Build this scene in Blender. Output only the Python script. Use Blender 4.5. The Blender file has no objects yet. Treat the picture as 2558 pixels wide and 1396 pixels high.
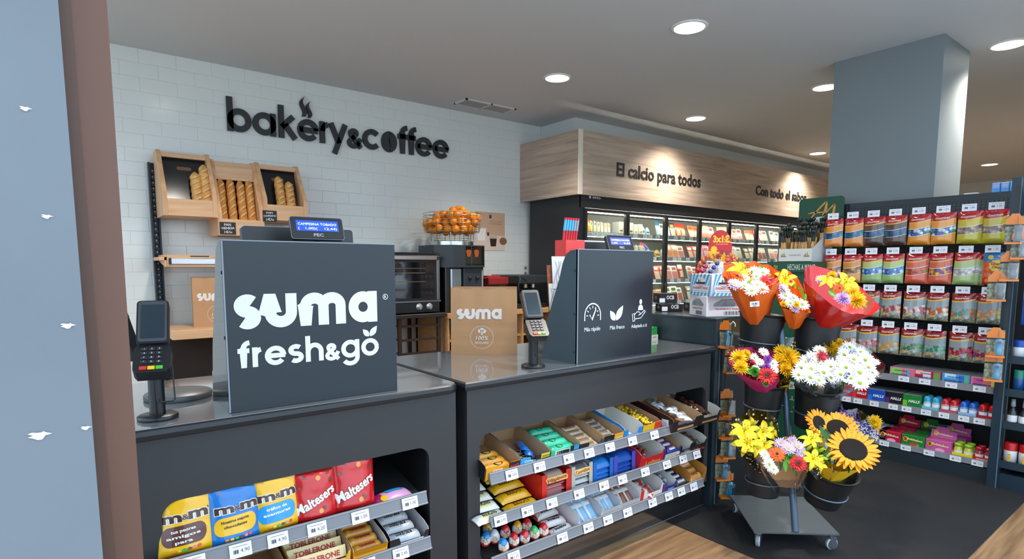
import bpy, bmesh, math, random
from mathutils import Matrix, Vector, Euler, noise
random.seed(7)
PI = math.pi
S = bpy.context.scene
COL = S.collection

# ---------------------------------------------------------------- camera, sky, exposure
cd = bpy.data.cameras.new('camera')
cd.sensor_width = 36.0
cd.lens = 20.324
cd.shift_y = 0.0459
cd.clip_end = 100
cam = bpy.data.objects.new('camera', cd)
cam.location = (0, 0, 1.3)
cam.rotation_euler = (math.radians(90 - 5.888), 0, math.radians(-37.871))
COL.objects.link(cam)
S.camera = cam

w = bpy.data.worlds.new('sky')
S.world = w
w.use_nodes = True
w.node_tree.nodes['Background'].inputs[0].default_value = (0.66, 0.83, 1.0, 1)
w.node_tree.nodes['Background'].inputs[1].default_value = 3.0

S.view_settings.view_transform = 'Standard'
S.view_settings.look = 'None'
S.view_settings.gamma = 1
S.view_settings.use_curve_mapping = False
S.view_settings.exposure = -0.22
S.cycles.use_denoising = True
S.cycles.max_bounces = 8
S.cycles.transparent_max_bounces = 24
S.cycles.sample_clamp_indirect = 6

# ---------------------------------------------------------------- materials
def lin(h):
    if isinstance(h, str):
        h = h.lstrip('#')
        c = [int(h[i:i + 2], 16) / 255 for i in (0, 2, 4)]
        return tuple(v / 12.92 if v <= 0.04045 else ((v + 0.055) / 1.055) ** 2.4 for v in c) + (1,)
    return tuple(h) + (1,) if len(h) == 3 else tuple(h)

MATS = {}
def mat(col, rough=0.5, metal=0.0, var=0.0, vs=8.0, bump=0.0, bs=60.0, emit=0.0, alpha=1.0, coat=0.0, trans=0.0, spec=0.5, stretch=None):
    """Principled material with optional noise variation of the colour and noise bump."""
    key = (col, rough, metal, var, vs, bump, bs, emit, alpha, coat, trans, spec, stretch)
    if key in MATS:
        return MATS[key]
    m = bpy.data.materials.new('m_%d' % len(MATS))
    m.use_nodes = True
    nt = m.node_tree
    b = nt.nodes['Principled BSDF']
    c = lin(col)
    b.inputs['Base Color'].default_value = c
    b.inputs['Roughness'].default_value = rough
    b.inputs['Metallic'].default_value = metal
    b.inputs['Coat Weight'].default_value = coat
    b.inputs['Coat Roughness'].default_value = 0.05
    b.inputs['Transmission Weight'].default_value = trans
    b.inputs['Specular IOR Level'].default_value = spec
    b.inputs['Alpha'].default_value = alpha
    if emit:
        b.inputs['Emission Color'].default_value = c
        b.inputs['Emission Strength'].default_value = emit
    if var or bump:
        tc = nt.nodes.new('ShaderNodeTexCoord')
        vec = tc.outputs['Object']
        if stretch:
            mp = nt.nodes.new('ShaderNodeMapping')
            mp.inputs['Scale'].default_value = stretch
            nt.links.new(vec, mp.inputs['Vector'])
            vec = mp.outputs['Vector']
    if var:
        n = nt.nodes.new('ShaderNodeTexNoise')
        n.inputs['Scale'].default_value = vs
        n.inputs['Detail'].default_value = 4
        nt.links.new(vec, n.inputs['Vector'])
        r = nt.nodes.new('ShaderNodeValToRGB')
        r.color_ramp.elements[0].position = 0.3
        r.color_ramp.elements[1].position = 0.7
        r.color_ramp.elements[0].color = tuple(max(0, v * (1 - var)) for v in c[:3]) + (1,)
        r.color_ramp.elements[1].color = tuple(min(1, v * (1 + var)) for v in c[:3]) + (1,)
        nt.links.new(n.outputs['Fac'], r.inputs['Fac'])
        nt.links.new(r.outputs['Color'], b.inputs['Base Color'])
    if bump:
        n = nt.nodes.new('ShaderNodeTexNoise')
        n.inputs['Scale'].default_value = bs
        n.inputs['Detail'].default_value = 3
        nt.links.new(vec, n.inputs['Vector'])
        bp = nt.nodes.new('ShaderNodeBump')
        bp.inputs['Strength'].default_value = bump
        bp.inputs['Distance'].default_value = 0.01
        nt.links.new(n.outputs['Fac'], bp.inputs['Height'])
        nt.links.new(bp.outputs['Normal'], b.inputs['Normal'])
    MATS[key] = m
    return m

def film(tint='#ffffff', clear=0.85, rough=0.05, dots=None):
    """Clear film or glass: transparent mixed with gloss; dots = white print spots (scale, radius)."""
    key = ('film', tint, clear, rough, dots)
    if key in MATS:
        return MATS[key]
    m = bpy.data.materials.new('film_%d' % len(MATS))
    m.use_nodes = True
    nt = m.node_tree
    nt.nodes.clear()
    o = nt.nodes.new('ShaderNodeOutputMaterial')
    t = nt.nodes.new('ShaderNodeBsdfTransparent')
    t.inputs[0].default_value = lin(tint)
    g = nt.nodes.new('ShaderNodeBsdfGlossy')
    g.inputs['Roughness'].default_value = rough
    g.inputs['Color'].default_value = (1, 1, 1, 1)
    lw = nt.nodes.new('ShaderNodeLayerWeight')
    lw.inputs['Blend'].default_value = 0.25
    mr = nt.nodes.new('ShaderNodeMapRange')
    mr.inputs['To Min'].default_value = (1 - clear) * 0.5
    mr.inputs['To Max'].default_value = min(1.0, (1 - clear) * 3)
    nt.links.new(lw.outputs['Facing'], mr.inputs['Value'])
    mx = nt.nodes.new('ShaderNodeMixShader')
    nt.links.new(mr.outputs['Result'], mx.inputs[0])
    nt.links.new(t.outputs[0], mx.inputs[1])
    nt.links.new(g.outputs[0], mx.inputs[2])
    last = mx
    if dots:
        tc = nt.nodes.new('ShaderNodeTexCoord')
        v = nt.nodes.new('ShaderNodeTexVoronoi')
        v.inputs['Scale'].default_value = dots[0]
        nt.links.new(tc.outputs['Object'], v.inputs['Vector'])
        lt = nt.nodes.new('ShaderNodeMath')
        lt.operation = 'LESS_THAN'
        lt.inputs[1].default_value = dots[1]
        nt.links.new(v.outputs['Distance'], lt.inputs[0])
        d = nt.nodes.new('ShaderNodeBsdfDiffuse')
        d.inputs[0].default_value = lin(dots[2] if len(dots) > 2 else '#f4e7c0')
        m2 = nt.nodes.new('ShaderNodeMixShader')
        nt.links.new(lt.outputs[0], m2.inputs[0])
        nt.links.new(mx.outputs[0], m2.inputs[1])
        nt.links.new(d.outputs[0], m2.inputs[2])
        last = m2
    nt.links.new(last.outputs[0], o.inputs['Surface'])
    MATS[key] = m
    return m

def wood(c1, c2, scale=3.0, axis='X', rough=0.45, var=1.0):
    key = ('wood', c1, c2, scale, axis, rough)
    if key in MATS:
        return MATS[key]
    m = bpy.data.materials.new('wood_%d' % len(MATS))
    m.use_nodes = True
    nt = m.node_tree
    b = nt.nodes['Principled BSDF']
    b.inputs['Roughness'].default_value = rough
    tc = nt.nodes.new('ShaderNodeTexCoord')
    mp = nt.nodes.new('ShaderNodeMapping')
    mp.inputs['Scale'].default_value = {'X': (1, 14, 14), 'Y': (14, 1, 14), 'Z': (14, 14, 1)}[axis]
    nt.links.new(tc.outputs['Object'], mp.inputs['Vector'])
    n = nt.nodes.new('ShaderNodeTexNoise')
    n.inputs['Scale'].default_value = scale
    n.inputs['Detail'].default_value = 6
    n.inputs['Distortion'].default_value = 0.6 * var
    nt.links.new(mp.outputs['Vector'], n.inputs['Vector'])
    r = nt.nodes.new('ShaderNodeValToRGB')
    r.color_ramp.elements[0].position = 0.3
    r.color_ramp.elements[1].position = 0.72
    r.color_ramp.elements[0].color = lin(c1)
    r.color_ramp.elements[1].color = lin(c2)
    nt.links.new(n.outputs['Fac'], r.inputs['Fac'])
    nt.links.new(r.outputs['Color'], b.inputs['Base Color'])
    MATS[key] = m
    return m

# ---------------------------------------------------------------- text
BF = bpy.data.fonts.load('<builtin>') if '<builtin>' in bpy.data.fonts else None
TXT = {}
def text_mesh(s, bold=0.0, ext=0.0, res=2):
    """2-D outline of a string (height of a capital about 0.7), baseline at 0, centred in x: verts, faces, width."""
    key = (s, bold, ext, res)
    if key in TXT:
        return TXT[key]
    cu = bpy.data.curves.new('t', 'FONT')
    cu.body = s
    cu.size = 1.0
    cu.offset = bold
    cu.extrude = ext
    cu.resolution_u = res
    o = bpy.data.objects.new('t', cu)
    COL.objects.link(o)
    dg = bpy.context.evaluated_depsgraph_get()
    me = bpy.data.meshes.new_from_object(o.evaluated_get(dg))
    vs = [tuple(v.co) for v in me.vertices]
    fs = [tuple(p.vertices) for p in me.polygons]
    bpy.data.objects.remove(o)
    bpy.data.curves.remove(cu)
    bpy.data.meshes.remove(me)
    if vs:
        x0 = min(v[0] for v in vs)
        x1 = max(v[0] for v in vs)
    else:
        x0 = x1 = 0
    vs = [(v[0] - (x0 + x1) / 2, v[1], v[2]) for v in vs]
    TXT[key] = (vs, fs, max(x1 - x0, 1e-6))
    return TXT[key]

# ---------------------------------------------------------------- mesh builder
def frame(o, x, y):
    """Matrix whose local x, y run along x, y and whose z is their cross product, at o."""
    x = Vector(x).normalized()
    z = x.cross(Vector(y)).normalized()
    y = z.cross(x)
    return Matrix(((x.x, y.x, z.x, o[0]), (x.y, y.y, z.y, o[1]), (x.z, y.z, z.z, o[2]), (0, 0, 0, 1)))

FRONT = lambda o: frame(o, (1, 0, 0), (0, 0, 1))      # faces -Y (towards the customer side of the counters)
WEST = lambda o: frame(o, (0, -1, 0), (0, 0, 1))      # faces -X (the gondola)

class B:
    def __init__(s, M=None):
        s.v, s.f, s.m, s.mats, s.sm, s.uv = [], [], [], [], [], {}
        s.M = M or Matrix()
    def mi(s, m):
        if m not in s.mats:
            s.mats.append(m)
        return s.mats.index(m)
    def add(s, vs, fs, m, M=None, smooth=False, uv=None):
        T = s.M @ M if M is not None else s.M
        k = len(s.v)
        s.v += [tuple(T @ Vector(p)) for p in vs]
        i = s.mi(m)
        for f in fs:
            if uv:
                s.uv[len(s.f)] = [uv[a] for a in f]
            s.f.append(tuple(a + k for a in f))
            s.m.append(i)
            s.sm.append(smooth)
        return s
    def box(s, a, b, m, M=None):
        x0, y0, z0 = a
        x1, y1, z1 = b
        return s.add([(x0, y0, z0), (x1, y0, z0), (x1, y1, z0), (x0, y1, z0), (x0, y0, z1), (x1, y0, z1), (x1, y1, z1), (x0, y1, z1)],
              [(0, 3, 2, 1), (4, 5, 6, 7), (0, 1, 5, 4), (1, 2, 6, 5), (2, 3, 7, 6), (3, 0, 4, 7)], m, M)
    def cbox(s, a, b, m, c=0.004, M=None):
        """box with chamfered edges"""
        vs, idx = [], {}
        for i in (0, 1):
            for j in (0, 1):
                for k in (0, 1):
                    p = [(a, b)[q][n] for n, q in enumerate((i, j, k))]
                    sg = [1 if q == 0 else -1 for q in (i, j, k)]
                    for ax in range(3):
                        q = list(p)
                        for n in range(3):
                            if n != ax:
                                q[n] += sg[n] * c
                        idx[(i, j, k, ax)] = len(vs)
                        vs.append(tuple(q))
        fs = []
        def g(ijk, ax):
            return idx[tuple(ijk) + (ax,)]
        for ax in range(3):
            o = [n for n in range(3) if n != ax]
            for q in (0, 1):
                cyc = []
                for (u, w_) in ((0, 0), (1, 0), (1, 1), (0, 1)):
                    t = [0, 0, 0]
                    t[ax] = q
                    t[o[0]] = u
                    t[o[1]] = w_
                    cyc.append(g(t, ax))
                if (q == 0) ^ (ax == 1):
                    cyc.reverse()
                fs.append(tuple(cyc))
            for u in (0, 1):
                for w_ in (0, 1):
                    t0 = [0, 0, 0]
                    t1 = [0, 0, 0]
                    t0[ax], t1[ax] = 0, 1
                    for t in (t0, t1):
                        t[o[0]] = u
                        t[o[1]] = w_
                    fs.append((g(t0, o[0]), g(t1, o[0]), g(t1, o[1]), g(t0, o[1])))
        for i in (0, 1):
            for j in (0, 1):
                for k in (0, 1):
                    fs.append((g((i, j, k), 0), g((i, j, k), 1), g((i, j, k), 2)))
        return s.add(vs, fs, m, M)
    def cyl(s, p, q, r, m, r2=None, n=12, caps=True, smooth=True):
        p, q = Vector(p), Vector(q)
        r2 = r if r2 is None else r2
        d = (q - p).normalized()
        u = d.orthogonal().normalized()
        w_ = d.cross(u)
        vs = []
        for (c, rr) in ((p, r), (q, r2)):
            for i in range(n):
                a = 2 * PI * i / n
                vs.append(tuple(c + rr * (math.cos(a) * u + math.sin(a) * w_)))
        s.add(vs, [(i, (i + 1) % n, n + (i + 1) % n, n + i) for i in range(n)], m, smooth=smooth)
        if caps:
            s.add(vs, [tuple(range(n - 1, -1, -1)), tuple(range(n, 2 * n))], m)
        return s
    def tube(s, pts, r, m, n=6, closed=False):
        P = [Vector(p) for p in pts]
        L = len(P)
        rs = r if isinstance(r, (list, tuple)) else [r] * L
        vs, u = [], None
        for i, p in enumerate(P):
            if closed:
                d = P[(i + 1) % L] - P[i - 1]
            else:
                d = P[min(i + 1, L - 1)] - P[max(i - 1, 0)]
            d.normalize()
            u = d.orthogonal().normalized() if u is None else (u - d * u.dot(d)).normalized()
            w_ = d.cross(u)
            for k in range(n):
                a = 2 * PI * k / n
                vs.append(tuple(p + rs[i] * (math.cos(a) * u + math.sin(a) * w_)))
        fs = []
        for i in range(L if closed else L - 1):
            j = (i + 1) % L
            for k in range(n):
                fs.append((i * n + k, i * n + (k + 1) % n, j * n + (k + 1) % n, j * n + k))
        s.add(vs, fs, m, smooth=True)
        if not closed:
            s.add(vs, [tuple(range(n - 1, -1, -1)), tuple(range((L - 1) * n, L * n))], m)
        return s
    def lathe(s, prof, m, M=None, n=20, sx=1.0, sy=1.0, mats=None):
        """revolve (r, z) pairs about z; mats = one material per band"""
        vs, fs = [], []
        for (r, z) in prof:
            for k in range(n):
                a = 2 * PI * k / n
                vs.append((r * math.cos(a) * sx, r * math.sin(a) * sy, z))
        for i in range(len(prof) - 1):
            band = [(i * n + k, i * n + (k + 1) % n, (i + 1) * n + (k + 1) % n, (i + 1) * n + k) for k in range(n)]
            s.add(vs[:0], [], m)
            fs.append(band)
        base = len(s.v)
        T = s.M @ M if M is not None else s.M
        s.v += [tuple(T @ Vector(p)) for p in vs]
        for i, band in enumerate(fs):
            mi = s.mi(mats[i] if mats else m)
            for f in band:
                s.f.append(tuple(a + base for a in f))
                s.m.append(mi)
                s.sm.append(True)
        return s
    def ball(s, c, r, m, n=10, sc=(1, 1, 1), M=None):
        k = max(4, n // 2 + 1)
        prof = [(max(1e-5, r * math.sin(PI * i / k)), -r * math.cos(PI * i / k)) for i in range(k + 1)]
        T = Matrix.Translation(c) @ (M or Matrix()) @ Matrix.Diagonal((*sc, 1))
        return s.lathe(prof, m, T, n)
    def poly(s, pts, m, M=None, uv=None):
        return s.add(pts, [tuple(range(len(pts)))], m, M, uv=uv)
    def prism(s, pts, z0, z1, m, M=None, side=None, caps=True):
        """extrude a counter-clockwise 2-D outline along local z"""
        n = len(pts)
        vs = [(x, y, z0) for x, y in pts] + [(x, y, z1) for x, y in pts]
        s.add(vs, [(i, (i + 1) % n, n + (i + 1) % n, n + i) for i in range(n)], side or m, M)
        if caps:
            s.add(vs, [tuple(range(n - 1, -1, -1)), tuple(range(n, 2 * n))], m, M)
        return s
    def text(s, t, h, m, M, bold=0.0, width=None, fn=None, x=0, y=0, align='C', ext=0.0, skew=0.0, z=0.0, rot=0.0):
        """string of capital height h with its baseline centre at (x, y) of the plane M; fn lays it over a surface"""
        vs, fs, wd = text_mesh(t, bold, ext / (h / 0.7) if ext else 0.0)
        k = h / 0.7
        kx = width / wd if width else k
        ox = {'C': 0, 'L': wd * kx / 2, 'R': -wd * kx / 2}[align]
        out = []
        for v in vs:
            px, py = ox + v[0] * kx + v[1] * k * skew, v[1] * k
            if rot:
                px, py = px * math.cos(rot) - py * math.sin(rot), px * math.sin(rot) + py * math.cos(rot)
            px, py = px + x, py + y
            out.append((px, py, (fn(px, py) if fn else z) + (v[2] * k if ext else 0)))
        return s.add(out, fs, m, M)
    def grid(s, fn, nx, ny, m, M=None, smooth=True, mfn=None, closed_u=False):
        """surface fn(u, v) over 0..1 x 0..1; writes uv; mfn(u, v) chooses a material"""
        vs, uvs = [], []
        for j in range(ny + 1):
            for i in range(nx + 1):
                vs.append(tuple(fn(i / nx, j / ny)))
                uvs.append((i / nx, j / ny))
        k = len(s.v)
        T = s.M @ M if M is not None else s.M
        s.v += [tuple(T @ Vector(p)) for p in vs]
        for j in range(ny):
            for i in range(nx):
                f = (j * (nx + 1) + i, j * (nx + 1) + i + 1, (j + 1) * (nx + 1) + i + 1, (j + 1) * (nx + 1) + i)
                s.uv[len(s.f)] = [uvs[a] for a in f]
                s.f.append(tuple(a + k for a in f))
                s.m.append(s.mi(mfn((i + .5) / nx, (j + .5) / ny) if mfn else m))
                s.sm.append(smooth)
        return s
    def mesh(s, name, off=(0, 0, 0)):
        me = bpy.data.meshes.new(name)
        ox, oy, oz = off
        me.from_pydata([(a - ox, b - oy, c - oz) for a, b, c in s.v], [], s.f)
        for m in s.mats:
            me.materials.append(m)
        me.polygons.foreach_set('material_index', s.m)
        me.polygons.foreach_set('use_smooth', s.sm)
        if s.uv:
            ul = me.uv_layers.new(name='UVMap').data
            for i, p in enumerate(me.polygons):
                if i in s.uv:
                    for li, c in zip(p.loop_indices, s.uv[i]):
                        ul[li].uv = c
        me.update()
        return me
    def build(s, name, parent=None, world=False, label=None, cat=None, group=None, kind=None, base=True):
        """ONE mesh object; as a part (parent) or a top-level thing. world=True: the vertices are room coordinates"""
        off = (0, 0, 0)
        if parent is not None and world:
            off = WL[parent.name]
        elif parent is None and base and s.v:
            xs, ys, zs = zip(*s.v)
            off = ((min(xs) + max(xs)) / 2, (min(ys) + max(ys)) / 2, min(zs))
        o = bpy.data.objects.new(name, s.mesh(name, off))
        COL.objects.link(o)
        if parent is not None:
            o.parent = parent
            WL[o.name] = off if world else (0, 0, 0)
        else:
            o.location = off
            WL[o.name] = off
        tag(o, label, cat, group, kind)
        return o

WL = {}     # base point of every thing that parents parts given in room coordinates
def tag(o, label=None, cat=None, group=None, kind=None):
    if label: o['label'] = label
    if cat: o['category'] = cat
    if group: o['group'] = group
    if kind: o['kind'] = kind
    return o

def thing(name, label, cat, loc=(0, 0, 0), rot=(0, 0, 0), group=None, kind=None):
    o = bpy.data.objects.new(name, None)
    COL.objects.link(o)
    o.location = loc
    o.rotation_euler = rot
    o.empty_display_size = 0.05
    WL[o.name] = tuple(loc)
    return tag(o, label, cat, group, kind)

def dup(o, loc=None, rot=None, label=None, group=None, parent=None):
    """copy of a thing with copies of its parts and sub-parts (mesh data shared)"""
    c = o.copy()
    COL.objects.link(c)
    if parent is not None: c.parent = parent
    if loc is not None: c.location = loc
    if rot is not None: c.rotation_euler = rot
    if label: c['label'] = label
    if group: c['group'] = group
    for ch in list(o.children):
        dup(ch, parent=c)
    return c

def struct(b, name, kind='structure', parent=None):
    return b.build(name, parent=parent, kind=kind, base=False)

def rrect(w_, h, r, n=5, x=0, y=0):
    pts = []
    for (cx, cy, a0) in ((w_ / 2 - r, h / 2 - r, 0), (-w_ / 2 + r, h / 2 - r, 90), (-w_ / 2 + r, -h / 2 + r, 180), (w_ / 2 - r, -h / 2 + r, 270)):
        for i in range(n + 1):
            a = math.radians(a0 + 90 * i / n)
            pts.append((x + cx + r * math.cos(a), y + cy + r * math.sin(a)))
    return pts

def circ(r, n=24, x=0, y=0, ry=None):
    return [(x + r * math.cos(2 * PI * i / n), y + (ry or r) * math.sin(2 * PI * i / n)) for i in range(n)]

# ---------------------------------------------------------------- stroke lettering (geometric bold letters)
def arc(cx, cy, r, a0, a1, ry=None, n=None):
    n = n or max(4, int(abs(a1 - a0) / 12))
    ry = ry or r
    return [(cx + r * math.cos(math.radians(a0 + (a1 - a0) * i / n)), cy + ry * math.sin(math.radians(a0 + (a1 - a0) * i / n))) for i in range(n + 1)]

def stroke_faces(path, wd):
    """quads of a flat stroke of width wd along a 2-D path, square ends"""
    n = len(path)
    L, R = [], []
    for i in range(n):
        a, b = path[max(i - 1, 0)], path[min(i + 1, n - 1)]
        dx, dy = b[0] - a[0], b[1] - a[1]
        d = math.hypot(dx, dy) or 1
        k = wd / 2
        if 0 < i < n - 1 and n < 60:
            p, q, t = path[i - 1], path[i], path[i + 1]
            u1 = Vector((q[0] - p[0], q[1] - p[1])).normalized()
            u2 = Vector((t[0] - q[0], t[1] - q[1])).normalized()
            k = wd / 2 / max(0.5, math.cos(u1.angle(u2, 0) / 2))
        nx, ny = -dy / d * k, dx / d * k
        L.append((path[i][0] + nx, path[i][1] + ny))
        R.append((path[i][0] - nx, path[i][1] - ny))
    return L, R

Z_STEP = [0]      # overlapping flat strokes lie a hair above one another
def stroke(b, path, wd, m, M, z0=0.0, z1=0.0, sc=1.0, ox=0.0, oy=0.0):
    """flat (z0 == z1) or solid stroke"""
    L, R = stroke_faces(path, wd)
    n = len(path)
    f = lambda p, z: (ox + p[0] * sc, oy + p[1] * sc, z)
    if z0 == z1:
        zz = Z_STEP[0] = (Z_STEP[0] + 1) % 5
        q = [z1 + zz * 2.5e-4 + i * 1.2e-5 for i in range(n)]
        vs = [f(p, q[i]) for i, p in enumerate(L)] + [f(p, q[i]) for i, p in enumerate(R)]
        b.add(vs, [(i, n + i, n + i + 1, i + 1) for i in range(n - 1)], m, M)
        return
    vs = [f(p, z1) for p in L] + [f(p, z1) for p in R] + [f(p, z0) for p in L] + [f(p, z0) for p in R]
    fs = []
    for i in range(n - 1):
        fs += [(i, n + i, n + i + 1, i + 1), (2 * n + i, i, i + 1, 2 * n + i + 1), (n + i, 3 * n + i, 3 * n + i + 1, n + i + 1)]
    fs += [(0, 2 * n, 3 * n, n), (n - 1, 2 * n - 1, 4 * n - 1, 3 * n - 1)]
    b.add(vs, fs, m, M)

def glyph(ch, W, asc=1.45, desc=-0.45):
    """strokes of one letter with x-height 1 and stroke width W: list of paths, advance"""
    h = W / 2
    r = 0.5 - h
    C = (0.5, 0.5)
    ring = arc(0.5, 0.5, r, 0, 360, n=30)
    if ch == 'b': return [[(h, asc), (h, 0)], ring], 1.0
    if ch == 'a': return [[(1 - h, 1), (1 - h, 0)], ring], 1.0
    if ch == 'g': return [[(1 - h, 1), (1 - h, 0.05)] + arc(0.5, 0.02, r, 0, -150, ry=0.34), ring], 1.0
    if ch == 'd': return [[(1 - h, asc), (1 - h, 0)], ring], 1.0
    if ch == 'o': return [ring], 1.0
    if ch == 'c': return [arc(0.5, 0.5, r, 42, 318)], 0.93
    if ch == 'e': return [arc(0.5, 0.5, r, 0, 322), [(h * .6, 0.5), (1 - h * .4, 0.5)]], 1.0
    if ch == 'k': return [[(h, asc), (h, 0)], [(h, 0.46), (0.66, 1.0)], [(0.28, 0.62), (0.74, 0.0)]], 0.85
    if ch == 'r': return [[(h, 1), (h, 0)], arc(0.42, 0.55, 0.42 - h, 180, 95, ry=0.45 - h)], 0.46
    if ch == 'y': return [[(0.12, 1), (0.5, 0.08)], [(0.84, 1), (0.27, -0.42)]], 0.93
    if ch == 'f': return [[(0.26, 0), (0.26, asc - 0.42)] + arc(0.55, asc - 0.42, 0.29, 180, 92, ry=0.42 - h), [(0.0, 0.86), (0.52, 0.86)]], 0.54
    if ch == 'h': return [[(h, asc), (h, 0)], arc(0.45, 0.52, 0.45 - h, 180, 0, ry=0.48 - h) + [(0.9 - h, 0)]], 0.9
    if ch == 's': return [arc(0.37, 0.75 - h / 2, 0.37 - h, 42, 270, ry=0.25 - h / 2) + arc(0.37, 0.25 + h / 2, 0.37 - h, 90, -138, ry=0.25 - h / 2)[1:]], 0.74
    if ch == 'u': return [[(h, 1), (h, 0.45)] + arc(0.48, 0.45, 0.48 - h, 180, 360, ry=0.45 - h) + [(0.96 - h, 1)]], 0.96
    if ch == 'm':
        q = (1.46 - W) / 4
        return [[(h, 0), (h, 0.6)] + arc(h + q, 0.6, q, 180, 0, ry=0.4 - h) + [(h + 2 * q, 0)], [(h + 2 * q, 0.6)] + arc(h + 3 * q, 0.6, q, 180, 0, ry=0.4 - h) + [(h + 4 * q, 0)]], 1.46
    if ch == '&': return [[(0.8, 0.0), (0.22, 0.62)] + arc(0.36, 0.77, 0.18, 200, -20, ry=0.15) + [(0.2, 0.42)] + arc(0.36, 0.25, 0.26, 150, 330, ry=0.2) + [(0.78, 0.5)]], 0.84
    return [], 0.3

# ================================================================ the room
H_C, WY = 2.86, 5.077
m_white = mat('#d9dcda', 0.55, var=0.015, vs=2)
m_ceil = mat('#cfd3d6', 0.75, var=0.01, vs=1.5, bump=0.02, bs=40)
m_black = mat('#131517', 0.45, bump=0.05, bs=250)
m_dark = mat('#23282d', 0.35)

# wooden floor: long fine brown strips of vinyl, dark entrance matting let into it
m_floor = wood('#6f5238', '#b08b63', 2.2, 'X', 0.42, 0.5)
b = B()
b.box((-4, 0.5, -0.06), (14, 8, 0), m_floor)
struct(b, 'floor')
b = B()
b.box((-30, -30, -0.08), (40, 0.5, -0.002), mat('#c9c7c2', 0.8, var=0.06, vs=2))  # unseen street ground, added and kept pale to bounce daylight onto the ceiling
b.box((-30, 0.5, -0.08), (-4, 30, -0.002), mat('#c9c7c2', 0.8, var=0.06, vs=2))
struct(b, 'pavement_bounce')
m_mat = mat('#151517', 0.85, var=0.3, vs=5, bump=0.35, bs=350)
b = B()
b.cbox((2.372, 0.695, 0.0), (8.0, 1.765, 0.004), m_mat, 0.002)
b.cbox((2.72, 1.765, 0.0), (8.0, 4.1, 0.004), m_mat, 0.002)
b.build('entrance_mat', label='charcoal ribbed entrance matting under the flower stand, beside the wooden floor', cat='floor mat')

b = B()
b.box((-1.2, 0.55, H_C), (14, 5.2, H_C + 0.1), m_ceil)
ceil = struct(b, 'ceiling')

# back wall: glossy white brick tiles in running bond on a white substrate
m_grout = mat('#cdd2d0', 0.5)
m_tile = mat('#e3e6e2', 0.16, var=0.02, vs=3)
b = B()
b.box((-2.5, WY - 0.0056, 0), (14, WY + 0.12, H_C), m_grout)
wall = struct(b, 'wall_back')
TW, TH, G = 0.238, 0.1, 0.0022
tb = B()
tb.cbox((G / 2, -0.007, G / 2), (TW - G / 2, 0, TH - G / 2), m_tile, 0.0012)
tmesh = tb.mesh('tile')
half = B()
half.cbox((G / 2, -0.007, G / 2), (TW / 2 - G / 2, 0, TH - G / 2), m_tile, 0.0012)
rest = B(Matrix.Translation((0, 0, 0)))
n_t = 0
for row in range(28):
    z = H_C - (row + 1) * TH
    if z < 0.0:
        break
    for c in range(-4, 20):
        x = 0.30 + c * TW + (TW / 2 if row % 2 else 0)
        if x > 4.24:
            continue
        seen = (0.25 < x < 4.1 and z > 1.45 and not (0.9 < x < 1.9 and z < 1.75)) and n_t < 290
        if seen:
            o = bpy.data.objects.new('tile', tmesh)
            o.parent = wall
            o.location = (x, WY, z)
            o.rotation_euler = (random.uniform(-.0025, .0025), 0, random.uniform(-.0025, .0025))
            COL.objects.link(o)
            n_t += 1
        else:
            rest.cbox((x + G / 2, WY - 0.007, z + G / 2), (x + TW - G / 2, WY, z + TH - G / 2), m_tile, 0.0012)
rest.build('tiles', parent=wall, kind='stuff')

# white bulkhead over the refrigerators, end wall and the walls that close the store behind and to the right
b = B()
b.box((4.36, 4.53, 2.0), (14, WY, H_C), m_white)
struct(b, 'trim_1')
b = B()
b.box((13.5, -2, 0), (13.6, 5.2, H_C), m_white)
struct(b, 'wall_right')
b = B()
b.box((4.6, 0.3, 0), (13.5, 0.38, H_C), m_white)  # unseen front wall, added so the far part of the store stays dim
struct(b, 'wall_front_unseen')

# column of smooth grey paint
m_col = mat('#7f888b', 0.6, var=0.02, vs=3)
b = B()
b.box((4.79, 1.42, 0), (5.33, 2.125, H_C), m_col)
struct(b, 'column')

# street pier beside the shop opening (light blue-grey render with chipped edge) and the brown frame
m_pier = mat('#767c83', 0.7, var=0.05, vs=6, bump=0.06, bs=30)
PY = 0.70
pa, pb = (0.014, 0.700, 1.552), (0.016, 0.700, 0.994)
b = B()
edge = []
N = 40
for i in range(N + 1):
    t = i / N
    e = 0.0
    if 0.3 < t < 0.95:
        e = 0.0035 * max(0, noise.noise((t * 40, 3, 0))) + 0.001 * noise.noise((t * 160, 9, 0))
    edge.append((pa[0] + (pb[0] - pa[0]) * t + e, pa[2] + (pb[2] - pa[2]) * t))
# down to the ground and up to the ceiling along the same slight lean
sl = (pb[0] - pa[0]) / (pb[2] - pa[2])
top = (pa[0] + sl * (H_C - pa[2]), H_C)
bot = (pb[0] + sl * (0 - pb[2]), 0.0)
out = [(-.42, 0), bot] + edge[::-1] + [top, (-.42, H_C)]
b.prism([(x, z) for x, z in out], -0.12, 0.0, m_pier, frame((0, PY, 0), (1, 0, 0), (0, 0, 1)))
m_chip = mat('#eeeae4', 0.8)
for (px, pz, r) in ((-0.025, 0.699, 1.142), (-0.016, 0.699, 1.444), (-0.007, 0.699, 1.347), (0.001, 0.699, 1.243)):
    pass
for (c, r) in (((-0.026, 0.699, 1.141), 0.006), ((-0.016, 0.699, 1.443), 0.003), ((0.002, 0.699, 1.244), 0.004), ((-0.007, 0.699, 1.347), 0.003), ((0.010, 0.699, 1.142), 0.003)):
    b.poly([(x, y, 0) for x, y in [(r * (1.2 + .5 * math.cos(5 * a)) * math.cos(a), .6 * r * (1 + .4 * math.sin(3 * a)) * math.sin(a)) for a in [2 * PI * i / 14 for i in range(14)]]], m_chip, FRONT(c))
struct(b, 'wall_pier')
m_brown = mat('#6b4636', 0.38, var=0.06, vs=5)
fa, fb = (0.054, 0.735, 1.567), (0.053, 0.735, 0.977)
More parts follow.
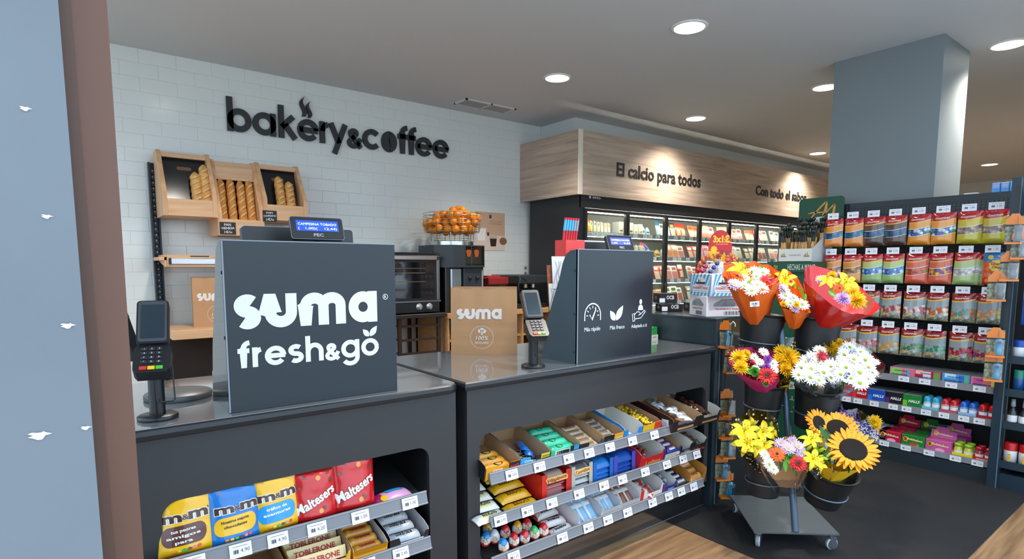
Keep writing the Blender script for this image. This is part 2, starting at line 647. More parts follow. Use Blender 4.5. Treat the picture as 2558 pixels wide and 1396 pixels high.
s2 = (fb[0] - fa[0]) / (fb[2] - fa[2])
ft = fa[0] + s2 * (H_C - fa[2])
fg = fb[0] + s2 * (0 - fb[2])
b = B()
b.prism([(bot[0] - .03, 0), (fg, 0), (ft, H_C), (top[0] - .03, H_C)], -0.05, 0.0, m_brown, frame((0, 0.735, 0), (1, 0, 0), (0, 0, 1)))
fr = struct(b, 'door_1')
b = B()
b.prism([(bot[0] - .02, 0), (bot[0] + .012, 0), (top[0] + .008, H_C), (top[0] - .02, H_C)], -0.004, 0.006, mat('#583a2d', 0.4), frame((0, 0.735, 0), (1, 0, 0), (0, 0, 1)))
b.build('frame_lip', parent=fr)

# ceiling downlights
m_disc = mat('#fff6e6', 0.4, emit=12.0)
m_rim = mat('#e8e8e4', 0.35)
LAMPS = []
lt = None
def downlight(p, label):
    global lt
    if lt is None:
        lt = thing('downlight', label, 'ceiling light', (p[0], p[1], H_C))
        r = B()
        r.lathe([(0.118, 0), (0.118, -0.006), (0.100, -0.009), (0.096, -0.004)], m_rim, n=28)
        r.build('rim', parent=lt)
        d = B()
        d.prism(circ(0.098, 28), -0.007, -0.0045, m_disc)
        d.build('diffuser', parent=lt)
        t = lt
    else:
        t = dup(lt, (p[0], p[1], H_C), label=label)
    sp = bpy.data.lights.new('lamp', 'SPOT')
    sp.energy = 130
    sp.color = (1.0, 0.92, 0.82)
    sp.spot_size = math.radians(128)
    sp.spot_blend = 0.9
    sp.shadow_soft_size = 0.09
    so = bpy.data.objects.new('lamp', sp)
    so.location = (0, 0, -0.02)
    so.parent = t
    COL.objects.link(so)
    return t
downlight((3.347, 2.414, 2.860), 'large round downlight in the ceiling in front of the grey column')
downlight((3.354, 3.701, 2.860), 'round ceiling downlight nearest the air vent')
downlight((5.394, 3.777, 2.860), 'round downlight in the ceiling in front of the wooden fascia')
downlight((5.369, 2.450, 2.860), 'round downlight half hidden by the grey column')
downlight((5.376, 1.210, 2.860), 'round downlight in the ceiling on the aisle side of the column')
downlight((8.345, 3.863, 2.860), 'small far downlight by the column, over the end of the wooden fascia')
downlight((11.325, 2.660, 2.860), 'small far downlight above the blue boxes on the candy gondola')
downlight((0.881, 3.434, 2.860), 'round ceiling downlight over the service area at the bakery counter')
downlight((2.2, 3.3 - 2.1, 0), 'round ceiling downlight over the shop entrance')
downlight((8.8, 3.1, 0), 'round ceiling downlight far back along the refrigerators')
downlight((8.8, 1.0, 0), 'round ceiling downlight deep in the far aisle')

# air vent in the ceiling near the back wall
va, vb, vc = (3.058, 4.852, 2.860), (3.067, 4.678, 2.860), (3.667, 4.740, 2.860)
b = B()
x0, x1, y0, y1 = va[0] + .02, vc[0], vb[1] - .03, va[1] + .01
vt = thing('air_vent', 'white slotted air vent in the ceiling near the tiled wall', 'vent', ((x0 + x1) / 2, (y0 + y1) / 2, H_C))
m_vent = mat('#d4d4d0', 0.5)
for (a, c) in (((x0, y0), (x1, y0 + .018)), ((x0, y1 - .018), (x1, y1)), ((x0, y0), (x0 + .018, y1)), ((x1 - .018, y0), (x1, y1)), (((x0 + x1) / 2 - .008, y0), ((x0 + x1) / 2 + .008, y1))):
    b.box((a[0], a[1], H_C - 0.012), (c[0], c[1], H_C), m_vent)
b.build('vent_frame', parent=vt, world=True)
b = B()
b.box((x0 + .01, y0 + .01, H_C - .002), (x1 - .01, y1 - .01, H_C - .001), mat('#6d6e6c', 0.7))
b.build('duct', parent=vt, world=True)
k = 5
for i in range(k):
    yy = y0 + .018 + (y1 - y0 - .036) * (i + .5) / k
    b = B()
    b.prism([(-.007, -.001), (.004, -.010), (.007, -.009), (-.004, 0)], x0 + .018, x1 - .018, mat('#a9aaa7', 0.5), frame((0, yy, H_C), (0, 1, 0), (0, 0, 1)))
    b.build('slat', parent=vt, world=True)

# power socket by the refrigerator
so_ = (4.129, 5.067, 1.257)
b = B(FRONT((so_[0], WY - .007, so_[2])))
b.prism(rrect(.075, .13, .008), 0, .009, mat('#d6d7d3', 0.4))
b.prism(circ(.018, 16, 0, .03), .009, .0095, mat('#6f7070', 0.6))
b.prism(circ(.018, 16, 0, -.03), .009, .0095, mat('#6f7070', 0.6))
b.build('wall_socket', label='white double power socket on the tiled wall beside the refrigerator', cat='socket')

# raised black letters of the shop sign
def sign():
    t = thing('wall_sign', 'raised black bakery and coffee lettering on the white tiled wall', 'sign', (1.6, WY - .03, 2.1))
    ml = mat('#26282a', 0.5)
    xh = 0.222
    W = 0.245
    x_a, x_b = SIGN_A[0], SIGN_B[0]
    z_a, z_b = SIGN_A[2], SIGN_B[2]
    word = 'bakery&coffee'
    sp = {'b': .05, 'a': .12, 'k': .0, 'e': .05, 'r': -.03, 'y': .02, '&': .06, 'c': .06, 'o': .04, 'f': -.02}
    tot = sum(glyph(c, W)[1] * (.86 if c == '&' else .93 if c == 'o' else 1) + sp.get(c, .05) for c in word) - .05
    k = (x_b - x_a) / tot
    x = 0.0
    for i, c in enumerate(word):
        paths, adv = glyph(c, W)
        b = B()
        z0 = z_a
        M = frame((x_a, WY - .012, z0), (1, 0, 0), (0, 0, 1))
        sc = k
        if c == '&':
            sc = k * .86
        if c == 'o' and i == 8:
            # coffee bean instead of the o: two halves parted by a wavy slit
            for sgn in (1, -1):
                pts = []
                for q in range(25):
                    a = math.radians(108 + 180 * q / 24) if sgn > 0 else math.radians(-72 + 180 * q / 24)
                    pts.append((.46 + .43 * math.cos(a), .5 + .52 * math.sin(a)))
                s0 = [(.46 - .135 + .27 * u + .09 * math.sin(u * 2 * PI) + (-.035 if sgn > 0 else .035), (.995 - .99 * (1 - u))) for u in [q / 10 for q in range(11)]]
                mid = s0 if sgn > 0 else s0[::-1]
                if sgn > 0:
                    pp = pts + s0[1:-1]
                else:
                    pp = pts + s0[::-1][1:-1]
                b.prism([((x + p[0]) * k, p[1] * k) for p in pp], 0, .022, ml, M)
            adv = .92
        else:
            for p in paths:
                stroke(b, p, W, ml, M, 0, .022, sc, x * k)
        if c == 'e' and i == 3:
            for (ox, oy, s) in ((.28, 1.1, 1.0), (.55, 1.08, .82)):
                pp = [(x + ox + s * (.1 * math.sin(u * 2 * PI + .5) - .03 + .1 * u), oy + s * .95 * u) for u in [q / 16 for q in range(17)]]
                L, R = [], []
                for q, p in enumerate(pp):
                    u = q / 16
                    hw = (.105 * math.sin(PI * min(1, u * .85 + .22)) ** .8) * s
                    L.append((p[0] - hw, p[1]))
                    R.append((p[0] + hw, p[1]))
                b.prism([(a * k, c2 * k) for a, c2 in (R + L[::-1])], 0, .022, ml, M)
        b.build('letter', parent=t, world=True)
        x += adv * (.86 if c == '&' else 1) + sp.get(c, .05)
SIGN_A, SIGN_B = (1.104, 5.055, 2.364), (3.132, 5.055, 2.375)
sign()

# ================================================================ counters
CT, CYF, CYB = 0.884, 1.722, 2.45
m_body = mat('#303033', 0.45, var=0.03, vs=2)
m_inner = mat('#1b1d20', 0.5)
m_edge = mat('#1c1f24', 0.32)
m_top = mat('#74777a', 0.1, var=0.05, vs=40, coat=1.0, spec=0.8)
m_mirror = mat('#7d7f82', 0.12, metal=0.95)
m_rail = mat('#74767c', 0.22, var=0.04, vs=10, coat=0.4)
m_paper = mat('#e9eaf2', 0.55)
m_ink = mat('#3c3d48', 0.6)

def panel_hole(b, x0, x1, z0, z1, inner, y0, y1, m):
    """upright panel (x0..x1, z0..z1), thickness y0..y1, with a hole given clockwise or not as (x, z) points"""
    cx = sum(p[0] for p in inner) / len(inner)
    cz = sum(p[1] for p in inner) / len(inner)
    corner = lambda p: ((x1 if p[0] > cx else x0), (z1 if p[1] > cz else z0))
    n = len(inner)
    for i in range(n):
        p, q = inner[i], inner[(i + 1) % n]
        a, c = corner(p), corner(q)
        for y, flip in ((y0, 0), (y1, 1)):
            pts = [(p[0], y, p[1]), (q[0], y, q[1]), (c[0], y, c[1])] + ([(a[0], y, a[1])] if a != c else [])
            b.poly(pts[::-1] if flip else pts, m)
        b.poly([(p[0], y0, p[1]), (q[0], y0, q[1]), (q[0], y1, q[1]), (p[0], y1, p[1])], m)
    b.box((x0, y0, z0), (x0 + .001, y1, z1), m)
    b.box((x1 - .001, y0, z0), (x1, y1, z1), m)

def price_tag(shelf, M, price, w_=0.058, h=0.038, dark=True, name='price_tag'):
    b = B(M)
    b.box((-w_ / 2, 0, 0), (w_ / 2, h, 0.0012), m_paper)
    for i in range(7):
        x = -w_ * .33 + i * w_ * .035
        b.poly([(x, h * .3, .0014), (x + w_ * (.018 + .01 * (i % 3)), h * .3, .0014), (x + w_ * (.018 + .01 * (i % 3)), h * .58, .0014), (x, h * .58, .0014)], m_ink)
    b.text(price, h * .26, m_ink, Matrix(), x=w_ * .2, y=h * .34, z=.0014)
    b.poly([(-w_ * .35, h * .78, .0014), (w_ * .32, h * .78, .0014), (w_ * .32, h * .81, .0014), (-w_ * .35, h * .81, .0014)], m_ink)
    return b.build(name, parent=shelf, world=True)

TILT = math.radians(12)
RY = 1.69
def shelf_frame(zr):
    return lambda x, d=0.0, up=0.0: (x, 1.708 + d * math.cos(TILT) - up * math.sin(TILT), zr + .012 + d * math.sin(TILT) + up * math.cos(TILT))

def counter(x0, x1, ox0, ox1, label, rails, round_corner):
    c = thing('checkout_counter', label, 'counter', ((x0 + x1) / 2, 2.08, 0))
    b = B()
    inner = [(p[0] + (ox0 + ox1) / 2, p[1] + .42) for p in rrect(ox1 - ox0, .505, .045, 6)]
    panel_hole(b, x0 + .02, x1 - .012, .145, CT - .032, inner, 1.745, 1.763, m_body)
    b.build('front_panel', parent=c, world=True)
    b = B()
    b.box((x0 + .02, 1.763, .1), (x0 + .038, CYB - .02, CT - .034), m_body)
    b.box((x1 - .03, 1.763, .1), (x1 - .012, CYB - .02, CT - .034), m_body)
    b.box((x0 + .02, 2.12, .1), (x1 - .012, 2.135, CT - .034), m_inner)
    b.box((x0 + .02, 1.763, .1), (x1 - .012, CYB - .02, .115), m_inner)
    b.box((ox0 - .018, 1.763, .12), (ox0 - .002, 2.12, CT - .05), m_inner)
    b.box((ox1 + .002, 1.763, .12), (ox1 + .018, 2.12, CT - .05), m_inner)
    b.box((ox0 - .018, 1.763, .69), (ox1 + .018, 2.12, .7), m_inner)
    b.build('carcass', parent=c, world=True)
    b = B()
    b.box((x0 + .02, 1.767, 0.0), (x1 - .012, 1.775, .143), m_mirror)
    b.box((x0 + .02, 1.764, 0.001), (x1 - .012, 1.767, .006), mat('#b8b4aa', 0.3, metal=1.0))
    b.build('kick_plate', parent=c, world=True, label='polished steel kick plate')
    # worktop: grey stone surface with a rounded black front edge
    b = B()
    r = .05
    out = [(x0, CYF), (x1 - (r if round_corner else .004), CYF)]
    if round_corner:
        out += [(x1 - r + r * math.cos(a), CYF + r + r * math.sin(a)) for a in [math.radians(-80 + 80 * i / 6) for i in range(7)]]
    else:
        out += [(x1, CYF + .004)]
    out += [(x1, CYB), (x0, CYB)]
    n = len(out)
    def inset(d):
        o = []
        for i in range(n):
            p, q, t = Vector(out[i - 1]), Vector(out[i]), Vector(out[(i + 1) % n])
            n1 = (q - p).normalized()
            n2 = (t - q).normalized()
            v = Vector((-n1.y - n2.y, n1.x + n2.x))
            k = 1 + n1.dot(n2)
            o.append(tuple(q + v * (d / max(k, .4))))
        return o
    prof = [(.012, CT - .034), (.003, CT - .030), (0, CT - .018), (.003, CT - .006), (.008, CT - .0015)]
    vs = [(x, y, z) for d, z in prof for x, y in inset(d)]
    fs = [(k * n + i, k * n + (i + 1) % n, (k + 1) * n + (i + 1) % n, (k + 1) * n + i) for k in range(len(prof) - 1) for i in range(n)]
    b.add(vs, fs, m_edge)
    b.add(vs, [tuple(range(n - 1, -1, -1))], m_edge)
    b.build('worktop_edge', parent=c, world=True, label='rounded black worktop edge')
    b = B()
    ins = inset(.0075)
    b.prism(ins, CT - .004, CT, m_top)
    b.build('worktop', parent=c, world=True, label='polished grey stone surface')
    for (zr, a, e, tags) in rails:
        sb = B()
        sb.prism([(1.708, zr + .008), (1.708, zr + .012), (2.105, zr + .012 + .397 * math.tan(TILT)), (2.105, zr + .008 + .397 * math.tan(TILT))][::-1], a, e, m_inner, frame((0, 0, 0), (0, 1, 0), (0, 0, 1)))
        sh = sb.build('shelf', parent=c, world=True)
        rb = B()
        yf = lambda t: RY - .006 + .012 * t
        sec = [(yf(0), zr), (yf(0) + .004, zr - .001), (yf(1) + .008, zr + .014), (yf(1) + .004, zr + .043), (yf(1), zr + .044), (yf(.85), zr + .038), (yf(.5), zr + .021)]
        rb.prism([(y, z) for y, z in sec], a, e, m_rail, frame((0, 0, 0), (0, 1, 0), (0, 0, 1)))
        for z in (.004, .040):
            rb.cyl((a, yf(z / .043) - .001, zr + z), (e, yf(z / .043) - .001, zr + z), .0022, mat('#9b9da4', 0.25), n=6)
        rb.build('price_rail', parent=sh, world=True, label='grey plastic price rail')
        for x, p in tags:
            price_tag(sh, frame((x, yf(.05) - .004, zr + .001), (1, 0, 0), (0, .27, 1)), p)
    return c

R1, R2, R3 = .493, .327, .162
tx = lambda px, zr: px
counter(1.126, 2.705, 1.203, 2.655, 'long dark grey counter carrying the register box with the white icons, sweets on its shelves',
    [(R1, 1.212, 2.50, [((1.310, 1.690, 0.503)[0], '2,85'), ((1.449, 1.690, 0.508)[0], '3,15'), ((1.608, 1.690, 0.504)[0], '3,15'), ((1.727, 1.690, 0.503)[0], '3,15'), ((1.856, 1.690, 0.508)[0], '2,10'), ((2.005, 1.690, 0.506)[0], '1,90'), ((2.161, 1.690, 0.508)[0], '3,00')]),
     (R2, 1.214, 2.545, [((1.256, 1.690, 0.331)[0], '2,45'), ((1.388, 1.690, 0.331)[0], '2,45'), ((1.516, 1.690, 0.330)[0], '1,15'), ((1.670, 1.690, 0.334)[0], '1,15'), ((1.822, 1.690, 0.332)[0], '1,45'), ((1.942, 1.690, 0.335)[0], '1,00'), ((2.100, 1.690, 0.336)[0], '1,00'), ((2.262, 1.690, 0.340)[0], '1,00'), ((2.392, 1.690, 0.344)[0], '1,00'), ((2.507, 1.690, 0.346)[0], '1,00')]),
     (R3, 1.22, 2.58, [((1.320, 1.690, 0.167)[0], '1,20'), ((1.576, 1.690, 0.157)[0], '1,00'), ((1.728, 1.690, 0.161)[0], '0,85'), ((1.851, 1.690, 0.162)[0], '0,85'), ((1.982, 1.690, 0.160)[0], '0,75'), ((2.160, 1.690, 0.167)[0], '2,75'), ((2.285, 1.690, 0.169)[0], '1,00'), ((2.385, 1.690, 0.170)[0], '1,00'), ((2.489, 1.690, 0.172)[0], '1,00')])], False)
counter(-0.7, 1.112, 0.172, 0.986, 'dark grey counter beside the brown door frame, snack bags on its open shelf',
    [(R1, 0.10, .945, [(.232, '4,90'), ((0.349, 1.690, 0.513)[0], '4,90'), ((0.450, 1.690, 0.510)[0], '4,90'), ((0.564, 1.690, 0.505)[0], '4,20'), ((0.702, 1.690, 0.505)[0], '1,00'), ((0.877, 1.690, 0.505)[0], '1,00')]),
     (R2, 0.10, .958, [((0.840, 1.690, 0.341)[0], '2,45'), (.55, '1,10'), (.72, '1,10')]),
     (R3, 0.10, .965, [(.8, '2,45')])], True)

# ---------------------------------------------------------------- register boxes (sheet-metal screens)
m_shield = mat('#1e2830', 0.26, var=0.02, vs=2)
m_shield_in = mat('#2b3640', 0.4)
m_lite = mat('#8d97a3', 0.3)
m_white_print = mat('#e9e9f3', 0.5)
SIDE = [(0, 0), (.232, 0), (.195, .17), (.148, .285), (.112, .37), (.094, .43), (.075, .468), (.045, .486), (0, .49)]
def register_box(x0, x1, y, label, glossy=False):
    t = thing('register_screen', label, 'counter screen', ((x0 + x1) / 2, y, CT))
    b = B()
    b.cbox((x0, y, CT), (x1, y + .012, CT + .49), m_shield, .0012)
    fp = b.build('front_sheet', parent=t, world=True)
    for xa in (x0, x1 - .003):
        b = B()
        b.prism([(a, c) for a, c in SIDE], xa, xa + .003, mat('#3c4f5a', 0.06, metal=0.5) if glossy and xa == x0 else mat('#32454f', 0.22), frame((0, y + .002, CT), (0, 1, 0), (0, 0, 1)))
        b.build('side_sheet', parent=t, world=True)
    b = B()
    b.box((x0 - .001, y - .0008, CT + .002), (x0 + .0025, y + .002, CT + .49), m_lite)
    b.box((x0, y - .0008, CT + .4885), (x1, y + .008, CT + .4915), m_lite)
    b.build('folded_edge', parent=t, world=True)
    for zz in (.05, .215, .4):
        b = B()
        b.cyl((x0 - .0015, y + .02, CT + zz), (x0 + .001, y + .02, CT + zz), .005, m_edge, n=10)
        b.build('rivet', parent=t, world=True)
    return t, fp

box1, fp1 = register_box(.356, .880, 1.766, 'dark slate register screen with the large white shop name', True)
box2, fp2 = register_box(1.722, 2.218, 1.761, 'dark slate register screen with three white icons and captions')

def word(b, s, x0, x1, z0, xh, W, y, m, gap, sp={}, amp=.86):
    adv = sum(glyph(c, W)[1] * (amp if c == '&' else 1) for c in s) + gap * (len(s) - 1)
    kx = (x1 - x0) / adv
    x = 0
    pos = {}
    for c in s:
        P, a = glyph(c, W, asc=1.38)
        f = amp if c == '&' else 1
        pos[c] = x0 + x * kx
        M = frame((0, y, z0), (1, 0, 0), (0, 0, 1))
        for pi, p in enumerate(P):
            L, R = stroke_faces(p, W)
            n = len(p)
            q = [(x0 + (x + v[0] * f) * kx, v[1] * f * xh, pi * 3e-4 + (i % n) * 1.2e-5) for i, v in enumerate(L + R)]
            b.add(q, [(i, n + i, n + i + 1, i + 1) for i in range(n - 1)], m, M)
        x += a * f + gap
    return pos

def leaf2d(b, x, z, dx, dz, w_, m, M, y=0):
    """almond leaf from (x, z) to (x+dx, z+dz)"""
    d = math.hypot(dx, dz)
    ux, uz = dx / d, dz / d
    pts = []
    for i in range(11):
        t = i / 10
        pts.append((t, w_ * math.sin(PI * t ** .85)))
    q = pts + [(t, -h) for t, h in pts[::-1][1:-1]]
    b.poly([(x + t * dx - h * uz, z + t * dz + h * ux, y) for t, h in q][::-1], m, M)

b = B()
yy = 1.7648
word(b, 'suma', .379, .812, CT + .238, .100, .335, yy, m_white_print, .10)
pos = word(b, 'fresh&go', .383, .815, CT + .127, .0575, .245, yy, m_white_print, .10)
M = frame((0, yy, 0), (1, 0, 0), (0, 0, 1))
leaf2d(b, pos['o'] + .028, CT + .191, -.021, .024, .009, m_white_print, M)
leaf2d(b, pos['o'] + .031, CT + .191, .025, .033, .010, m_white_print, M)
stroke(b, arc(.842, CT + .318, .0085, 0, 360), .0018, m_white_print, M)
b.text('R', .009, m_white_print, M, bold=.02, x=.842, y=CT + .3135)
b.build('printed_logo', parent=box1, world=True, label='white shop name lettering')

b = B()
yy = 1.7598
M = frame((0, yy, 0), (1, 0, 0), (0, 0, 1))
m_ic = mat('#d8dce2', 0.5)
# clock gauge
cx, cz = 1.812, CT + .206
stroke(b, [(cx - .0485, cz - .022)] + arc(cx, cz, .0485, 180, 0, ry=.052) + [(cx + .0485, cz - .022)], .006, m_ic, M)
for a in range(0, 181, 30):
    ca, sa = math.cos(math.radians(a)), math.sin(math.radians(a))
    stroke(b, [(cx + .029 * ca, cz + .032 * sa), (cx + .039 * ca, cz + .042 * sa)], .0045, m_ic, M)
stroke(b, [(cx - .018, cz + .004), (cx - .003, cz - .018), (cx + .021, cz + .029)], .0055, m_ic, M)
b.text('Más rápido', .0175, m_ic, M, bold=.012, x=1.812, y=CT + .139, width=.098)
# two leaves
leaf2d(b, 1.957, CT + .176, -.035, .046, .016, m_ic, M)
leaf2d(b, 1.962, CT + .176, .046, .066, .018, m_ic, M)
b.text('Más fresco', .0175, m_ic, M, bold=.012, x=1.972, y=CT + .137, width=.098)
# hand holding a figure
hx, hz = 2.118, CT + .176
b.poly([(hx + .012 + p[0], hz + .078 + p[1], 0) for p in circ(.0095, 16, ry=.0125)], m_ic, M)
b.poly([(hx + .012 + p[0], hz + .039 + p[1], 0) for p in [(-.018, 0), (.018, 0), (.016, .016), (.008, .025), (-.008, .025), (-.016, .016)]], m_ic, M)
stroke(b, [(hx - .04, hz - .012), (hx - .046, hz + .022), (hx - .033, hz + .026), (hx - .028, hz - .008), (hx - .04, hz - .012)], .0038, m_ic, M)
stroke(b, [(hx - .031, hz + .02), (hx - .012, hz + .033), (hx + .004, hz + .03), (hx + .014, hz + .022), (hx - .002, hz + .016)], .0038, m_ic, M)
stroke(b, [(hx + .014, hz + .022), (hx + .04, hz + .038), (hx + .046, hz + .032), (hx + .014, hz + .002), (hx - .026, hz + .0)], .0038, m_ic, M)
b.text('Adaptado a ti', .0165, m_ic, M, bold=.012, x=2.122, y=CT + .135, width=.11)
b.build('printed_icons', parent=box2, world=True, label='white icons with captions')

# ---------------------------------------------------------------- tills: monitor seen from behind and customer display on a pole
m_plast = mat('#2a2c2f', 0.38, var=0.03, vs=8)
m_plast2 = mat('#3b3d41', 0.3)
m_lcd = mat('#1a45e8', 0.3, emit=1.3)
m_lcd2 = mat('#4a52f0', 0.3, emit=1.2)
m_lcdt = mat('#cfe3ff', 0.3, emit=2.2)
def till(x0, x1, ztop, dx, label, lines, lcd, bezel_left=False):
    t = thing('cash_register', label, 'cash register', ((x0 + x1) / 2, 2.16, CT))
    b = B()
    M = frame(((x0 + x1) / 2, 2.13, ztop - .15), (1, 0, 0), (0, .1, 1))
    w2 = (x1 - x0) / 2
    b.prism(rrect(2 * w2, .30, .012), -.028, 0, m_plast, M)
    b.prism(rrect(2 * w2 - .01, .296, .012), -.03, -.028, m_plast2, M)
    b.build('monitor', parent=t, world=True, label='dark monitor seen from behind')
    b = B()
    b.box((-w2 + .004, .146, -.028), (w2 - .004, .1515, -.002), mat('#b9bcc0', 0.35), M)
    if bezel_left:
        b.box((-w2 - .006, -.1, -.03), (-w2, .15, .0), mat('#d9dadc', 0.35), M)
        b.box((-w2, .15, -.028), (w2 - .1, .157, .0), mat('#d9dadc', 0.35), M)
    b.build('light_bezel', parent=t, world=True, label='light grey bezel')
    b = B()
    cxm = (x0 + x1) / 2
    b.cbox((cxm - .05, 2.11, CT), (cxm + .05, 2.17, ztop - .2), m_plast, .004)
    b.cbox((cxm - .12, 2.07, CT), (cxm + .12, 2.25, CT + .018), m_plast, .004)
    b.build('stand', parent=t, world=True)
    # pole display
    dz = ztop - .008
    D = frame((dx, 2.005, dz), (1, -.03, 0), (.02, .36, 1))
    b = B()
    b.cyl((dx + .005, 2.03, CT), (dx + .005, 2.03, dz - .02), .012, m_plast)
    b.cbox((dx - .045, 2.015, dz - .062), (dx + .03, 2.05, dz - .048), m_plast2, .002)
    b.build('display_pole', parent=t, world=True)
    b = B()
    b.prism(rrect(.178, .078, .008), -.022, 0, m_plast, D)
    b.prism(rrect(.182, .082, .009), -.004, -.001, mat('#7f8389', 0.3), D)
    b.prism(rrect(.174, .075, .006), -.001, .001, mat('#16181c', 0.25), D)
    dsp = b.build('customer_display', parent=t, world=True)
    b = B()
    b.poly([(-.072, -.012, .0015), (.072, -.012, .0015), (.072, .026, .0015), (-.072, .026, .0015)], lcd, D)
    for i, ln in enumerate(lines):
        b.text(ln, .0085, m_lcdt, D, x=-.066, y=.009 - i * .0155, z=.002, align='L', width=.132)
    b.build('lit_screen', parent=dsp, world=True, label='blue lit text screen')
    b = B()
    b.text('FEC', .0105, mat('#b7bbc2', 0.3), D, bold=.03, y=-.031, z=.0015, x=.0, width=.034)
    b.build('lettering', parent=dsp, world=True)
till(.497, .893, 1.441, .71, 'black cash register behind the screen with the shop name, blue customer display', ['CAMPESINA TOBADO', '(   1,00)(    12,44)'], m_lcd)
till(2.06, 2.49, 1.43, 2.26, 'black cash register behind the screen with icons, blue customer display', ['CAMPESINO PAN PARA', '  1,00      0,00  '], m_lcd2, True)

# ---------------------------------------------------------------- card terminals on posts
def card_terminal(x, y, zc, yaw, label, wire=True):
    t = thing('card_terminal', label, 'card terminal', (x, y, CT), (0, 0, yaw))
    m_t = mat('#1d1e21', 0.35)
    b = B()
    b.lathe([(.001, 0), (.049, 0), (.05, .003), (.05, .009), (.046, .012), (.001, .012)], m_t, n=32)
    b.build('base', parent=t)
    b = B()
    b.cyl((0, 0, .01), (0, 0, zc - .06), .0195, mat('#17181a', 0.28), n=24)
    b.build('post', parent=t)
    b = B()
    b.tube([(0, .02, zc - .09), (0, .03, zc - .05), (0, .035, zc), (0, .04, zc + .05)], .016, m_t, n=10)
    b.build('tilt_bracket', parent=t)
    T = frame((0, -.005, zc), (1, 0, 0), (0, .52, .85))
    b = B()
    b.prism(rrect(.076, .13, .01, 4, 0, .045), -.02, .008, m_t, T)
    body = b.build('terminal_body', parent=t)
    b = B()
    b.prism(rrect(.068, .122, .007, 4, 0, .046), .008, .0095, mat('#4a4c50', 0.3), T)
    b.prism(rrect(.056, .102, .003, 3, 0, .045), .0095, .0105, mat('#2f3a42', 0.12), T)
    b.build('screen', parent=body)
    K = frame((0, -.042, zc - .052), (1, 0, 0), (0, .72, .69))
    b = B()
    b.prism([(-.034, -.05), (.034, -.05), (.042, -.038), (.044, .03), (.036, .042), (-.036, .042), (-.044, .03), (-.042, -.038)], -.03, .006, m_t, K)
    pad = b.build('keypad_housing', parent=t)
    for r in range(4):
        for c in range(3):
            b = B(K)
            b.cbox((-.025 + c * .0172, .022 - r * .0145, .006), (-.011 + c * .0172, .032 - r * .0145, .009), mat('#2d2e33', 0.4), .001)
            b.text('123456789*0#'[r * 3 + c], .005, m_paper, Matrix(), x=-.018 + c * .0172, y=.0245 - r * .0145, z=.0093)
            b.build('key', parent=pad)
    for c, col in enumerate(('#d8322e', '#f0c419', '#4fb83a')):
        b = B(K)
        b.cbox((-.027 + c * .0185, -.042, .006), (-.0105 + c * .0185, -.031, .0095), mat(col, 0.4), .001)
        b.build('key', parent=pad, label=('red', 'yellow', 'green')[c] + ' key')
    b = B()
    h = .085
    b.tube([(.002, -.03, zc - .085), (.004, -.03, zc - .085 - h), (.008, -.03, zc - .09 - h), (.042, -.035, zc - .088 - h), (.046, -.035, zc - .084 - h), (.044, -.03, zc - .075)], .0023, mat('#26282b', 0.3), n=6)
    b.build('wire_loop', parent=t)
    return t
card_terminal(.188, 1.835, .225, -.22, 'black card terminal on a post nearest the brown door frame')
card_terminal(1.535, 1.83, .222, -.34, 'black card terminal on a post between paper bag and icon screen')

# things on the counter beside the door frame
b = B()
b.lathe([(.001, 0), (.095, 0), (.097, .004), (.097, .014), (.093, .018), (.001, .018)], mat('#5d5e60', 0.4), Matrix.Translation((.275, 2.10, CT)), n=40)
b.build('turntable', label='flat round grey swivel base behind the card terminal by the frame', cat='swivel base')
t = thing('touch_monitor', 'black touch monitor turned away, behind the card terminal by the frame', 'monitor', (.0, 2.17, CT))
b = B()
M = frame((.03, 2.16, CT + .30), (.6, -.8, 0), (-.28, -.16, 1))
b.prism(rrect(.30, .36, .02), -.03, 0, m_plast, M)
b.prism(rrect(.27, .33, .012), 0, .001, mat('#101214', 0.15), M)
b.build('screen', parent=t, world=True)
b = B()
b.tube([(.03, 2.18, CT + .01), (.03, 2.19, CT + .1), (.02, 2.19, CT + .22)], .025, m_plast, n=10)
b.cbox((-.08, 2.10, CT), (.12, 2.28, CT + .016), m_plast, .004)
b.build('stand', parent=t, world=True)
b = B()
b.tube([(.13, 2.08, CT + .31), (.15, 2.06, CT + .27), (.13, 2.05, CT + .2), (.12, 2.07, CT + .1), (.1, 2.1, CT + .02)], .004, m_plast, n=6)
b.build('cable', parent=t, world=True)

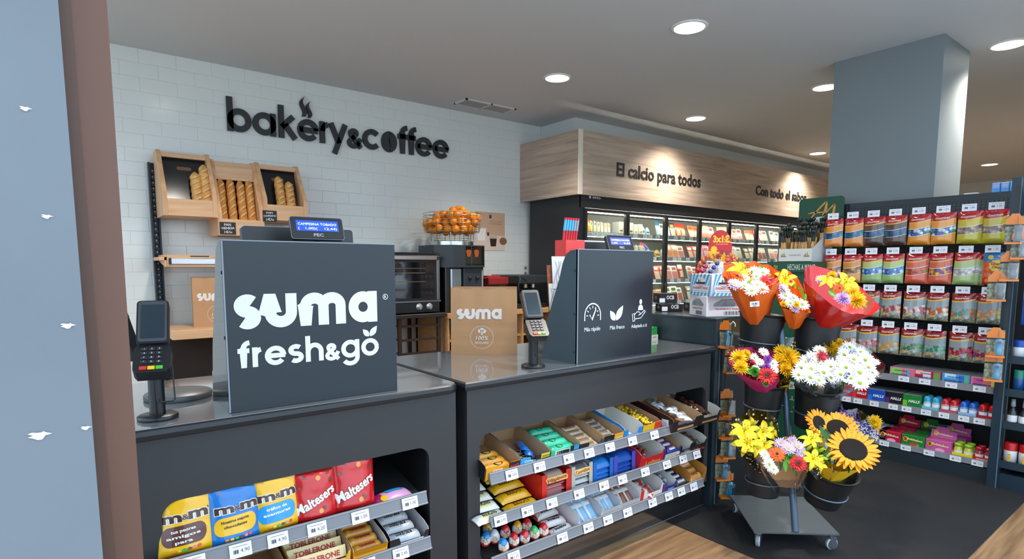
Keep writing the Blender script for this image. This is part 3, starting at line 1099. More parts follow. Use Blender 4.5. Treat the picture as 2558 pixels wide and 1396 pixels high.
# ---------------------------------------------------------------- kraft paper bags
m_kraft = mat('#b98c62', 0.7, var=0.05, vs=9, bump=0.05, bs=120)
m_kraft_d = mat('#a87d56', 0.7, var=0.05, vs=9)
m_bagprint = mat('#e4d9d2', 0.6)
def paper_bag(loc, yaw, w_, h, d, label, tilt=0.0):
    t = thing('paper_bag', label, 'paper bag', loc, (0, 0, yaw))
    rnd = random.Random(3)
    def bulge(x, z):
        return -d / 2 - .004 * math.sin(PI * min(1, max(0, z / h))) - (.0025 * math.cos(x * 60) * (z / h))
    b = B()
    b.grid(lambda u, v: ((u - .5) * w_ * (1 - .01 * v), bulge((u - .5) * w_, v * h) + (.0015 if abs(v - .2) < .02 or abs(v - .42) < .02 else 0), v * h), 16, 24, m_kraft)
    b.build('front', parent=t)
    for sg in (-1, 1):
        b = B()
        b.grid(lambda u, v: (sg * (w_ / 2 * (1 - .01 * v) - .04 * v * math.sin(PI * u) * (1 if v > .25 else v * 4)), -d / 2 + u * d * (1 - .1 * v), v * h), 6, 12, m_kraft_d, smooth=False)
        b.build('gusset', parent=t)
    b = B()
    b.grid(lambda u, v: ((u - .5) * w_ * (1 - .01 * v), d / 2 - .1 * d * v, v * h * 1.006), 8, 8, m_kraft)
    b.box((-w_ / 2, -d / 2, 0), (w_ / 2, d / 2, .002), m_kraft)
    b.build('back', parent=t)
    b = B()
    k = 22
    for i in range(k):
        x = (i / k - .5) * w_ * .99
        b.poly([(x, bulge(x, h) - .0004, h - .006), (x + w_ / k, bulge(x, h) - .0004, h - .006), (x + w_ / k / 2, bulge(x, h) - .0004, h + .003)], m_kraft_d)
    b.build('pinked_edge', parent=t)
    M = frame((0, 0, 0), (1, 0, 0), (0, 0, 1))
    b = B()
    f = lambda x, z: -bulge(x, z) + .0012
    W, xh, kx = .32, h * .155, w_ * .68 / 4.42
    x = -w_ * .41
    for c in 'suma':
        P, a = glyph(c, W)
        for pi, p in enumerate(P):
            L, R = stroke_faces(p, W)
            n = len(p)
            q = [(x + v[0] * kx, h * .53 + v[1] * xh) for v in L + R]
            b.add([(q1[0], q1[1], f(*q1) + pi * 3e-4 + (i % n) * 1.2e-5) for i, q1 in enumerate(q)], [(i, n + i, n + i + 1, i + 1) for i in range(n - 1)], m_bagprint, M)
        x += (a + .08) * kx
    cx, cz, r = -w_ * .035, h * .255, h * .175
    for rr, ww in ((1.0, .012), (.93, .005)):
        L, R = stroke_faces(arc(cx, cz, r * rr, 0, 360, n=40), r * ww * 2)
        n = len(L)
        b.add([(p[0], p[1], f(*p)) for p in L + R], [(i, n + i, n + i + 1, i + 1) for i in range(n - 1)], m_bagprint, M)
    for (ox, oz, rr) in ((-.16, .55, .17), (.02, .62, .2), (.2, .54, .17), (.02, .48, .17)):
        b.poly([(cx + (ox + p[0]) * r, cz + (oz + p[1]) * r, f(cx, cz)) for p in circ(rr, 14)], m_bagprint, M)
    b.poly([(cx + p[0] * r, cz + p[1] * r, f(cx, cz)) for p in ((-.05, .2), (.07, .2), (.06, .5), (-.03, .5))], m_bagprint, M)
    b.text('100%', r * .34, m_bagprint, M, bold=.01, x=cx, y=cz - r * .22, width=r * 1.05, skew=.2, z=f(cx, cz))
    b.text('RECICLABLE', r * .2, m_bagprint, M, bold=.012, x=cx, y=cz - r * .55, width=r * 1.15, z=f(cx, cz))
    b.build('printed_logo', parent=t, label='white printed shop name and recycling mark')
    return t
paper_bag((1.62, 2.30, CT), -.665, .318, .318, .13, 'kraft paper bag with printed logo on the counter between the registers')

# ================================================================ bakery wall: rack, bread bins, loaves, oven, juicer
m_beech = wood('#c69468', '#dcb48b', 2.5, 'X', 0.42, 0.6)
m_beech_v = wood('#c69468', '#dcb48b', 2.5, 'Z', 0.42, 0.6)
m_steel_d = mat('#232a31', 0.4, metal=0.3)
m_navy = mat('#20282f', 0.35)

# steel uprights with slots
def upright(x0, x1, z1, label):
    t = thing('rack_upright', label, 'rack post', ((x0 + x1) / 2, 5.0, 0))
    b = B()
    b.box((x0, 4.99, 0), (x0 + .012, 5.05, z1), m_steel_d)
    b.box((x1 - .012, 4.99, 0), (x1, 5.05, z1), m_steel_d)
    b.box((x0 + .012, 5.03, 0), (x1 - .012, 5.05, z1), m_steel_d)
    b.build('post', parent=t, world=True)
    b = B()
    n = int((z1 - .1) / .042)
    for i in range(n):
        z = .08 + i * .042
        b.box((x0 + .016, 4.994, z), (x1 - .016, 5.03, z + .013), mat('#14181c', .5))
    for i in range(n):
        z = .08 + i * .042 + .02
        b.box(((x0 + x1) / 2 - .005, 5.026, z), ((x0 + x1) / 2 + .005, 5.029, z + .016), mat('#c9d2d4', .4))
    b.build('slots', parent=t, world=True, kind='stuff')
    return t
upright(.548, .606, 2.055, 'dark slotted steel upright on the frame side of the bread bins')
upright(1.585, 1.63, 1.985, 'dark slotted steel upright mostly hidden behind the bread bins, juicer side')

# three sloping wooden bread bins
BINS = []
def bread_bin(x0, x1, z0, z1, label, empty_top=False):
    """open wooden bin: tall sloping sides, black liner, low front board"""
    t = thing('bread_bin', label, 'bread bin', ((x0 + x1) / 2, 4.98, z0))
    yb, yf = 5.0, 4.66
    sw = .028
    side = [(yb, z0), (yf, z0), (yf, z0 + .16), (yb - .14, z1), (yb, z1)]
    for xa in (x0, x1 - sw):
        b = B()
        b.prism(side[::-1], xa, xa + sw, m_beech_v, frame((0, 0, 0), (0, 1, 0), (0, 0, 1)))
        b.build('side_panel', parent=t, world=True)
    b = B()
    b.cbox((x0 + sw, yf, z0), (x1 - sw, yf + .018, z0 + .118), m_beech, .002)
    b.build('front_board', parent=t, world=True)
    b = B()
    b.box((x0 + sw, yf + .018, z0), (x1 - sw, yb, z0 + .02), m_beech)
    b.cbox((x0 + sw, yb - .16, z1 - .05), (x1 - sw, yb - .02, z1 - .015), m_beech, .002)
    if empty_top:
        b.cbox((x0 + sw, yb - .185, z1 - .15), (x1 - sw, yb - .165, z1 - .05), m_beech, .002)
    b.build('rails', parent=t, world=True)
    b = B()
    M = frame(((x0 + x1) / 2, yb - .125 if not empty_top else yb - .05, z1 - .05), (1, 0, 0), (0, .30 if not empty_top else .22, 1))
    h = (z1 - z0 - .05) * 1.03
    b.box(((x0 - x1) / 2 + sw, -h, -.006), ((x1 - x0) / 2 - sw, 0, 0), mat('#1f2225', 0.16), M)
    if not empty_top:
        b.prism(rrect(.095, .026, .0128, 5, -.02 * 0, -.075), 0.0, .0012, mat('#7a5238', .6), M)
    b.build('black_liner', parent=t, world=True, label='glossy black liner with a hand slot')
    return t
bread_bin(.585, .925, 1.655, 2.13, 'wooden bread bin nearest the frame-side upright, two loaves in one corner')
bread_bin(.925, 1.245, 1.53, 2.10, 'middle wooden bread bin, hung lowest, filled with four pale golden loaves', True)
bread_bin(1.245, 1.575, 1.655, 2.11, 'wooden bread bin on the juicer side with a dark card and two loaves')

m_crust = [mat('#c98f4c', 0.6, var=0.35, vs=18, bump=0.4, bs=90), mat('#d09c58', 0.62, var=0.35, vs=22, bump=0.4, bs=80), mat('#c8823a', 0.58, var=0.32, vs=20, bump=0.4, bs=90)]
m_score = mat('#e0b777', 0.75, var=0.2, vs=60)
def loaf(x, y, z, L, r, mi, lean, label, group, roll=0.0):
    t = thing('loaf', label, 'bread', (x, y, z), (lean, roll, 0), group=group)
    b = B()
    prof = []
    N = 22
    for i in range(N + 1):
        u = i / N
        rr = r * min(1, (math.sin(PI * min(u * 3.2, .5)) ** .7) if u < .16 else 1) * (1 if u < .84 else math.cos(PI / 2 * (u - .84) / .165) ** .6)
        prof.append((max(.0005, rr * (1 + .06 * math.sin(u * 40 + x * 60))), u * L))
    b.lathe(prof, m_crust[mi], n=14, sx=1, sy=.8)
    b.build('crust', parent=t)
    b = B()
    for k in range(6):
        u0 = .14 + k * .13
        pts = []
        for q in range(7):
            a = -PI / 2 - .8 + 1.6 * q / 6
            u = u0 + .11 * q / 6
            pts.append((r * 1.02 * math.cos(a), .82 * r * math.sin(a) * 1.02, u * L))
        b.tube(pts, [.002, .0065, .0085, .009, .0085, .0065, .002], m_score, n=5)
    b.build('scoring', parent=t, kind='stuff')
    return t
for (x, zt, mi, lab) in ((.815, 1.985, 1, 'short floury loaf beside the taller one in the frame-side bin'), (.875, 2.045, 1, 'tall floury loaf against the partition of the frame-side bin')):
    loaf(x, 4.712, 1.68, (zt - 1.68) * 1.04, .037, mi, -.285, lab, 'floury loaves in the frame-side bin')
for i, x in enumerate((.985, 1.052, 1.122, 1.185)):
    loaf(x, 4.74, 1.555, .415 + .012 * (i % 2), .031, 2, -.22, ['golden loaf first from the frame side in the middle bin', 'golden loaf second from the frame side in the middle bin', 'golden loaf third from the frame side in the middle bin', 'golden loaf last from the frame side in the middle bin'][i], 'golden loaves in the middle bin')
for (x, zt, mi, lab) in ((1.40, 2.01, 0, 'tall rustic loaf beside the chalk card in the juicer-side bin'), (1.475, 1.975, 0, 'shorter rustic loaf at the edge of the juicer-side bin')):
    loaf(x, 4.712, 1.68, (zt - 1.68) * 1.04, .036, mi, -.285, lab, 'rustic loaves in the juicer-side bin')

m_chalk = mat('#191b1c', 0.55)
m_chalkp = mat('#f2f2ee', 0.6)
def chalk_card(c, w_, h, lines, label):
    b = B(FRONT(c))
    b.prism(rrect(w_, h, .002), -.002, 0, m_chalk)
    for (s, y, hh, ww) in lines:
        b.text(s, hh, m_chalkp, Matrix.Rotation(.05, 4, 'Z'), bold=.006, y=y, z=.0006, width=ww)
    b.build('chalk_price_card', label=label, cat='price card')
pc = (0.987, 4.655, 1.581)
chalk_card((pc[0], 4.655, pc[2]), .108, .088, [('PAN', .017, .018, .045), ('VIENESA', -.007, .016, .09), ('1€/u', -.035, .017, .05)], 'black chalk card reading Pan Vienesa on the middle bread bin')
pc = (1.285, 4.655, 1.684)
chalk_card((pc[0], 4.655, pc[2]), .102, .085, [('PAN', .018, .014, .045), ('CAMPESINO', -.004, .012, .09), ('1€/u', -.033, .018, .052)], 'black chalk card reading Pan Campesino on the juicer-side bread bin')

# shelf with a metal price rail below the bins, and the broad bottom shelf with a paper bag
sx0, sx1 = .548, 1.58
t = thing('wall_shelf', 'wooden shelf with a silver price rail under the bread bins', 'shelf', (1.06, 4.85, 1.34))
b = B()
b.cbox((sx0, 4.70, 1.345), (sx1, 5.03, 1.37), m_beech, .002)
b.cbox((sx0 + .045, 4.685, 1.30), (sx1, 4.705, 1.385), m_beech, .002)
b.prism([(4.70, 1.30), (5.0, 1.345), (5.0, 1.385), (4.70, 1.385)][::-1], sx0 + .03, sx0 + .05, m_beech_v, frame((0, 0, 0), (0, 1, 0), (0, 0, 1)))
b.build('board', parent=t, world=True)
b = B()
b.prism([(4.684, 1.318), (4.684, 1.362), (4.674, 1.356), (4.674, 1.322)], sx0 + .07, sx1, mat('#c9c9cf', .25, metal=.8), frame((0, 0, 0), (0, 1, 0), (0, 0, 1)))
b.build('metal_rail', parent=t, world=True)
b = B()
b.box((sx0 + .055, 4.674, 1.318), (sx0 + .07, 4.684, 1.362), m_steel_d)
b.box((sx0 + .19, 4.683, 1.372), (sx0 + .31, 4.6845, 1.379), m_steel_d)
b.build('end_cap', parent=t, world=True)
t = thing('base_shelf', 'thick wooden base shelf on the bakery wall carrying a paper bag', 'shelf', (1.1, 4.8, .8))
b = B()
b.cbox((.575, 4.52, .80), (1.62, 5.03, .862), m_beech, .003)
b.build('board', parent=t, world=True)
b = B()
b.box((.60, 4.6, .35), (1.6, 5.03, .37), m_beech)
b.box((.60, 4.98, .0), (1.6, 5.03, .8), mat('#2a211b', .6))
b.build('lower_board', parent=t, world=True)
paper_bag((.915, 4.78, .862), -.12, .33, .36, .15, 'kraft paper bag standing on the wall shelf behind the counter')
# papers and cardboard boxes below the shelf (behind the counter)
def flat_box(a, c, col, label, cat='box', rz=0):
    b = B()
    b.cbox(a, c, mat(col, .65, var=.06, vs=8), .003)
    return b.build('cardboard_box', label=label, cat=cat)
flat_box((.50, 2.55, .80), (1.0, 2.80, .845), '#a98057', 'low brown cardboard box under the sheaf of papers, topmost')
flat_box((.47, 2.53, .755), (1.03, 2.82, .80), '#b08a60', 'low brown cardboard box under another, behind the counter')
t = thing('service_desk', 'white service desk behind the checkout counter under cardboard boxes', 'desk', (.6, 2.75, 0))
b = B()
b.cbox((-.6, 2.52, .72), (1.1, 3.0, .755), mat('#d8dad9', .4), .003)
b.build('desk_top', parent=t, world=True)
b = B()
for x in (-.55, 1.05):
    b.box((x - .02, 2.55, 0), (x + .02, 2.98, .72), m_body)
b.build('leg_panel', parent=t, world=True, kind='stuff')
t = thing('paper_sheaf', 'sheaf of white papers fanned out on the cardboard box behind the counter', 'papers', (.75, 2.67, .845))
for k in range(9):
    b = B()
    M = Matrix.Translation((.76 - .004 * k, 2.68, .846 + .0035 * k)) @ Matrix.Rotation(-.3 + .06 * k, 4, 'Z')
    b.grid(lambda u, v: ((u - .5) * .3, (v - .5) * .21, .035 * (1 - u) ** 2 + .001 * k), 6, 2, mat('#e6e8ea', .6), M, smooth=False)
    b.build('sheet', parent=t, world=True)

# ---------------------------------------------------------------- back counter, oven on a stand, juicer
t = thing('back_counter', 'wooden back counter unit under the orange juicer and coffee machine', 'counter', (3.3, 4.75, 0))
m_oak = wood('#b8834f', '#d0a06c', 2.5, 'X', .45, .6)
b = B()
b.cbox((2.70, 4.40, .84), (4.02, 5.06, .885), m_oak, .003)
b.build('worktop', parent=t, world=True)
for xa in (2.72, 3.15, 3.58, 3.98):
    b = B()
    b.cbox((xa, 4.44, .0), (xa + .02, 5.04, .84), m_oak, .002)
    b.build('side_panel', parent=t, world=True)
b = B()
b.box((2.72, 5.0, 0), (4.0, 5.03, .84), mat('#1d1a18', .6))
for z in (.12, .42, .62):
    b.box((2.74, 4.46, z), (3.98, 5.0, z + .018), m_oak)
b.build('shelves', parent=t, world=True)

m_st = mat('#8f8a86', .28, metal=.9)
m_st_d = mat('#4a4644', .35, metal=.8)
m_blackglass = mat('#0e0c0c', .06, coat=1.0)
OX0, OX1, OY, OZ0, OZ1 = 1.95, 2.665, 4.45, .90, 1.425
t = thing('oven', 'black and steel convection oven with two knobs next to the orange juicer', 'oven', ((OX0 + OX1) / 2, 4.75, OZ0))
b = B()
b.cbox((OX0, OY + .03, OZ0), (OX1, 5.04, OZ1 - .012), m_st_d, .006)
b.box((OX0 + .01, OY + .02, OZ1 - .012), (OX1 - .03, 5.03, OZ1), m_edge)
b.build('housing', parent=t, world=True)
b = B()
b.cbox((OX0, OY, OZ0 + .105), (OX1 - .045, OY + .028, OZ1 - .02), m_black, .004)
b.cbox((OX1 - .045, OY - .003, OZ0 + .11), (OX1 - .015, OY + .028, OZ1 - .03), m_st, .003)
door = b.build('door', parent=t, world=True)
b = B()
b.box((OX0 + .02, OY - .001, OZ0 + .13), (OX1 - .075, OY + .002, OZ1 - .085), m_blackglass)
b.build('window_pane', parent=door, world=True)
for z in (.27, .345, .385):
    b = B()
    b.box((OX0 + .05, OY - .0022, OZ0 + z), (OX1 - .16, OY - .001, OZ0 + z + .006), mat('#77684f', .4, metal=.6))
    b.build('oven_rack', parent=door, world=True)
b = B()
b.cbox((OX0, OY - .045, OZ1 - .065), (OX1 - .065, OY - .025, OZ1 - .03), mat('#a89c94', .25, metal=.9), .004)
b.cbox((OX1 - .065, OY - .04, OZ1 - .063), (OX1 - .03, OY, OZ1 - .035), m_edge, .003)
b.build('handle', parent=door, world=True)
b = B()
b.cbox((OX0, OY - .002, OZ0 + .005), (OX1 - .035, OY + .03, OZ0 + .095), m_black, .003)
b.box((OX0, OY - .006, OZ0 + .095), (OX1 - .01, OY + .01, OZ0 + .108), m_st)
pan = b.build('control_panel', parent=t, world=True)
for x in (OX1 - .225, OX1 - .125):
    b = B()
    b.lathe([(.031, 0), (.03, .004), (.024, .006), (.021, .024), (.001, .025)], mat('#a9aaab', .3, metal=.6), FRONT((x, OY - .002, OZ0 + .055)), n=20)
    b.box((-.004, -.021, .02), (.004, .021, .03), mat('#c9cacb', .3, metal=.6), FRONT((x, OY - .002, OZ0 + .055)))
    b.build('knob', parent=pan, world=True)
t = thing('oven_stand', 'open dark steel rack standing under the oven', 'rack', ((OX0 + OX1) / 2, 4.7, 0))
b = B()
b.cbox((OX0 - .02, OY - .04, .862), (OX1 + .03, 5.04, .895), m_st_d, .003)
b.build('top_frame', parent=t, world=True)
for x in (OX0 + .0, 2.24, OX1 - .04):
    for y in (OY + .0, 5.0):
        if x == 2.24 and y == 5.0: continue
        b = B()
        b.box((x, y, 0), (x + .03, y + .03, .862), mat('#4a3a33', .4, metal=.5))
        b.build('leg', parent=t, world=True)
for z in (.3, .42, .54, .66, .78):
    b = B()
    b.box((2.27, OY, z), (OX1 - .04, OY + .02, z + .02), mat('#4a3a33', .4, metal=.5))
    b.box((2.27, OY + .02, z), (2.29, 5.0, z + .015), mat('#4a3a33', .4, metal=.5))
    b.build('tray_runner', parent=t, world=True)
b = B()
b.box((1.68, 4.6, 0), (1.90, 5.03, .9), mat('#2b2523', .5))
b.build('side_cabinet', label='dark cabinet behind the paper bag, beside the oven stand', cat='cabinet')

# orange juicer: steel column, black hood with window, wire basket full of oranges
JX, JY = 2.89, 4.62
t = thing('juicer', 'tall black and steel orange juicer with a wire basket on top', 'juicer', (JX, JY, .885))
m_blk = mat('#2b3035', .4)
b = B()
b.cbox((JX - .175, JY - .16, .885), (JX + .19, JY + .2, 1.30), mat('#4b4844', .3, metal=.8), .006)
b.build('body', parent=t, world=True)
b = B()
b.cbox((JX - .13, JY - .185, .89), (JX - .015, JY - .155, 1.29), mat('#aab0b4', .25, metal=.85), .01)
b.build('steel_column', parent=t, world=True)
b = B()
b.cbox((JX - .005, JY - .2, .92), (JX + .215, JY - .155, 1.295), m_blk, .006)
b.box((JX + .19, JY - .203, .95), (JX + .205, JY - .199, 1.27), mat('#c9cbcc', .3, metal=.7))
b.build('squeezer_panel', parent=t, world=True)
for x in (.06, .14):
    b = B()
    b.lathe([(.018, 0), (.017, .014), (.01, .02), (.001, .021)], m_edge, FRONT((JX + x, JY - .2, 1.20)), n=14)
    b.build('knob', parent=t, world=True)
b = B()
pts = [(-.255, .18), (-.255, -.1), (-.13, -.22), (.0, -.225), (.205, -.225), (.26, -.15), (.26, .18)]
b.prism([(JX + x, JY + y) for x, y in pts], 1.295, 1.495, m_blk)
hood = b.build('hood', parent=t, world=True)
b = B()
b.box((JX + .0, JY - .2265, 1.315), (JX + .20, JY - .2255, 1.485), mat('#17120f', .08, coat=1))
b.box((JX + .06, JY - .228, 1.31), (JX + .062, JY - .2265, 1.49), mat('#8b8682', .3, metal=.6))
b.box((JX + .2195 - .0, JY - .19, 1.41), (JX + .2465, JY - .1895, 1.415), m_paper)
b.build('window_pane', parent=hood, world=True, label='dark window of the hood')
for x in (.03, .115):
    b = B()
    b.prism([(-.028, .02), (-.016, -.03), (.016, -.03), (.028, .02), (.018, .034), (-.018, .034)], 0, .004, mat('#9c4a16', .4), FRONT((JX + x, JY - .2268, 1.42)))
    b.build('squeezing_cup', parent=hood, world=True)
m_wire = mat('#b9b6ae', .22, metal=.95)
b = B()
b.cyl((JX + .0, JY, 1.495), (JX + .0, JY, 1.53), .20, mat('#c2c1bb', .2, metal=.95), n=32)
ringr = [(1.535, .205), (1.555, .205), (1.575, .205), (1.595, .205), (1.61, .21)]
for z, r in ringr:
    b.tube([(JX + r * math.cos(a), JY + r * math.sin(a), z) for a in [2 * PI * i / 36 for i in range(36)]], .0022, m_wire, n=5, closed=True)
for z, r in ((1.62, .252), (1.655, .262), (1.69, .262), (1.725, .264), (1.76, .266), (1.785, .268)):
    b.tube([(JX + r * math.cos(a), JY + r * math.sin(a), z) for a in [2 * PI * i / 40 for i in range(40)]], .0028, m_wire, n=5, closed=True)
for i in range(14):
    a = 2 * PI * i / 14
    c, s_ = math.cos(a), math.sin(a)
    b.tube([(JX + .205 * c, JY + .205 * s_, 1.525), (JX + .205 * c, JY + .205 * s_, 1.61), (JX + .255 * c, JY + .255 * s_, 1.625), (JX + .268 * c, JY + .268 * s_, 1.785)], .003, m_wire, n=5)
b.build('wire_basket', parent=t, world=True)
m_or = mat('#ef8d12', .42, var=.12, vs=6, bump=.15, bs=300)
ob = B()
ob.ball((0, 0, .037), .037, m_or, 12)
omesh = ob.mesh('orange')
stem = B()
stem.ball((0, 0, .0735), .0035, mat('#7a6a1d', .7), 6)
smesh = stem.mesh('stem')
spots = []
for lay, (z, R) in enumerate(((1.612, .206), (1.672, .214), (1.732, .214))):
    n = int(2 * PI * R / .079)
    for i in range(n):
        a = 2 * PI * (i + .5 * lay) / n
        if lay == 2 and math.cos(a - 2.6) > .45: continue
        spots.append((JX + R * math.cos(a), JY + R * math.sin(a), z))
    Ri = R - .078
    n = int(2 * PI * Ri / .082)
    for i in range(n):
        a = 2 * PI * (i + .25 * lay) / n
        spots.append((JX + Ri * math.cos(a), JY + Ri * math.sin(a), z + .008))
for i in range(4):
    a = 2 * PI * i / 4 + .4
    spots.append((JX + .05 * math.cos(a) + .03, JY + .05 * math.sin(a), 1.797))
lab_or = 'orange heaped in the wire basket of the juicer'
for i, p in enumerate(spots):
    o = bpy.data.objects.new('orange', omesh)
    COL.objects.link(o)
    o.location = p
    o.rotation_euler = (random.uniform(-1, 1), random.uniform(-1, 1), random.uniform(0, 6))
    tag(o, lab_or, 'orange', 'oranges in the juicer basket')
    s_ = bpy.data.objects.new('stem', smesh)
    COL.objects.link(s_)
    s_.parent = o

# coffee poster on the tiles
p0, p1 = (3.454, 5.066, 1.867), (3.840, 5.066, 1.476)
t = thing('poster', 'beige coffee poster on the tiled wall behind the juicer', 'poster', ((p0[0] + p1[0]) / 2, 5.068, p1[2]))
w_, h = p1[0] - p0[0], p0[2] - p1[2] + .01
M = FRONT(((p0[0] + p1[0]) / 2, 5.068, p1[2] + h / 2))
b = B()
b.box((-w_ / 2, -h / 2, 0), (w_ / 2, h / 2, .002), mat('#cfa98c', .5), M)
b.build('sheet', parent=t, world=True)
b = B()
z = .0028
b.poly([(-w_ / 2, -h / 2, z), (w_ / 2, -h / 2, z), (w_ / 2, -h * .12, z), (-w_ / 2, -h * .05, z)], mat('#e2cdbd', .5), M)
b.poly([(-.16, -.1, z + .0003), (-.07, -.1, z + .0003), (-.055, .03, z + .0003), (-.175, .03, z + .0003)], mat('#efece6', .5), M)
b.poly([(.0, -.16, z + .0003), (.075, -.16, z + .0003), (.09, -.04, z + .0003), (-.015, -.04, z + .0003)], mat('#cdb9a6', .4), M)
b.poly([(.003, -.158, z + .0006), (.072, -.158, z + .0006), (.083, -.075, z + .0006), (-.008, -.075, z + .0006)], mat('#3d2418', .4), M)
b.prism(circ(.05, 18, .17, -.1, ry=.04), z, z + .0006, mat('#8d5f40', .5), M)
for (sx, sy) in ((-.0, .155), (-.03, -.03)):
    b.box((sx - .014, sy - .018, z), (sx + .014, sy + .018, z + .0007), m_ink, M)
for i, (s_, yy, ww) in enumerate((('TIME TO TAKE', .10, .17), ('COFFEE BREAK', .075, .19))):
    b.text(s_, .012, mat('#8b6a55', .5), M, x=.07, y=yy, z=z + .0004, width=ww)
b.build('print', parent=t, world=True)

# coffee machine and a red box on the back counter
b = B()
b.cbox((3.26, 4.6, .885), (3.42, 4.85, 1.13), mat('#3a3a3c', .4), .006)
b.cbox((3.22, 4.5, 1.13), (3.46, 4.9, 1.2), mat('#8f1b1f', .4), .008)
b.cbox((3.24, 4.55, 1.2), (3.40, 4.88, 1.215), mat('#b3292c', .4), .004)
b.build('capsule_dispenser', label='dark dispenser with a red top beside the juicer', cat='dispenser')
t = thing('coffee_machine', 'black coffee machine on the back counter behind the card terminal', 'coffee machine', (3.76, 4.7, .885))
b = B()
b.cbox((3.58, 4.5, .885), (3.96, 4.98, .93), m_edge, .006)
b.cbox((3.60, 4.72, .93), (3.95, 4.98, 1.19), m_edge, .01)
b.cbox((3.58, 4.48, 1.13), (3.96, 4.98, 1.22), m_blk, .012)
b.build('body', parent=t, world=True)
b = B()
b.cyl((3.72, 4.56, 1.09), (3.72, 4.56, 1.13), .02, mat('#c9b48c', .3, metal=.6))
b.cyl((3.82, 4.56, 1.09), (3.82, 4.56, 1.13), .02, mat('#c9c9c8', .3, metal=.8))
b.build('spout', parent=t, world=True, kind='stuff')
b = B()
b.tube([(3.64, 4.45, 1.16), (3.55, 4.42, 1.2), (3.5, 4.4, 1.12), (3.52, 4.4, 1.0), (3.6, 4.42, .9)], .006, m_edge, n=6)
b.build('cable', parent=t, world=True)

# ================================================================ refrigerated wall with glass doors and wooden fascia
FX0, FX1, FY, FZ = 4.095, 10.2, 4.154, 2.01
m_ash = wood('#a08b79', '#c9b6a3', 1.6, 'X', .5, 1.1)
m_ash_y = wood('#a08b79', '#c9b6a3', 1.6, 'Y', .5, 1.1)
m_frk = mat('#1d2025', .38)
t = thing('fascia', 'light wood fascia board with raised dark lettering over the refrigerators', 'fascia', (7, 4.3, FZ))
b = B()
b.box((FX0, FY, FZ), (FX1, FY + .02, 2.63), m_ash)
b.build('front_board', parent=t, world=True)
b = B()
b.box((FX0 - .05 + .01, FY + .012, FZ), (FX0 - .02, WY - .01, 2.63), m_ash_y)
b.build('side_board', parent=t, world=True)
b = B()
b.box((FX0 - .04, FY - .003, FZ), (FX0 + .012, FY + .014, 2.632), mat('#e6dccb', .35))
b.build('corner_strip', parent=t, world=True, label='pale corner strip')
m_let = mat('#23201e', .5)
def raised(s, xa, xb, z, h, name):
    b = B(FRONT((0, FY - .001, 0)))
    b.text(s, h, m_let, Matrix(), bold=.018, x=(xa + xb) / 2, y=z, width=xb - xa, ext=.006, z=0)
    return b.build(name, parent=t, world=True)
# z of raised letters: front plane a little in front of the board
ta, tb_, tc_ = (4.598, 4.148, 2.239), (6.061, 4.148, 2.256), (4.595, 4.148, 2.372)
raised('El calcio para todos', ta[0], tb_[0], ta[2], tc_[2] - ta[2], 'lettering')
ta, tb_, tc_ = (7.294, 4.148, 2.245), (8.632, 4.148, 2.254), (7.284, 4.148, 2.369)
raised('Con todo el sabor', ta[0], tb_[0] + .05, ta[2], tc_[2] - ta[2], 'lettering')

fr = thing('refrigerator', 'long black wall refrigerator with glass doors and lit shelves of food', 'refrigerator', (7, 4.6, 0))
b = B()
b.box((FX0 + .03, FY + .04, 0), (FX0 + .09, 4.98, FZ), m_frk)
b.build('side_panel', parent=fr, world=True)
b = B()
b.box((FX0 + .09, 4.95, 0), (FX1, 4.98, FZ), mat('#b9bcb8', .4))
b.box((FX0 + .09, FY + .04, 0), (FX1, 4.95, .12), m_frk)
b.box((FX0 + .09, FY + .1, FZ - .09), (FX1, 4.95, FZ), m_frk)
b.build('cabinet', parent=fr, world=True)
b = B()
b.box((FX0 + .03, FY + .035, FZ - .12), (FX1, FY + .055, FZ), m_frk)
b.box((FX0 + .03, FY + .035, 0), (FX1, FY + .055, .16), m_frk)
b.build('front_band', parent=fr, world=True)
b = B(FRONT((0, FY + .0345, 0)))
la = (4.327, 4.189, 1.996)
b.text('infrico', .024, m_paper, Matrix(), bold=.02, x=la[0] + .02, y=la[2] - .008, width=.115, z=.0003)
b.prism(circ(.014, 14, la[0] - .075, la[2] + .002), .0002, .0005, m_paper)
b.build('maker_badge', parent=fr, world=True)
DX = [4.175, 4.812, 5.472, 6.124, 6.76, 7.42, 8.07, 8.73, 9.4, 10.05]
m_glass = film('#f6fcfa', .94, .02)
for i in range(len(DX) - 1):
    xa, xb = DX[i] + .006, DX[i + 1] - .006
    b = B()
    y0, y1, z0, z1 = FY + .02, FY + .05, .17, FZ - .125
    fw = .026
    b.box((xa, y0, z0), (xa + fw, y1, z1), m_frk)
    b.box((xb - fw, y0, z0), (xb, y1, z1), m_frk)
    b.box((xa + fw, y0, z1 - .03), (xb - fw, y1, z1), m_frk)
    b.box((xa + fw, y0, z0), (xb - fw, y1, z0 + .04), m_frk)
    d = b.build('door', parent=fr, world=True)
    b = B()
    b.box((xa + fw, y0 + .010, z0 + .04), (xb - fw, y0 + .014, z1 - .03), m_glass)
    b.build('glass_pane', parent=d, world=True)
    if i in (1, 3, 5, 7):
        b = B()
        b.cyl((xb - .012, y0 - .03, .75), (xb - .012, y0 - .03, 1.12), .014, m_frk)
        b.box((xb - .018, y0 - .03, .76), (xb - .006, y0, .78), m_frk)
        b.box((xb - .018, y0 - .03, 1.09), (xb - .006, y0, 1.11), m_frk)
        b.build('handle', parent=d, world=True)
SZ = [1.63, 1.38, 1.125, .87, .615]
m_fsh = mat('#aab0b2', .4)
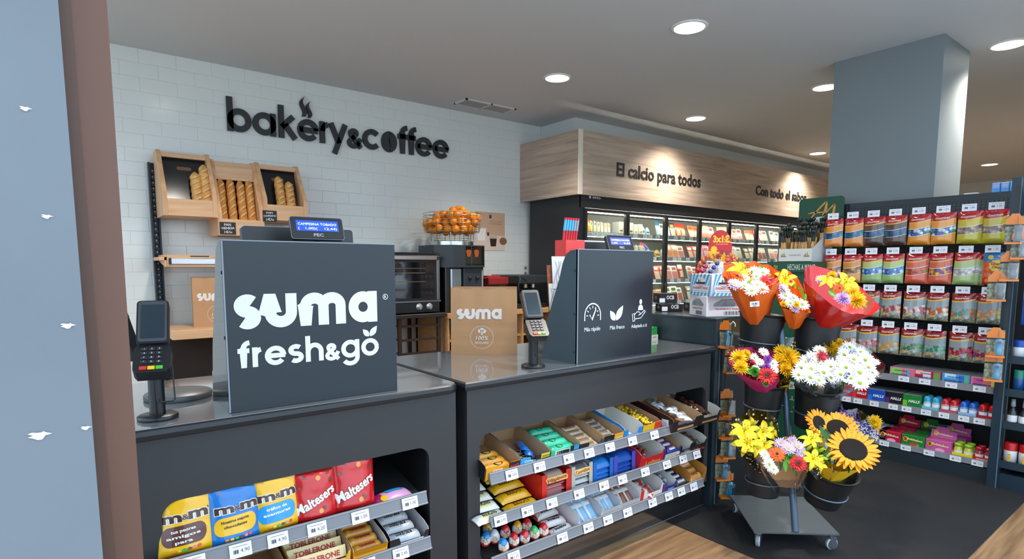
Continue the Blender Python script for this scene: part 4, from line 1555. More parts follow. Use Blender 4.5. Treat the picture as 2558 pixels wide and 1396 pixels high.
for k, z in enumerate(SZ):
    b = B()
    b.box((FX0 + .1, FY + .13, z - .01), (FX1, 4.93, z), m_fsh)
    sh = b.build('shelf', parent=fr, world=True)
    b = B()
    b.box((FX0 + .1, FY + .125, z - .012), (FX1, FY + .13, z + .035), mat('#7e8a99', .35))
    b.build('price_rail', parent=sh, world=True)
    rnd = random.Random(k)
    x = FX0 + .16
    tb = B()
    tb.box((0, -.002, -.006), (.07, 0, .03), m_paper)
    for q in range(4):
        tb.box((.012 + q * .008, -.0025, .004), (.012 + q * .008 + .003, -.002, .018), m_ink)
    tm = tb.mesh('price_tag')
    while x < 8.6:
        o = bpy.data.objects.new('price_tag', tm)
        COL.objects.link(o)
        o.parent = sh
        o.location = (x - WL[sh.name][0], FY + .124 - WL[sh.name][1], z - WL[sh.name][2])
        x += .075 if (x < 4.8 and k == 0) else rnd.choice((.09, .12, .13, .17))
# light tubes inside
b = B()
b.box((FX0 + .12, FY + .085, FZ - .16), (FX1, FY + .10, FZ - .145), mat('#fff3dc', .4, emit=40))
b.build('light_tube', parent=fr, world=True)
for z in SZ[:-1]:
    b = B()
    b.box((FX0 + .12, FY + .145, z - .018), (FX1, FY + .155, z - .012), mat('#fff3dc', .4, emit=26))
    b.build('light_tube', parent=fr, world=True)

# ---- food on the shelves: each pack is a thing
FOOD = {}
def food_proto(kind, cols):
    key = (kind, cols)
    if key in FOOD:
        return FOOD[key]
    ms = [mat(c, .32, coat=.3) for c in cols]
    b = B()
    if kind == 'wedge':          # triangular cheese wedge standing on edge
        b.prism([(-.045, 0), (.045, 0), (.035, .11), (-.035, .125)], -.06, 0, ms[0], frame((0, 0, 0), (1, 0, 0), (0, 0, 1)))
        b.prism([(-.034, .02), (.034, .02), (.028, .075), (-.028, .085)], .0003, .0012, ms[1], frame((0, 0, 0), (1, 0, 0), (0, 0, 1)))
        b.prism(circ(.014, 10, .0, .098), .0003, .0012, ms[2 % len(ms)], frame((0, 0, 0), (1, 0, 0), (0, 0, 1)))
    elif kind == 'block':        # wrapped bar of cheese or butter
        b.cbox((-.05, -.0, 0), (.05, .11, .13), ms[0], .006)
        b.box((-.047, -.0008, .03), (.047, 0, .09), ms[1])
        b.box((-.03, -.0014, .045), (.03, -.0007, .06), ms[2 % len(ms)])
    elif kind == 'pouch':        # leaning bag
        def f(u, v):
            return ((u - .5) * .115 * (1 - .1 * v), -.028 * math.sin(PI * u) * math.sin(PI * min(1, v * 1.05)) + v * .05, v * .165)
        b.grid(f, 6, 8, ms[0], mfn=lambda u, v: ms[1] if .25 < v < .62 and .14 < u < .86 else ms[2 % len(ms)] if v > .8 else ms[0])
        b.grid(lambda u, v: (f(1 - u, v)[0], v * .05 + .03 * math.sin(PI * u) * math.sin(PI * v), v * .165), 4, 4, ms[0])
    elif kind == 'tray':         # flat sealed pack of ham leaning back
        M = frame((0, .0, 0), (1, 0, 0), (0, .4, 1))
        b.prism(rrect(.125, .165, .012, 4, 0, .0825), -.012, 0, ms[0], M)
        b.prism(rrect(.10, .085, .012, 4, 0, .062), 0, .0016, ms[1], M)
        b.prism(rrect(.075, .03, .006, 4, 0, .135), 0, .0014, ms[2 % len(ms)], M)
        b.poly([(-.05, .098, .0008), (.05, .098, .0008), (.05, .106, .0008), (-.05, .106, .0008)], ms[2 % len(ms)], M)
    elif kind == 'round':        # round tub seen from its lid
        M = frame((0, .0, .055), (1, 0, 0), (0, .25, 1))
        b.lathe([(.001, 0), (.05, 0), (.054, -.004), (.048, -.05), (.001, -.05)], ms[0], M, 20)
        b.prism(circ(.043, 20), .0002, .001, ms[1], M)
        b.prism(rrect(.075, .02, .006), .001, .0016, ms[2 % len(ms)], M)
    else:                        # can or bottle
        b.lathe([(.001, 0), (.033, 0), (.034, .006), (.034, .12), (.03, .135), (.03, .142), (.001, .142)], ms[0], n=14, mats=[ms[0], ms[0], ms[1], ms[0], ms[2 % len(ms)], ms[2 % len(ms)]])
    FOOD[key] = b.mesh(kind + '_pack')
    return FOOD[key]
NAMES = {'wedge': ('cheese_wedge', 'cheese'), 'block': ('butter_block', 'dairy pack'), 'pouch': ('food_pouch', 'food bag'), 'tray': ('ham_pack', 'meat pack'), 'round': ('dairy_tub', 'tub'), 'can': ('drink_can', 'can')}
ORD = ['top', 'second', 'third', 'fourth', 'fifth']
DOOR = ['first', 'second', 'third', 'fourth', 'fifth', 'sixth', 'seventh', 'eighth']
C_ = {'cream': ('#f1e8cf', '#fbf7ea', '#c9a15a'), 'gold': ('#efa81e', '#f8c84a', '#c46a12'), 'white': ('#f3f1e8', '#e9dfc2', '#4e5a66'), 'spot': ('#f4f0e2', '#efe2b4', '#4c4638'),
      'yellow': ('#f0c935', '#f7e9a0', '#d0452c'), 'blue': ('#2e6fc4', '#e8f1fa', '#10407f'), 'aqua': ('#bfe3ea', '#f4fbfb', '#1d7ba8'), 'pink': ('#e8779a', '#f7c9d4', '#d12d5f'),
      'red': ('#d23a2c', '#f0d3c0', '#f8ece0'), 'ham': ('#efe7da', '#d98a86', '#b92b33'), 'ham2': ('#f2eadf', '#b6483f', '#2b6b4a'), 'peach': ('#eec3a2', '#e08c62', '#fbeee0'),
      'green': ('#bcd8a4', '#f1f4dd', '#3f7d3a'), 'brown': ('#6e4b3c', '#e9d8bd', '#f4ead8'), 'orange': ('#ee8a3a', '#fbe3c8', '#d6331f'), 'black': ('#2a2a2c', '#d8cfc0', '#c8a24b')}
ROWS = [
    # per shelf: (door, kind, colour, count)
    [[('pouch', 'gold', 4), ('wedge', 'spot', 3), ('wedge', 'cream', 3)], [('block', 'white', 3), ('block', 'cream', 2), ('round', 'aqua', 2)], [('pouch', 'aqua', 1), ('tray', 'white', 2), ('tray', 'black', 1), ('pouch', 'orange', 2)], [('tray', 'orange', 2), ('tray', 'peach', 2), ('tray', 'ham', 1)], [('tray', 'peach', 2), ('tray', 'ham', 3)], [('tray', 'orange', 2), ('tray', 'red', 2), ('tray', 'white', 1)], [('tray', 'white', 2), ('tray', 'green', 2)]],
    [[('round', 'yellow', 3), ('block', 'yellow', 3)], [('can', 'yellow', 2), ('can', 'white', 3), ('pouch', 'pink', 1), ('pouch', 'blue', 1)], [('round', 'yellow', 1), ('round', 'aqua', 1), ('tray', 'peach', 2), ('tray', 'ham', 1)], [('tray', 'red', 2), ('tray', 'pink', 2), ('tray', 'white', 1)], [('tray', 'ham2', 3), ('tray', 'white', 2)], [('tray', 'brown', 2), ('tray', 'ham2', 3)], [('tray', 'ham', 4)]],
    [[('can', 'aqua', 4), ('block', 'blue', 2)], [('block', 'aqua', 4), ('can', 'white', 3)], [('tray', 'red', 2), ('tray', 'ham', 2), ('pouch', 'red', 1)], [('tray', 'ham', 3), ('tray', 'white', 2)], [('tray', 'white', 4)], [('tray', 'ham2', 4)], []],
    [[('block', 'yellow', 4)], [('block', 'yellow', 5)], [('block', 'peach', 2), ('tray', 'ham2', 3)], [('tray', 'brown', 3), ('pouch', 'white', 2)], [], [], []],
]
wrd = {'cream': 'cream', 'gold': 'golden yellow', 'white': 'white', 'spot': 'spotted white', 'yellow': 'yellow', 'blue': 'blue', 'aqua': 'pale blue', 'pink': 'pink', 'red': 'red', 'ham': 'pink ham', 'ham2': 'dark ham', 'peach': 'peach', 'green': 'green', 'brown': 'brown', 'orange': 'orange', 'black': 'black'}
rnd = random.Random(5)
for k, row in enumerate(ROWS):
    for d, items in enumerate(row):
        n = sum(i[2] for i in items)
        if not n: continue
        xa, xb = DX[d] + .045, DX[d + 1] - .045
        step = (xb - xa) / n
        x = xa + step / 2
        for kind, col, cnt in items:
            me = food_proto(kind, C_[col])
            nm, cat = NAMES[kind]
            if cnt > 1:
                lab = '%s %s on the %s shelf behind the %s glass door' % (wrd[col], nm.replace('_', ' '), ORD[k], DOOR[d])
            else:
                lab = 'lone %s %s on the %s shelf behind the %s glass door' % (wrd[col], nm.replace('_', ' '), ORD[k], DOOR[d])
            for q in range(cnt):
                o = bpy.data.objects.new(nm, me)
                COL.objects.link(o)
                s_ = min(1.0, step / .12) * (1.0 if kind in ('tray', 'pouch') else 1.0)
                o.location = (x, FY + .155 + (.06 if kind in ('round',) else .035 if kind == 'can' else .065 if kind == 'wedge' else .03), SZ[k] + .001)
                o.scale = (min(1.1, step / .118), 1, 1.12 + .16 * rnd.random())
                o.rotation_euler = (0, 0, rnd.uniform(-.12, .12) * (1 if kind in ('pouch', 'tray', 'wedge') else .3))
                tag(o, lab, cat, lab if cnt > 1 else None)
                x += step
# second layer on the golden stack (bags piled behind the first door)
me = food_proto('pouch', C_['gold'])
for q in range(3):
    o = bpy.data.objects.new('food_pouch', me)
    COL.objects.link(o)
    o.location = (4.255 + .03 * q, FY + .21, 1.632 + .12)
    o.rotation_euler = (0, .1 * q, .1)
    tag(o, 'golden yellow food bag piled high at the top of the first glass door', 'food bag', 'golden bags piled behind the first glass door')

# ================================================================ sweets on the counter shelves
m_card = mat('#b08c68', .75, var=.05, vs=12)
m_cardw = mat('#d9d6cf', .7)
T_IN = {}
def on_shelf(zr, x, d=0.0, up=0.0):
    return shelf_frame(zr)(x, d, up)

def carton(name, label, x0, x1, zr, col, hs=.066, hf=.03, d=.24, inner=None, tabs=(), texts=(), cut=(.2, .8), lean=0.0, start=0.0, sidecol=None, group=None, panels=()):
    """open display carton on a tilted shelf: floor, two sides, back and a cut-down front.
    tabs = coloured areas of the front (xa, xb, za, zb, colour), texts = (string, x, z, cap height, width, colour, skew) in fractions of the width"""
    w_ = x1 - x0 - .004
    t = thing(name, label, 'carton', on_shelf(zr, (x0 + x1) / 2, start, .0005), (TILT + lean, 0, 0), group)
    mo = mat(col, .4, coat=.15, var=.04, vs=14)
    ms = mat(sidecol, .4, coat=.15) if sidecol else mo
    mi = inner or m_card
    th = .0016
    for sg in (-1, 1):
        b = B()
        x = sg * w_ / 2
        prof = [(0, 0), (d, 0), (d, hs * 1.02), (.035, hs), (.004, hs * .9), (0, hf + .6 * (hs - hf))]
        xa, xb = (x, x + th) if sg < 0 else (x - th, x)
        M = frame((0, 0, 0), (0, 1, 0), (0, 0, 1))
        b.prism(prof, xa + (0 if sg < 0 else 0), xb, mi, M)
        xo = xa - .0003 if sg < 0 else xb + .0003
        b.poly([(xo, y, z) for y, z in (prof if sg > 0 else prof[::-1])], ms)
        b.build('side_flap', parent=t)
    b = B()
    b.box((-w_ / 2, d - th, 0), (w_ / 2, d, hs * 1.02), mi)
    b.box((-w_ / 2, 0, 0), (w_ / 2, d, th), mi)
    b.build('back_and_floor', parent=t)
    b = B()
    a, c = -w_ / 2 + cut[0] * w_, -w_ / 2 + cut[1] * w_
    hh = hf + .6 * (hs - hf)
    out = [(-w_ / 2, 0), (w_ / 2, 0), (w_ / 2, hh), (c + .008, hh), (c, hf), (a, hf), (a - .008, hh), (-w_ / 2, hh)]
    b.prism(out, -.0008, .0012, mo, frame((0, 0, 0), (1, 0, 0), (0, 0, 1)))
    F = frame((0, -.0016, 0), (1, 0, 0), (0, 0, 1))
    for i, (xa, xb, za, zb, cl) in enumerate(tabs):
        b.box((-w_ / 2 + xa * w_, za, -.0005), (-w_ / 2 + xb * w_, min(zb, hh), .0002 + i * .0002), mat(cl, .4, coat=.15), F)
    for (s, xx, zz, h, ww, cl, sk) in texts:
        b.text(s, h, mat(cl, .45), F, bold=.02, x=-w_ / 2 + xx * w_, y=zz, width=ww * w_, z=.0022, skew=sk)
    b.build('front_flap', parent=t)
    return t

BARS = {}
def bar_mesh(L, w_, h, cols, txt=None, tcol='#ffffff', oval=None):
    """flow-wrapped bar lying along x: pillow body with crimped ends, a printed patch and lettering"""
    key = (L, w_, h, cols, txt, oval)
    if key in BARS: return BARS[key]
    ms = [mat(c, .28, coat=.5) for c in cols]
    b = B()
    def hz(x):
        u = abs(x) / (L / 2)
        return .0012 + h * (1 - max(0, (u - .72) / .28) ** 2) if u < .9 else .0012 + h * .12
    def f(u, v):
        x = (u - .5) * L
        y = (v - .5) * w_ * (1.0 if abs(u - .5) < .42 else 1.06)
        return (x, y, hz(x) * (math.sin(PI * v) ** .55) + .0006 * math.sin(u * 90) * (abs(u - .5) > .42))
    b.grid(f, 18, 8, ms[0], mfn=lambda u, v: ms[-1] if abs(u - .5) > .43 else ms[1] if len(ms) > 2 and abs(u - .5) < .26 and .12 < v < .9 else ms[0])
    b.grid(lambda u, v: ((.5 - u) * L, (v - .5) * w_, 0), 1, 1, ms[0])
    fn = lambda px, py: f(px / L + .5, min(.99, max(.01, py / w_ + .5)))[2] + .0007
    if oval:
        pts = [(oval[1] * L * .16 * math.cos(a), .3 * w_ * math.sin(a)) for a in [2 * PI * i / 14 for i in range(14)]]
        b.poly([(p[0] + oval[1] * 0 + L * oval[2], p[1], fn(p[0] + L * oval[2], p[1]) + .0004) for p in pts], mat(oval[0], .3, coat=.5))
    if txt:
        b.text(txt, w_ * .34, mat(tcol, .35), Matrix(), bold=.03, y=-w_ * .16, width=L * .5, fn=lambda px, py: fn(px, py) + .0006)
    BARS[key] = b.mesh('bar')
    return BARS[key]

def put(name, me, loc, rot, label, cat, group=None):
    o = bpy.data.objects.new(name, me)
    COL.objects.link(o)
    o.location = loc
    o.rotation_euler = rot
    return tag(o, label, cat, group)

def bars_in(zr, x, me, n, d0, dd, up0, dup_, label, name='snack_bar', cat='snack bar', rz=0.0, jit=.0, lean=0.0, each=None):
    for i in range(n):
        p = on_shelf(zr, x + random.uniform(-jit, jit), d0 + dd * i, up0 + dup_ * i)
        lb = each[i] if each else label
        put(name, me, p, (TILT + lean + random.uniform(-.04, .04), random.uniform(-.03, .03), rz + random.uniform(-.06, .06)), lb, cat, None if each else (label if n > 1 else None))

def X1(px): return px
# --- top shelf of the long counter
Z1 = R1
e = [(1.194, 1.710, 0.524)[0], (1.361, 1.710, 0.521)[0], (1.519, 1.710, 0.519)[0], (1.682, 1.710, 0.516)[0], (1.829, 1.710, 0.513)[0], (1.959, 1.710, 0.512)[0], (2.090, 1.710, 0.508)[0], (2.226, 1.710, 0.507)[0], (2.281, 1.710, 0.505)[0], (2.500, 1.710, 0.502)[0], (2.681, 1.710, 0.499)[0]]
carton('snack_carton', 'yellow and black cardboard carton of protein bars at the start of the top shelf', e[0], e[1], Z1, '#f2a51d', tabs=((.0, .02, 0, .05, '#1b1b1d'), (.68, 1, 0, .08, '#1a1b1f'), (.64, .8, .0, .018, '#d98a4a')),
       texts=(('Corny', .34, .034, .009, .3, '#fff7e8', .15), ('PROTEIN', .36, .018, .0115, .42, '#f6d9b0', .1), ('soft', .84, .034, .011, .26, '#e3242b', .1)), sidecol='#17181b', hf=.034, cut=(.42, .66))
carton('snack_carton', 'light blue and black cardboard carton with protein lettering on the top shelf', e[1], e[2], Z1, '#2fa3df', tabs=((.52, 1, 0, .08, '#17181b'), (.68, .97, .036, .055, '#e9d321'), (.54, .72, .004, .034, '#b98757')),
       texts=(('Corny', .26, .036, .009, .3, '#ffffff', .15), ('PROTEIN', .27, .018, .012, .42, '#ffffff', .1), ('CRUNCHY', .83, .040, .008, .26, '#1b1b1b', .1), ('soft', .85, .02, .006, .16, '#ffffff', 0)), hf=.036, cut=(.36, .62))
carton('snack_carton', 'turquoise carton with a barcode on its front, green bars inside', e[2], e[3], Z1, '#35b98f', tabs=((.68, 1, 0, .08, '#15171a'), (.80, .98, .034, .055, '#2f8fd0'), (.88, .98, 0, .03, '#35b98f'), (.14, .64, .006, .05, '#f3f3ef')) + tuple((.16 + .023 * q, .166 + .023 * q + .006 * (q % 3), .008, .048, '#26272b') for q in range(20)), hf=.042, cut=(.1, .62))
carton('snack_carton', 'dark teal cardboard carton of nut snacks on the top shelf', e[3], e[4], Z1, '#17485a', tabs=((.0, .38, 0, .08, '#15171a'), (.45, .8, .006, .03, '#c9a77f')), hf=.026, cut=(.16, .84))
carton('snack_carton', 'black and orange cardboard carton of bars beside the empty blue carton', e[4], e[5], Z1, '#e2a02c', tabs=((.0, .52, 0, .08, '#15171a'), (.18, .3, .005, .04, '#17485a'), (.02, .14, .01, .03, '#c9a77f')), texts=(('Corny', .76, .036, .009, .36, '#fbe3b8', .15),), hf=.046, cut=(.1, .3))
carton('snack_carton', 'empty sky blue carton with a white inside', e[5], e[6], Z1, '#1f86d6', hs=.078, hf=.036, inner=m_cardw, tabs=((.2, .8, .018, .032, '#f1f3f7'), (.1, .5, .0, .014, '#8e2740')), texts=(('Filipinos', .5, .02, .010, .5, '#e7f1fb', .2),), cut=(.26, .74))
carton('snack_carton', 'yellow carton with a red side heaped with small yellow sweets', e[6], e[7], Z1, '#f0ba17', hs=.07, hf=.06, tabs=((.62, 1, 0, .07, '#dd3a22'), (.3, .5, .01, .03, '#b5482a')), cut=(.1, .5), sidecol='#dd3a22')
c8 = carton('snack_carton', 'dark brown carton full of white sachets, jutting out over the rail', e[8], e[9], Z1, '#33201f', hs=.066, hf=.03, start=-.03, up=0) if False else carton('snack_carton', 'dark brown carton full of white sachets, jutting out over the rail', e[8], e[9], Z1, '#33201f', hs=.074, hf=.03, start=-.028, tabs=((.2, .8, .006, .018, '#d8a878'),), sidecol='#3a2322', cut=(.2, .82), d=.27)
carton('snack_carton', 'dark brown carton full of brown sachets at the far end of the top shelf', e[9], e[10], Z1, '#2f1f1c', hs=.074, hf=.034, start=-.028, tabs=((.16, .9, .008, .018, '#c99a68'),), cut=(.2, .9), d=.27, inner=m_cardw)
b = B(frame(on_shelf(Z1, e[8] - .001, -.0), (0, -1, 0), (0, 0, 1)))
b.box((-.028, .012, .0005), (.012, .056, .0014), m_paper)
b.text('1,15', .009, m_ink, Matrix(), x=-.008, y=.034, z=.0018)
b.box((-.02, .018, .0014), (.0, .021, .0018), m_ink)
b.build('price_label', label='white price label stuck on the side of the dark brown carton', cat='label')

L1 = (e[1] - e[0]) * .82
by = bar_mesh(L1, .036, .014, ('#f2a51d', '#e9b04a', '#d98f1a'), None, oval=('#33261f', 1.0, .08))
bars_in(Z1, (e[0] + e[1]) / 2 + .004, by, 3, .05, .042, .014, .002, 'yellow wrapped bar in the yellow and black carton')
bb = bar_mesh(L1, .036, .014, ('#1d1e22', '#20242a', '#1f6fd0'), None, oval=('#b98a52', .8, -.02))
bars_in(Z1, (e[1] + e[2]) / 2 - .012, bb, 2, .055, .04, .010, .002, 'dark wrapped bar in the light blue carton')
bb2 = bar_mesh(L1 * .8, .034, .013, ('#1a78d8', '#2c8ae4', '#1a6fc8'))
bars_in(Z1, (e[1] + e[2]) / 2 + .03, bb2, 2, .09, .035, .02, .006, 'bright blue bar leaning in the light blue carton', rz=1.1)
bg = bar_mesh((e[3] - e[2]) * .84, .042, .015, ('#2bb98c', '#37c79a', '#23a87e'), None, oval=('#4a3526', .8, -.08))
bars_in(Z1, (e[2] + e[3]) / 2, bg, 4, .03, .046, .036, .004, 'green wrapped bar in the turquoise carton')
bs = bar_mesh((e[4] - e[3]) * .8, .03, .014, ('#b9a58b', '#8a6a4a', '#cfc7bb'))
bars_in(Z1, (e[3] + e[4]) / 2, bs, 5, .02, .033, .02, .004, 'clear wrapped nut bar in the dark teal carton', jit=.004)
bs2 = bar_mesh((e[5] - e[4]) * .8, .03, .014, ('#a9a29a', '#77604c', '#c9c5bf'))
bars_in(Z1, (e[4] + e[5]) / 2, bs2, 5, .04, .033, .022, .004, 'clear wrapped nut bar in the black and orange carton', jit=.004)
# small wrapped sweets
def sweet_mesh(c1, c2):
    b = B()
    m1, m2 = mat(c1, .25, coat=.6), mat(c2, .25, coat=.6)
    b.ball((0, 0, .009), .009, m1, 8, (1.25, 1, .85))
    for sg in (-1, 1):
        b.add([(sg * .010, 0, .009), (sg * .023, -.009, .012), (sg * .024, 0, .004), (sg * .023, .009, .013)], [(0, 1, 2), (0, 2, 3)], m2)
    return b.mesh('sweet')
sm = sweet_mesh('#e2b80f', '#f4d63a')
for i in range(26):
    p = on_shelf(Z1, (e[6] + e[7]) / 2 + random.uniform(-.03, .03), .02 + .19 * random.random(), .045 + .012 * random.random())
    put('wrapped_sweet', sm, p, (random.uniform(-.5, .5), random.uniform(-.5, .5), random.uniform(0, 6)), 'small yellow wrapped sweet heaped in the yellow carton', 'sweet', 'yellow wrapped sweets')
sw = bar_mesh(.085, .042, .012, ('#dfe3e6', '#cfd6da', '#eef0f2'), None, oval=('#3a302c', .45, .05))
for i in range(12):
    p = on_shelf(Z1, (e[8] + e[9]) / 2 + random.uniform(-.02, .02), -.01 + .019 * i, .05 + .012 * random.random())
    put('white_sachet', sw, p, (TILT + random.uniform(-.25, .25), random.uniform(-.25, .25), random.uniform(.3, 1.1)), 'white sachet with a dark spot in the dark brown carton', 'sachet', 'white sachets in the brown carton')
sb_ = bar_mesh(.085, .038, .012, ('#4a2b22', '#6b4030', '#3a211b'), None, oval=('#8a5a3a', .5, 0))
for i in range(11):
    p = on_shelf(Z1, (e[9] + e[10]) / 2 + random.uniform(-.015, .015), .0 + .02 * i, .046 + .01 * random.random())
    put('brown_sachet', sb_, p, (TILT + random.uniform(-.2, .2), random.uniform(-.2, .2), random.uniform(.2, 1.0)), 'brown sachet in the carton at the far end of the top shelf', 'sachet', 'brown sachets in the far carton')

# --- middle shelf of the long counter
Z2 = R2
f_ = [(1.176, 1.710, 0.358)[0], (1.296, 1.710, 0.354)[0], (1.490, 1.710, 0.355)[0], (1.656, 1.710, 0.357)[0], (1.787, 1.710, 0.359)[0], (1.918, 1.710, 0.358)[0], (2.072, 1.710, 0.362)[0], (2.250, 1.710, 0.363)[0], (2.383, 1.710, 0.364)[0], (2.476, 1.710, 0.366)[0], (2.602, 1.710, 0.364)[0]]
bw = bar_mesh(.135, .05, .02, ('#ece9e4', '#f0e6a8', '#f4f4f4'), 'MAX MILANO', '#4a3a2a')
bars_in(Z2, (f_[0] + f_[1]) / 2 - .006, bw, 4, .02, .05, .004, .012, '', name='wafer_pack', cat='wafer pack', each=['white wafer pack with dark lettering, frontmost of its row', 'white wafer pack with dark lettering, second in its row', 'white wafer pack with dark lettering, third in its row', 'white wafer pack with dark lettering, rearmost of its row'])
byw = bar_mesh(.155, .055, .022, ('#eeae12', '#f1b91f', '#f3c33a'), 'BISCOLATA', '#8b2f23')
bars_in(Z2, (f_[1] + f_[2]) / 2 - .002, byw, 4, .025, .055, .004, .014, '', name='biscuit_pack', cat='biscuit pack', each=['yellow biscuit pack with red lettering, frontmost of its row', 'yellow biscuit pack with red lettering, second in its row', 'yellow biscuit pack with red lettering, third in its row', 'yellow biscuit pack with red lettering, rearmost of its row'])

def window_carton(x0, x1, zr, col, packcols, label, plabel, h=.112, d=.15, n=4, txt=None, tcol='#f4c23a', tback=None, rail=None, lean=.22):
    """upright carton with an open front that shows stacked packs"""
    w_ = x1 - x0 - .004
    loc = on_shelf(zr, (x0 + x1) / 2, .012, .0005)
    t = thing('biscuit_carton', label, 'carton', loc, (TILT - lean, 0, 0))
    m = mat(col, .4, coat=.2, var=.03, vs=12)
    fw = w_ * .17
    for sg in (-1, 1):
        b = B()
        xa = -w_ / 2 if sg < 0 else w_ / 2 - .002
        b.box((xa, 0, 0), (xa + .002, d, h), m)
        xb = -w_ / 2 if sg < 0 else w_ / 2 - fw
        b.box((xb, -.001, 0), (xb + fw, .001, h), m)
        b.build('side_flap', parent=t)
    b = B()
    b.box((-w_ / 2, -.0012, 0), (w_ / 2, .001, h * .13), m)
    b.box((-w_ / 2, d - .002, 0), (w_ / 2, d, h), m)
    b.box((-w_ / 2, 0, 0), (w_ / 2, d, .002), m)
    b.box((-w_ / 2, d * .35, h - .002), (w_ / 2, d, h), m)
    if rail: b.box((-w_ / 2 + .003, -.0018, h * .02), (w_ / 2 - .003, -.001, h * .1), mat(rail, .4))
    b.build('body', parent=t)
    R = Matrix.Translation(loc) @ Matrix.Rotation(TILT - lean, 4, 'X')
    ph = (h * .98 - .004) / n
    pm = bar_mesh(w_ * .94, .075, ph * .88, packcols)
    for i in range(n):
        p = R @ Vector((0, .042 + (0 if i < n - 1 else -.006), .003 + i * ph))
        put('biscuit_pack', pm, p, (TILT - lean + (.35 if i == n - 1 else 0), 0, 0), plabel, 'biscuit pack', plabel)
    if txt:
        b = B(R @ frame((0, -.0035, h * .76), (1, 0, 0), (0, .35, 1)))
        if tback: b.prism(rrect(w_ * .74, h * .2, h * .07, 4), -.0015, 0, mat(tback, .35, coat=.4))
        b.text(txt, h * .12, mat(tcol, .35), Matrix(), bold=.03, y=-h * .06, width=w_ * .66, z=.0008, rot=.06)
        b.build('printed_band', parent=None, label='lettered band of the topmost pack in the ' + label.split(' with')[0].split(' of')[0], cat='pack label')
    return t
window_carton(f_[2], f_[3], Z2, '#d8261c', ('#8f1f22', '#c9b0a4', '#b3262a'), 'bright red carton of biscuit packs with an open front', 'maroon biscuit pack stacked in the bright red carton', txt='Filipinos', tcol='#7d1d1d', tback='#e9a41f')
window_carton(f_[3], f_[4], Z2, '#bfb6ac', ('#b9b9b6', '#77777a', '#dcdcd8'), 'pale grey carton of biscuit packs with an open front', 'silver grey biscuit pack stacked in the pale grey carton', txt='Conguitos', tcol='#b3262a', tback='#e8c25a')
window_carton(f_[4], f_[5], Z2, '#1268bf', ('#1c6cc4', '#2f8be0', '#1b56a8'), 'strong blue carton of wafer packs with an open front', 'blue ridged wafer pack stacked in the strong blue carton', h=.105, n=5)
window_carton(f_[5], f_[6], Z2, '#4a4db0', ('#1d4fa8', '#2b62c4', '#17408c'), 'violet blue carton of wafer packs with an open front', 'deep blue wafer pack stacked in the violet carton', h=.105, n=5)
carton('biscuit_carton', 'red carton with golden sticks printed on its front', f_[6], f_[7], Z2, '#c5161d', hs=.105, hf=.072, d=.19, inner=m_cardw, cut=(.08, .92), texts=(('Lolitos', .52, .034, .020, .62, '#e39a4a', .25), ('PALITOS', .5, .016, .007, .3, '#f2cf9a', .1)))
pk = bar_mesh(.07, .03, .014, ('#8d1f22', '#7a5a33', '#a32a2a'))
bars_in(Z2, (f_[6] + f_[7]) / 2, pk, 4, .05, .03, .06, .003, 'small red and brown pack inside the red carton', rz=.5, jit=.008)
carton('snack_carton', 'deep blue carton with white lettering and a cream picture, middle shelf', f_[7], f_[8], Z2, '#1d2f8f', hs=.098, hf=.06, d=.19, tabs=((.08, .9, .008, .055, '#cfc6b4'), (.72, .98, .0, .05, '#e9e4e0')), texts=(('MILKY', .86, .03, .010, .24, '#c3252b', .2), ('WAY', .86, .014, .010, .2, '#c3252b', .2)), cut=(.1, .9))
pm = bar_mesh(.085, .034, .016, ('#1c2f96', '#e8e2da', '#16256f'), 'Milky', '#c3252b')
bars_in(Z2, (f_[7] + f_[8]) / 2, pm, 4, .015, .036, .062, .004, 'deep blue and white bar in the blue carton of the middle shelf')
carton('snack_carton', 'emptied black carton with white and blue lettering, middle shelf', f_[8], f_[9], Z2, '#1a1a1a', hs=.09, hf=.05, d=.19, inner=m_cardw, tabs=((.06, .94, .014, .036, '#c9ccd6'),), texts=(('SNICKERS', .5, .018, .0125, .8, '#2a4aa0', .25), ('MORE', .5, .042, .006, .4, '#cfcfcf', .1)), cut=(.15, .85))
carton('snack_carton', 'black carton with sloping red lettering at the far end of the middle shelf', f_[9], f_[10], Z2, '#17181a', hs=.09, hf=.055, d=.19, inner=m_cardw, texts=(('Mars', .5, .022, .018, .8, '#d2472c', .35), ('2 PACK', .4, .046, .006, .4, '#b3332a', .1)), cut=(.3, .9))
pm = bar_mesh(.07, .032, .014, ('#17181a', '#2b2420', '#2b2b2b'), 'Mars', '#c3332a')
bars_in(Z2, (f_[9] + f_[10]) / 2 - .008, pm, 3, .03, .036, .05, .004, 'black bar in the carton with sloping red lettering')

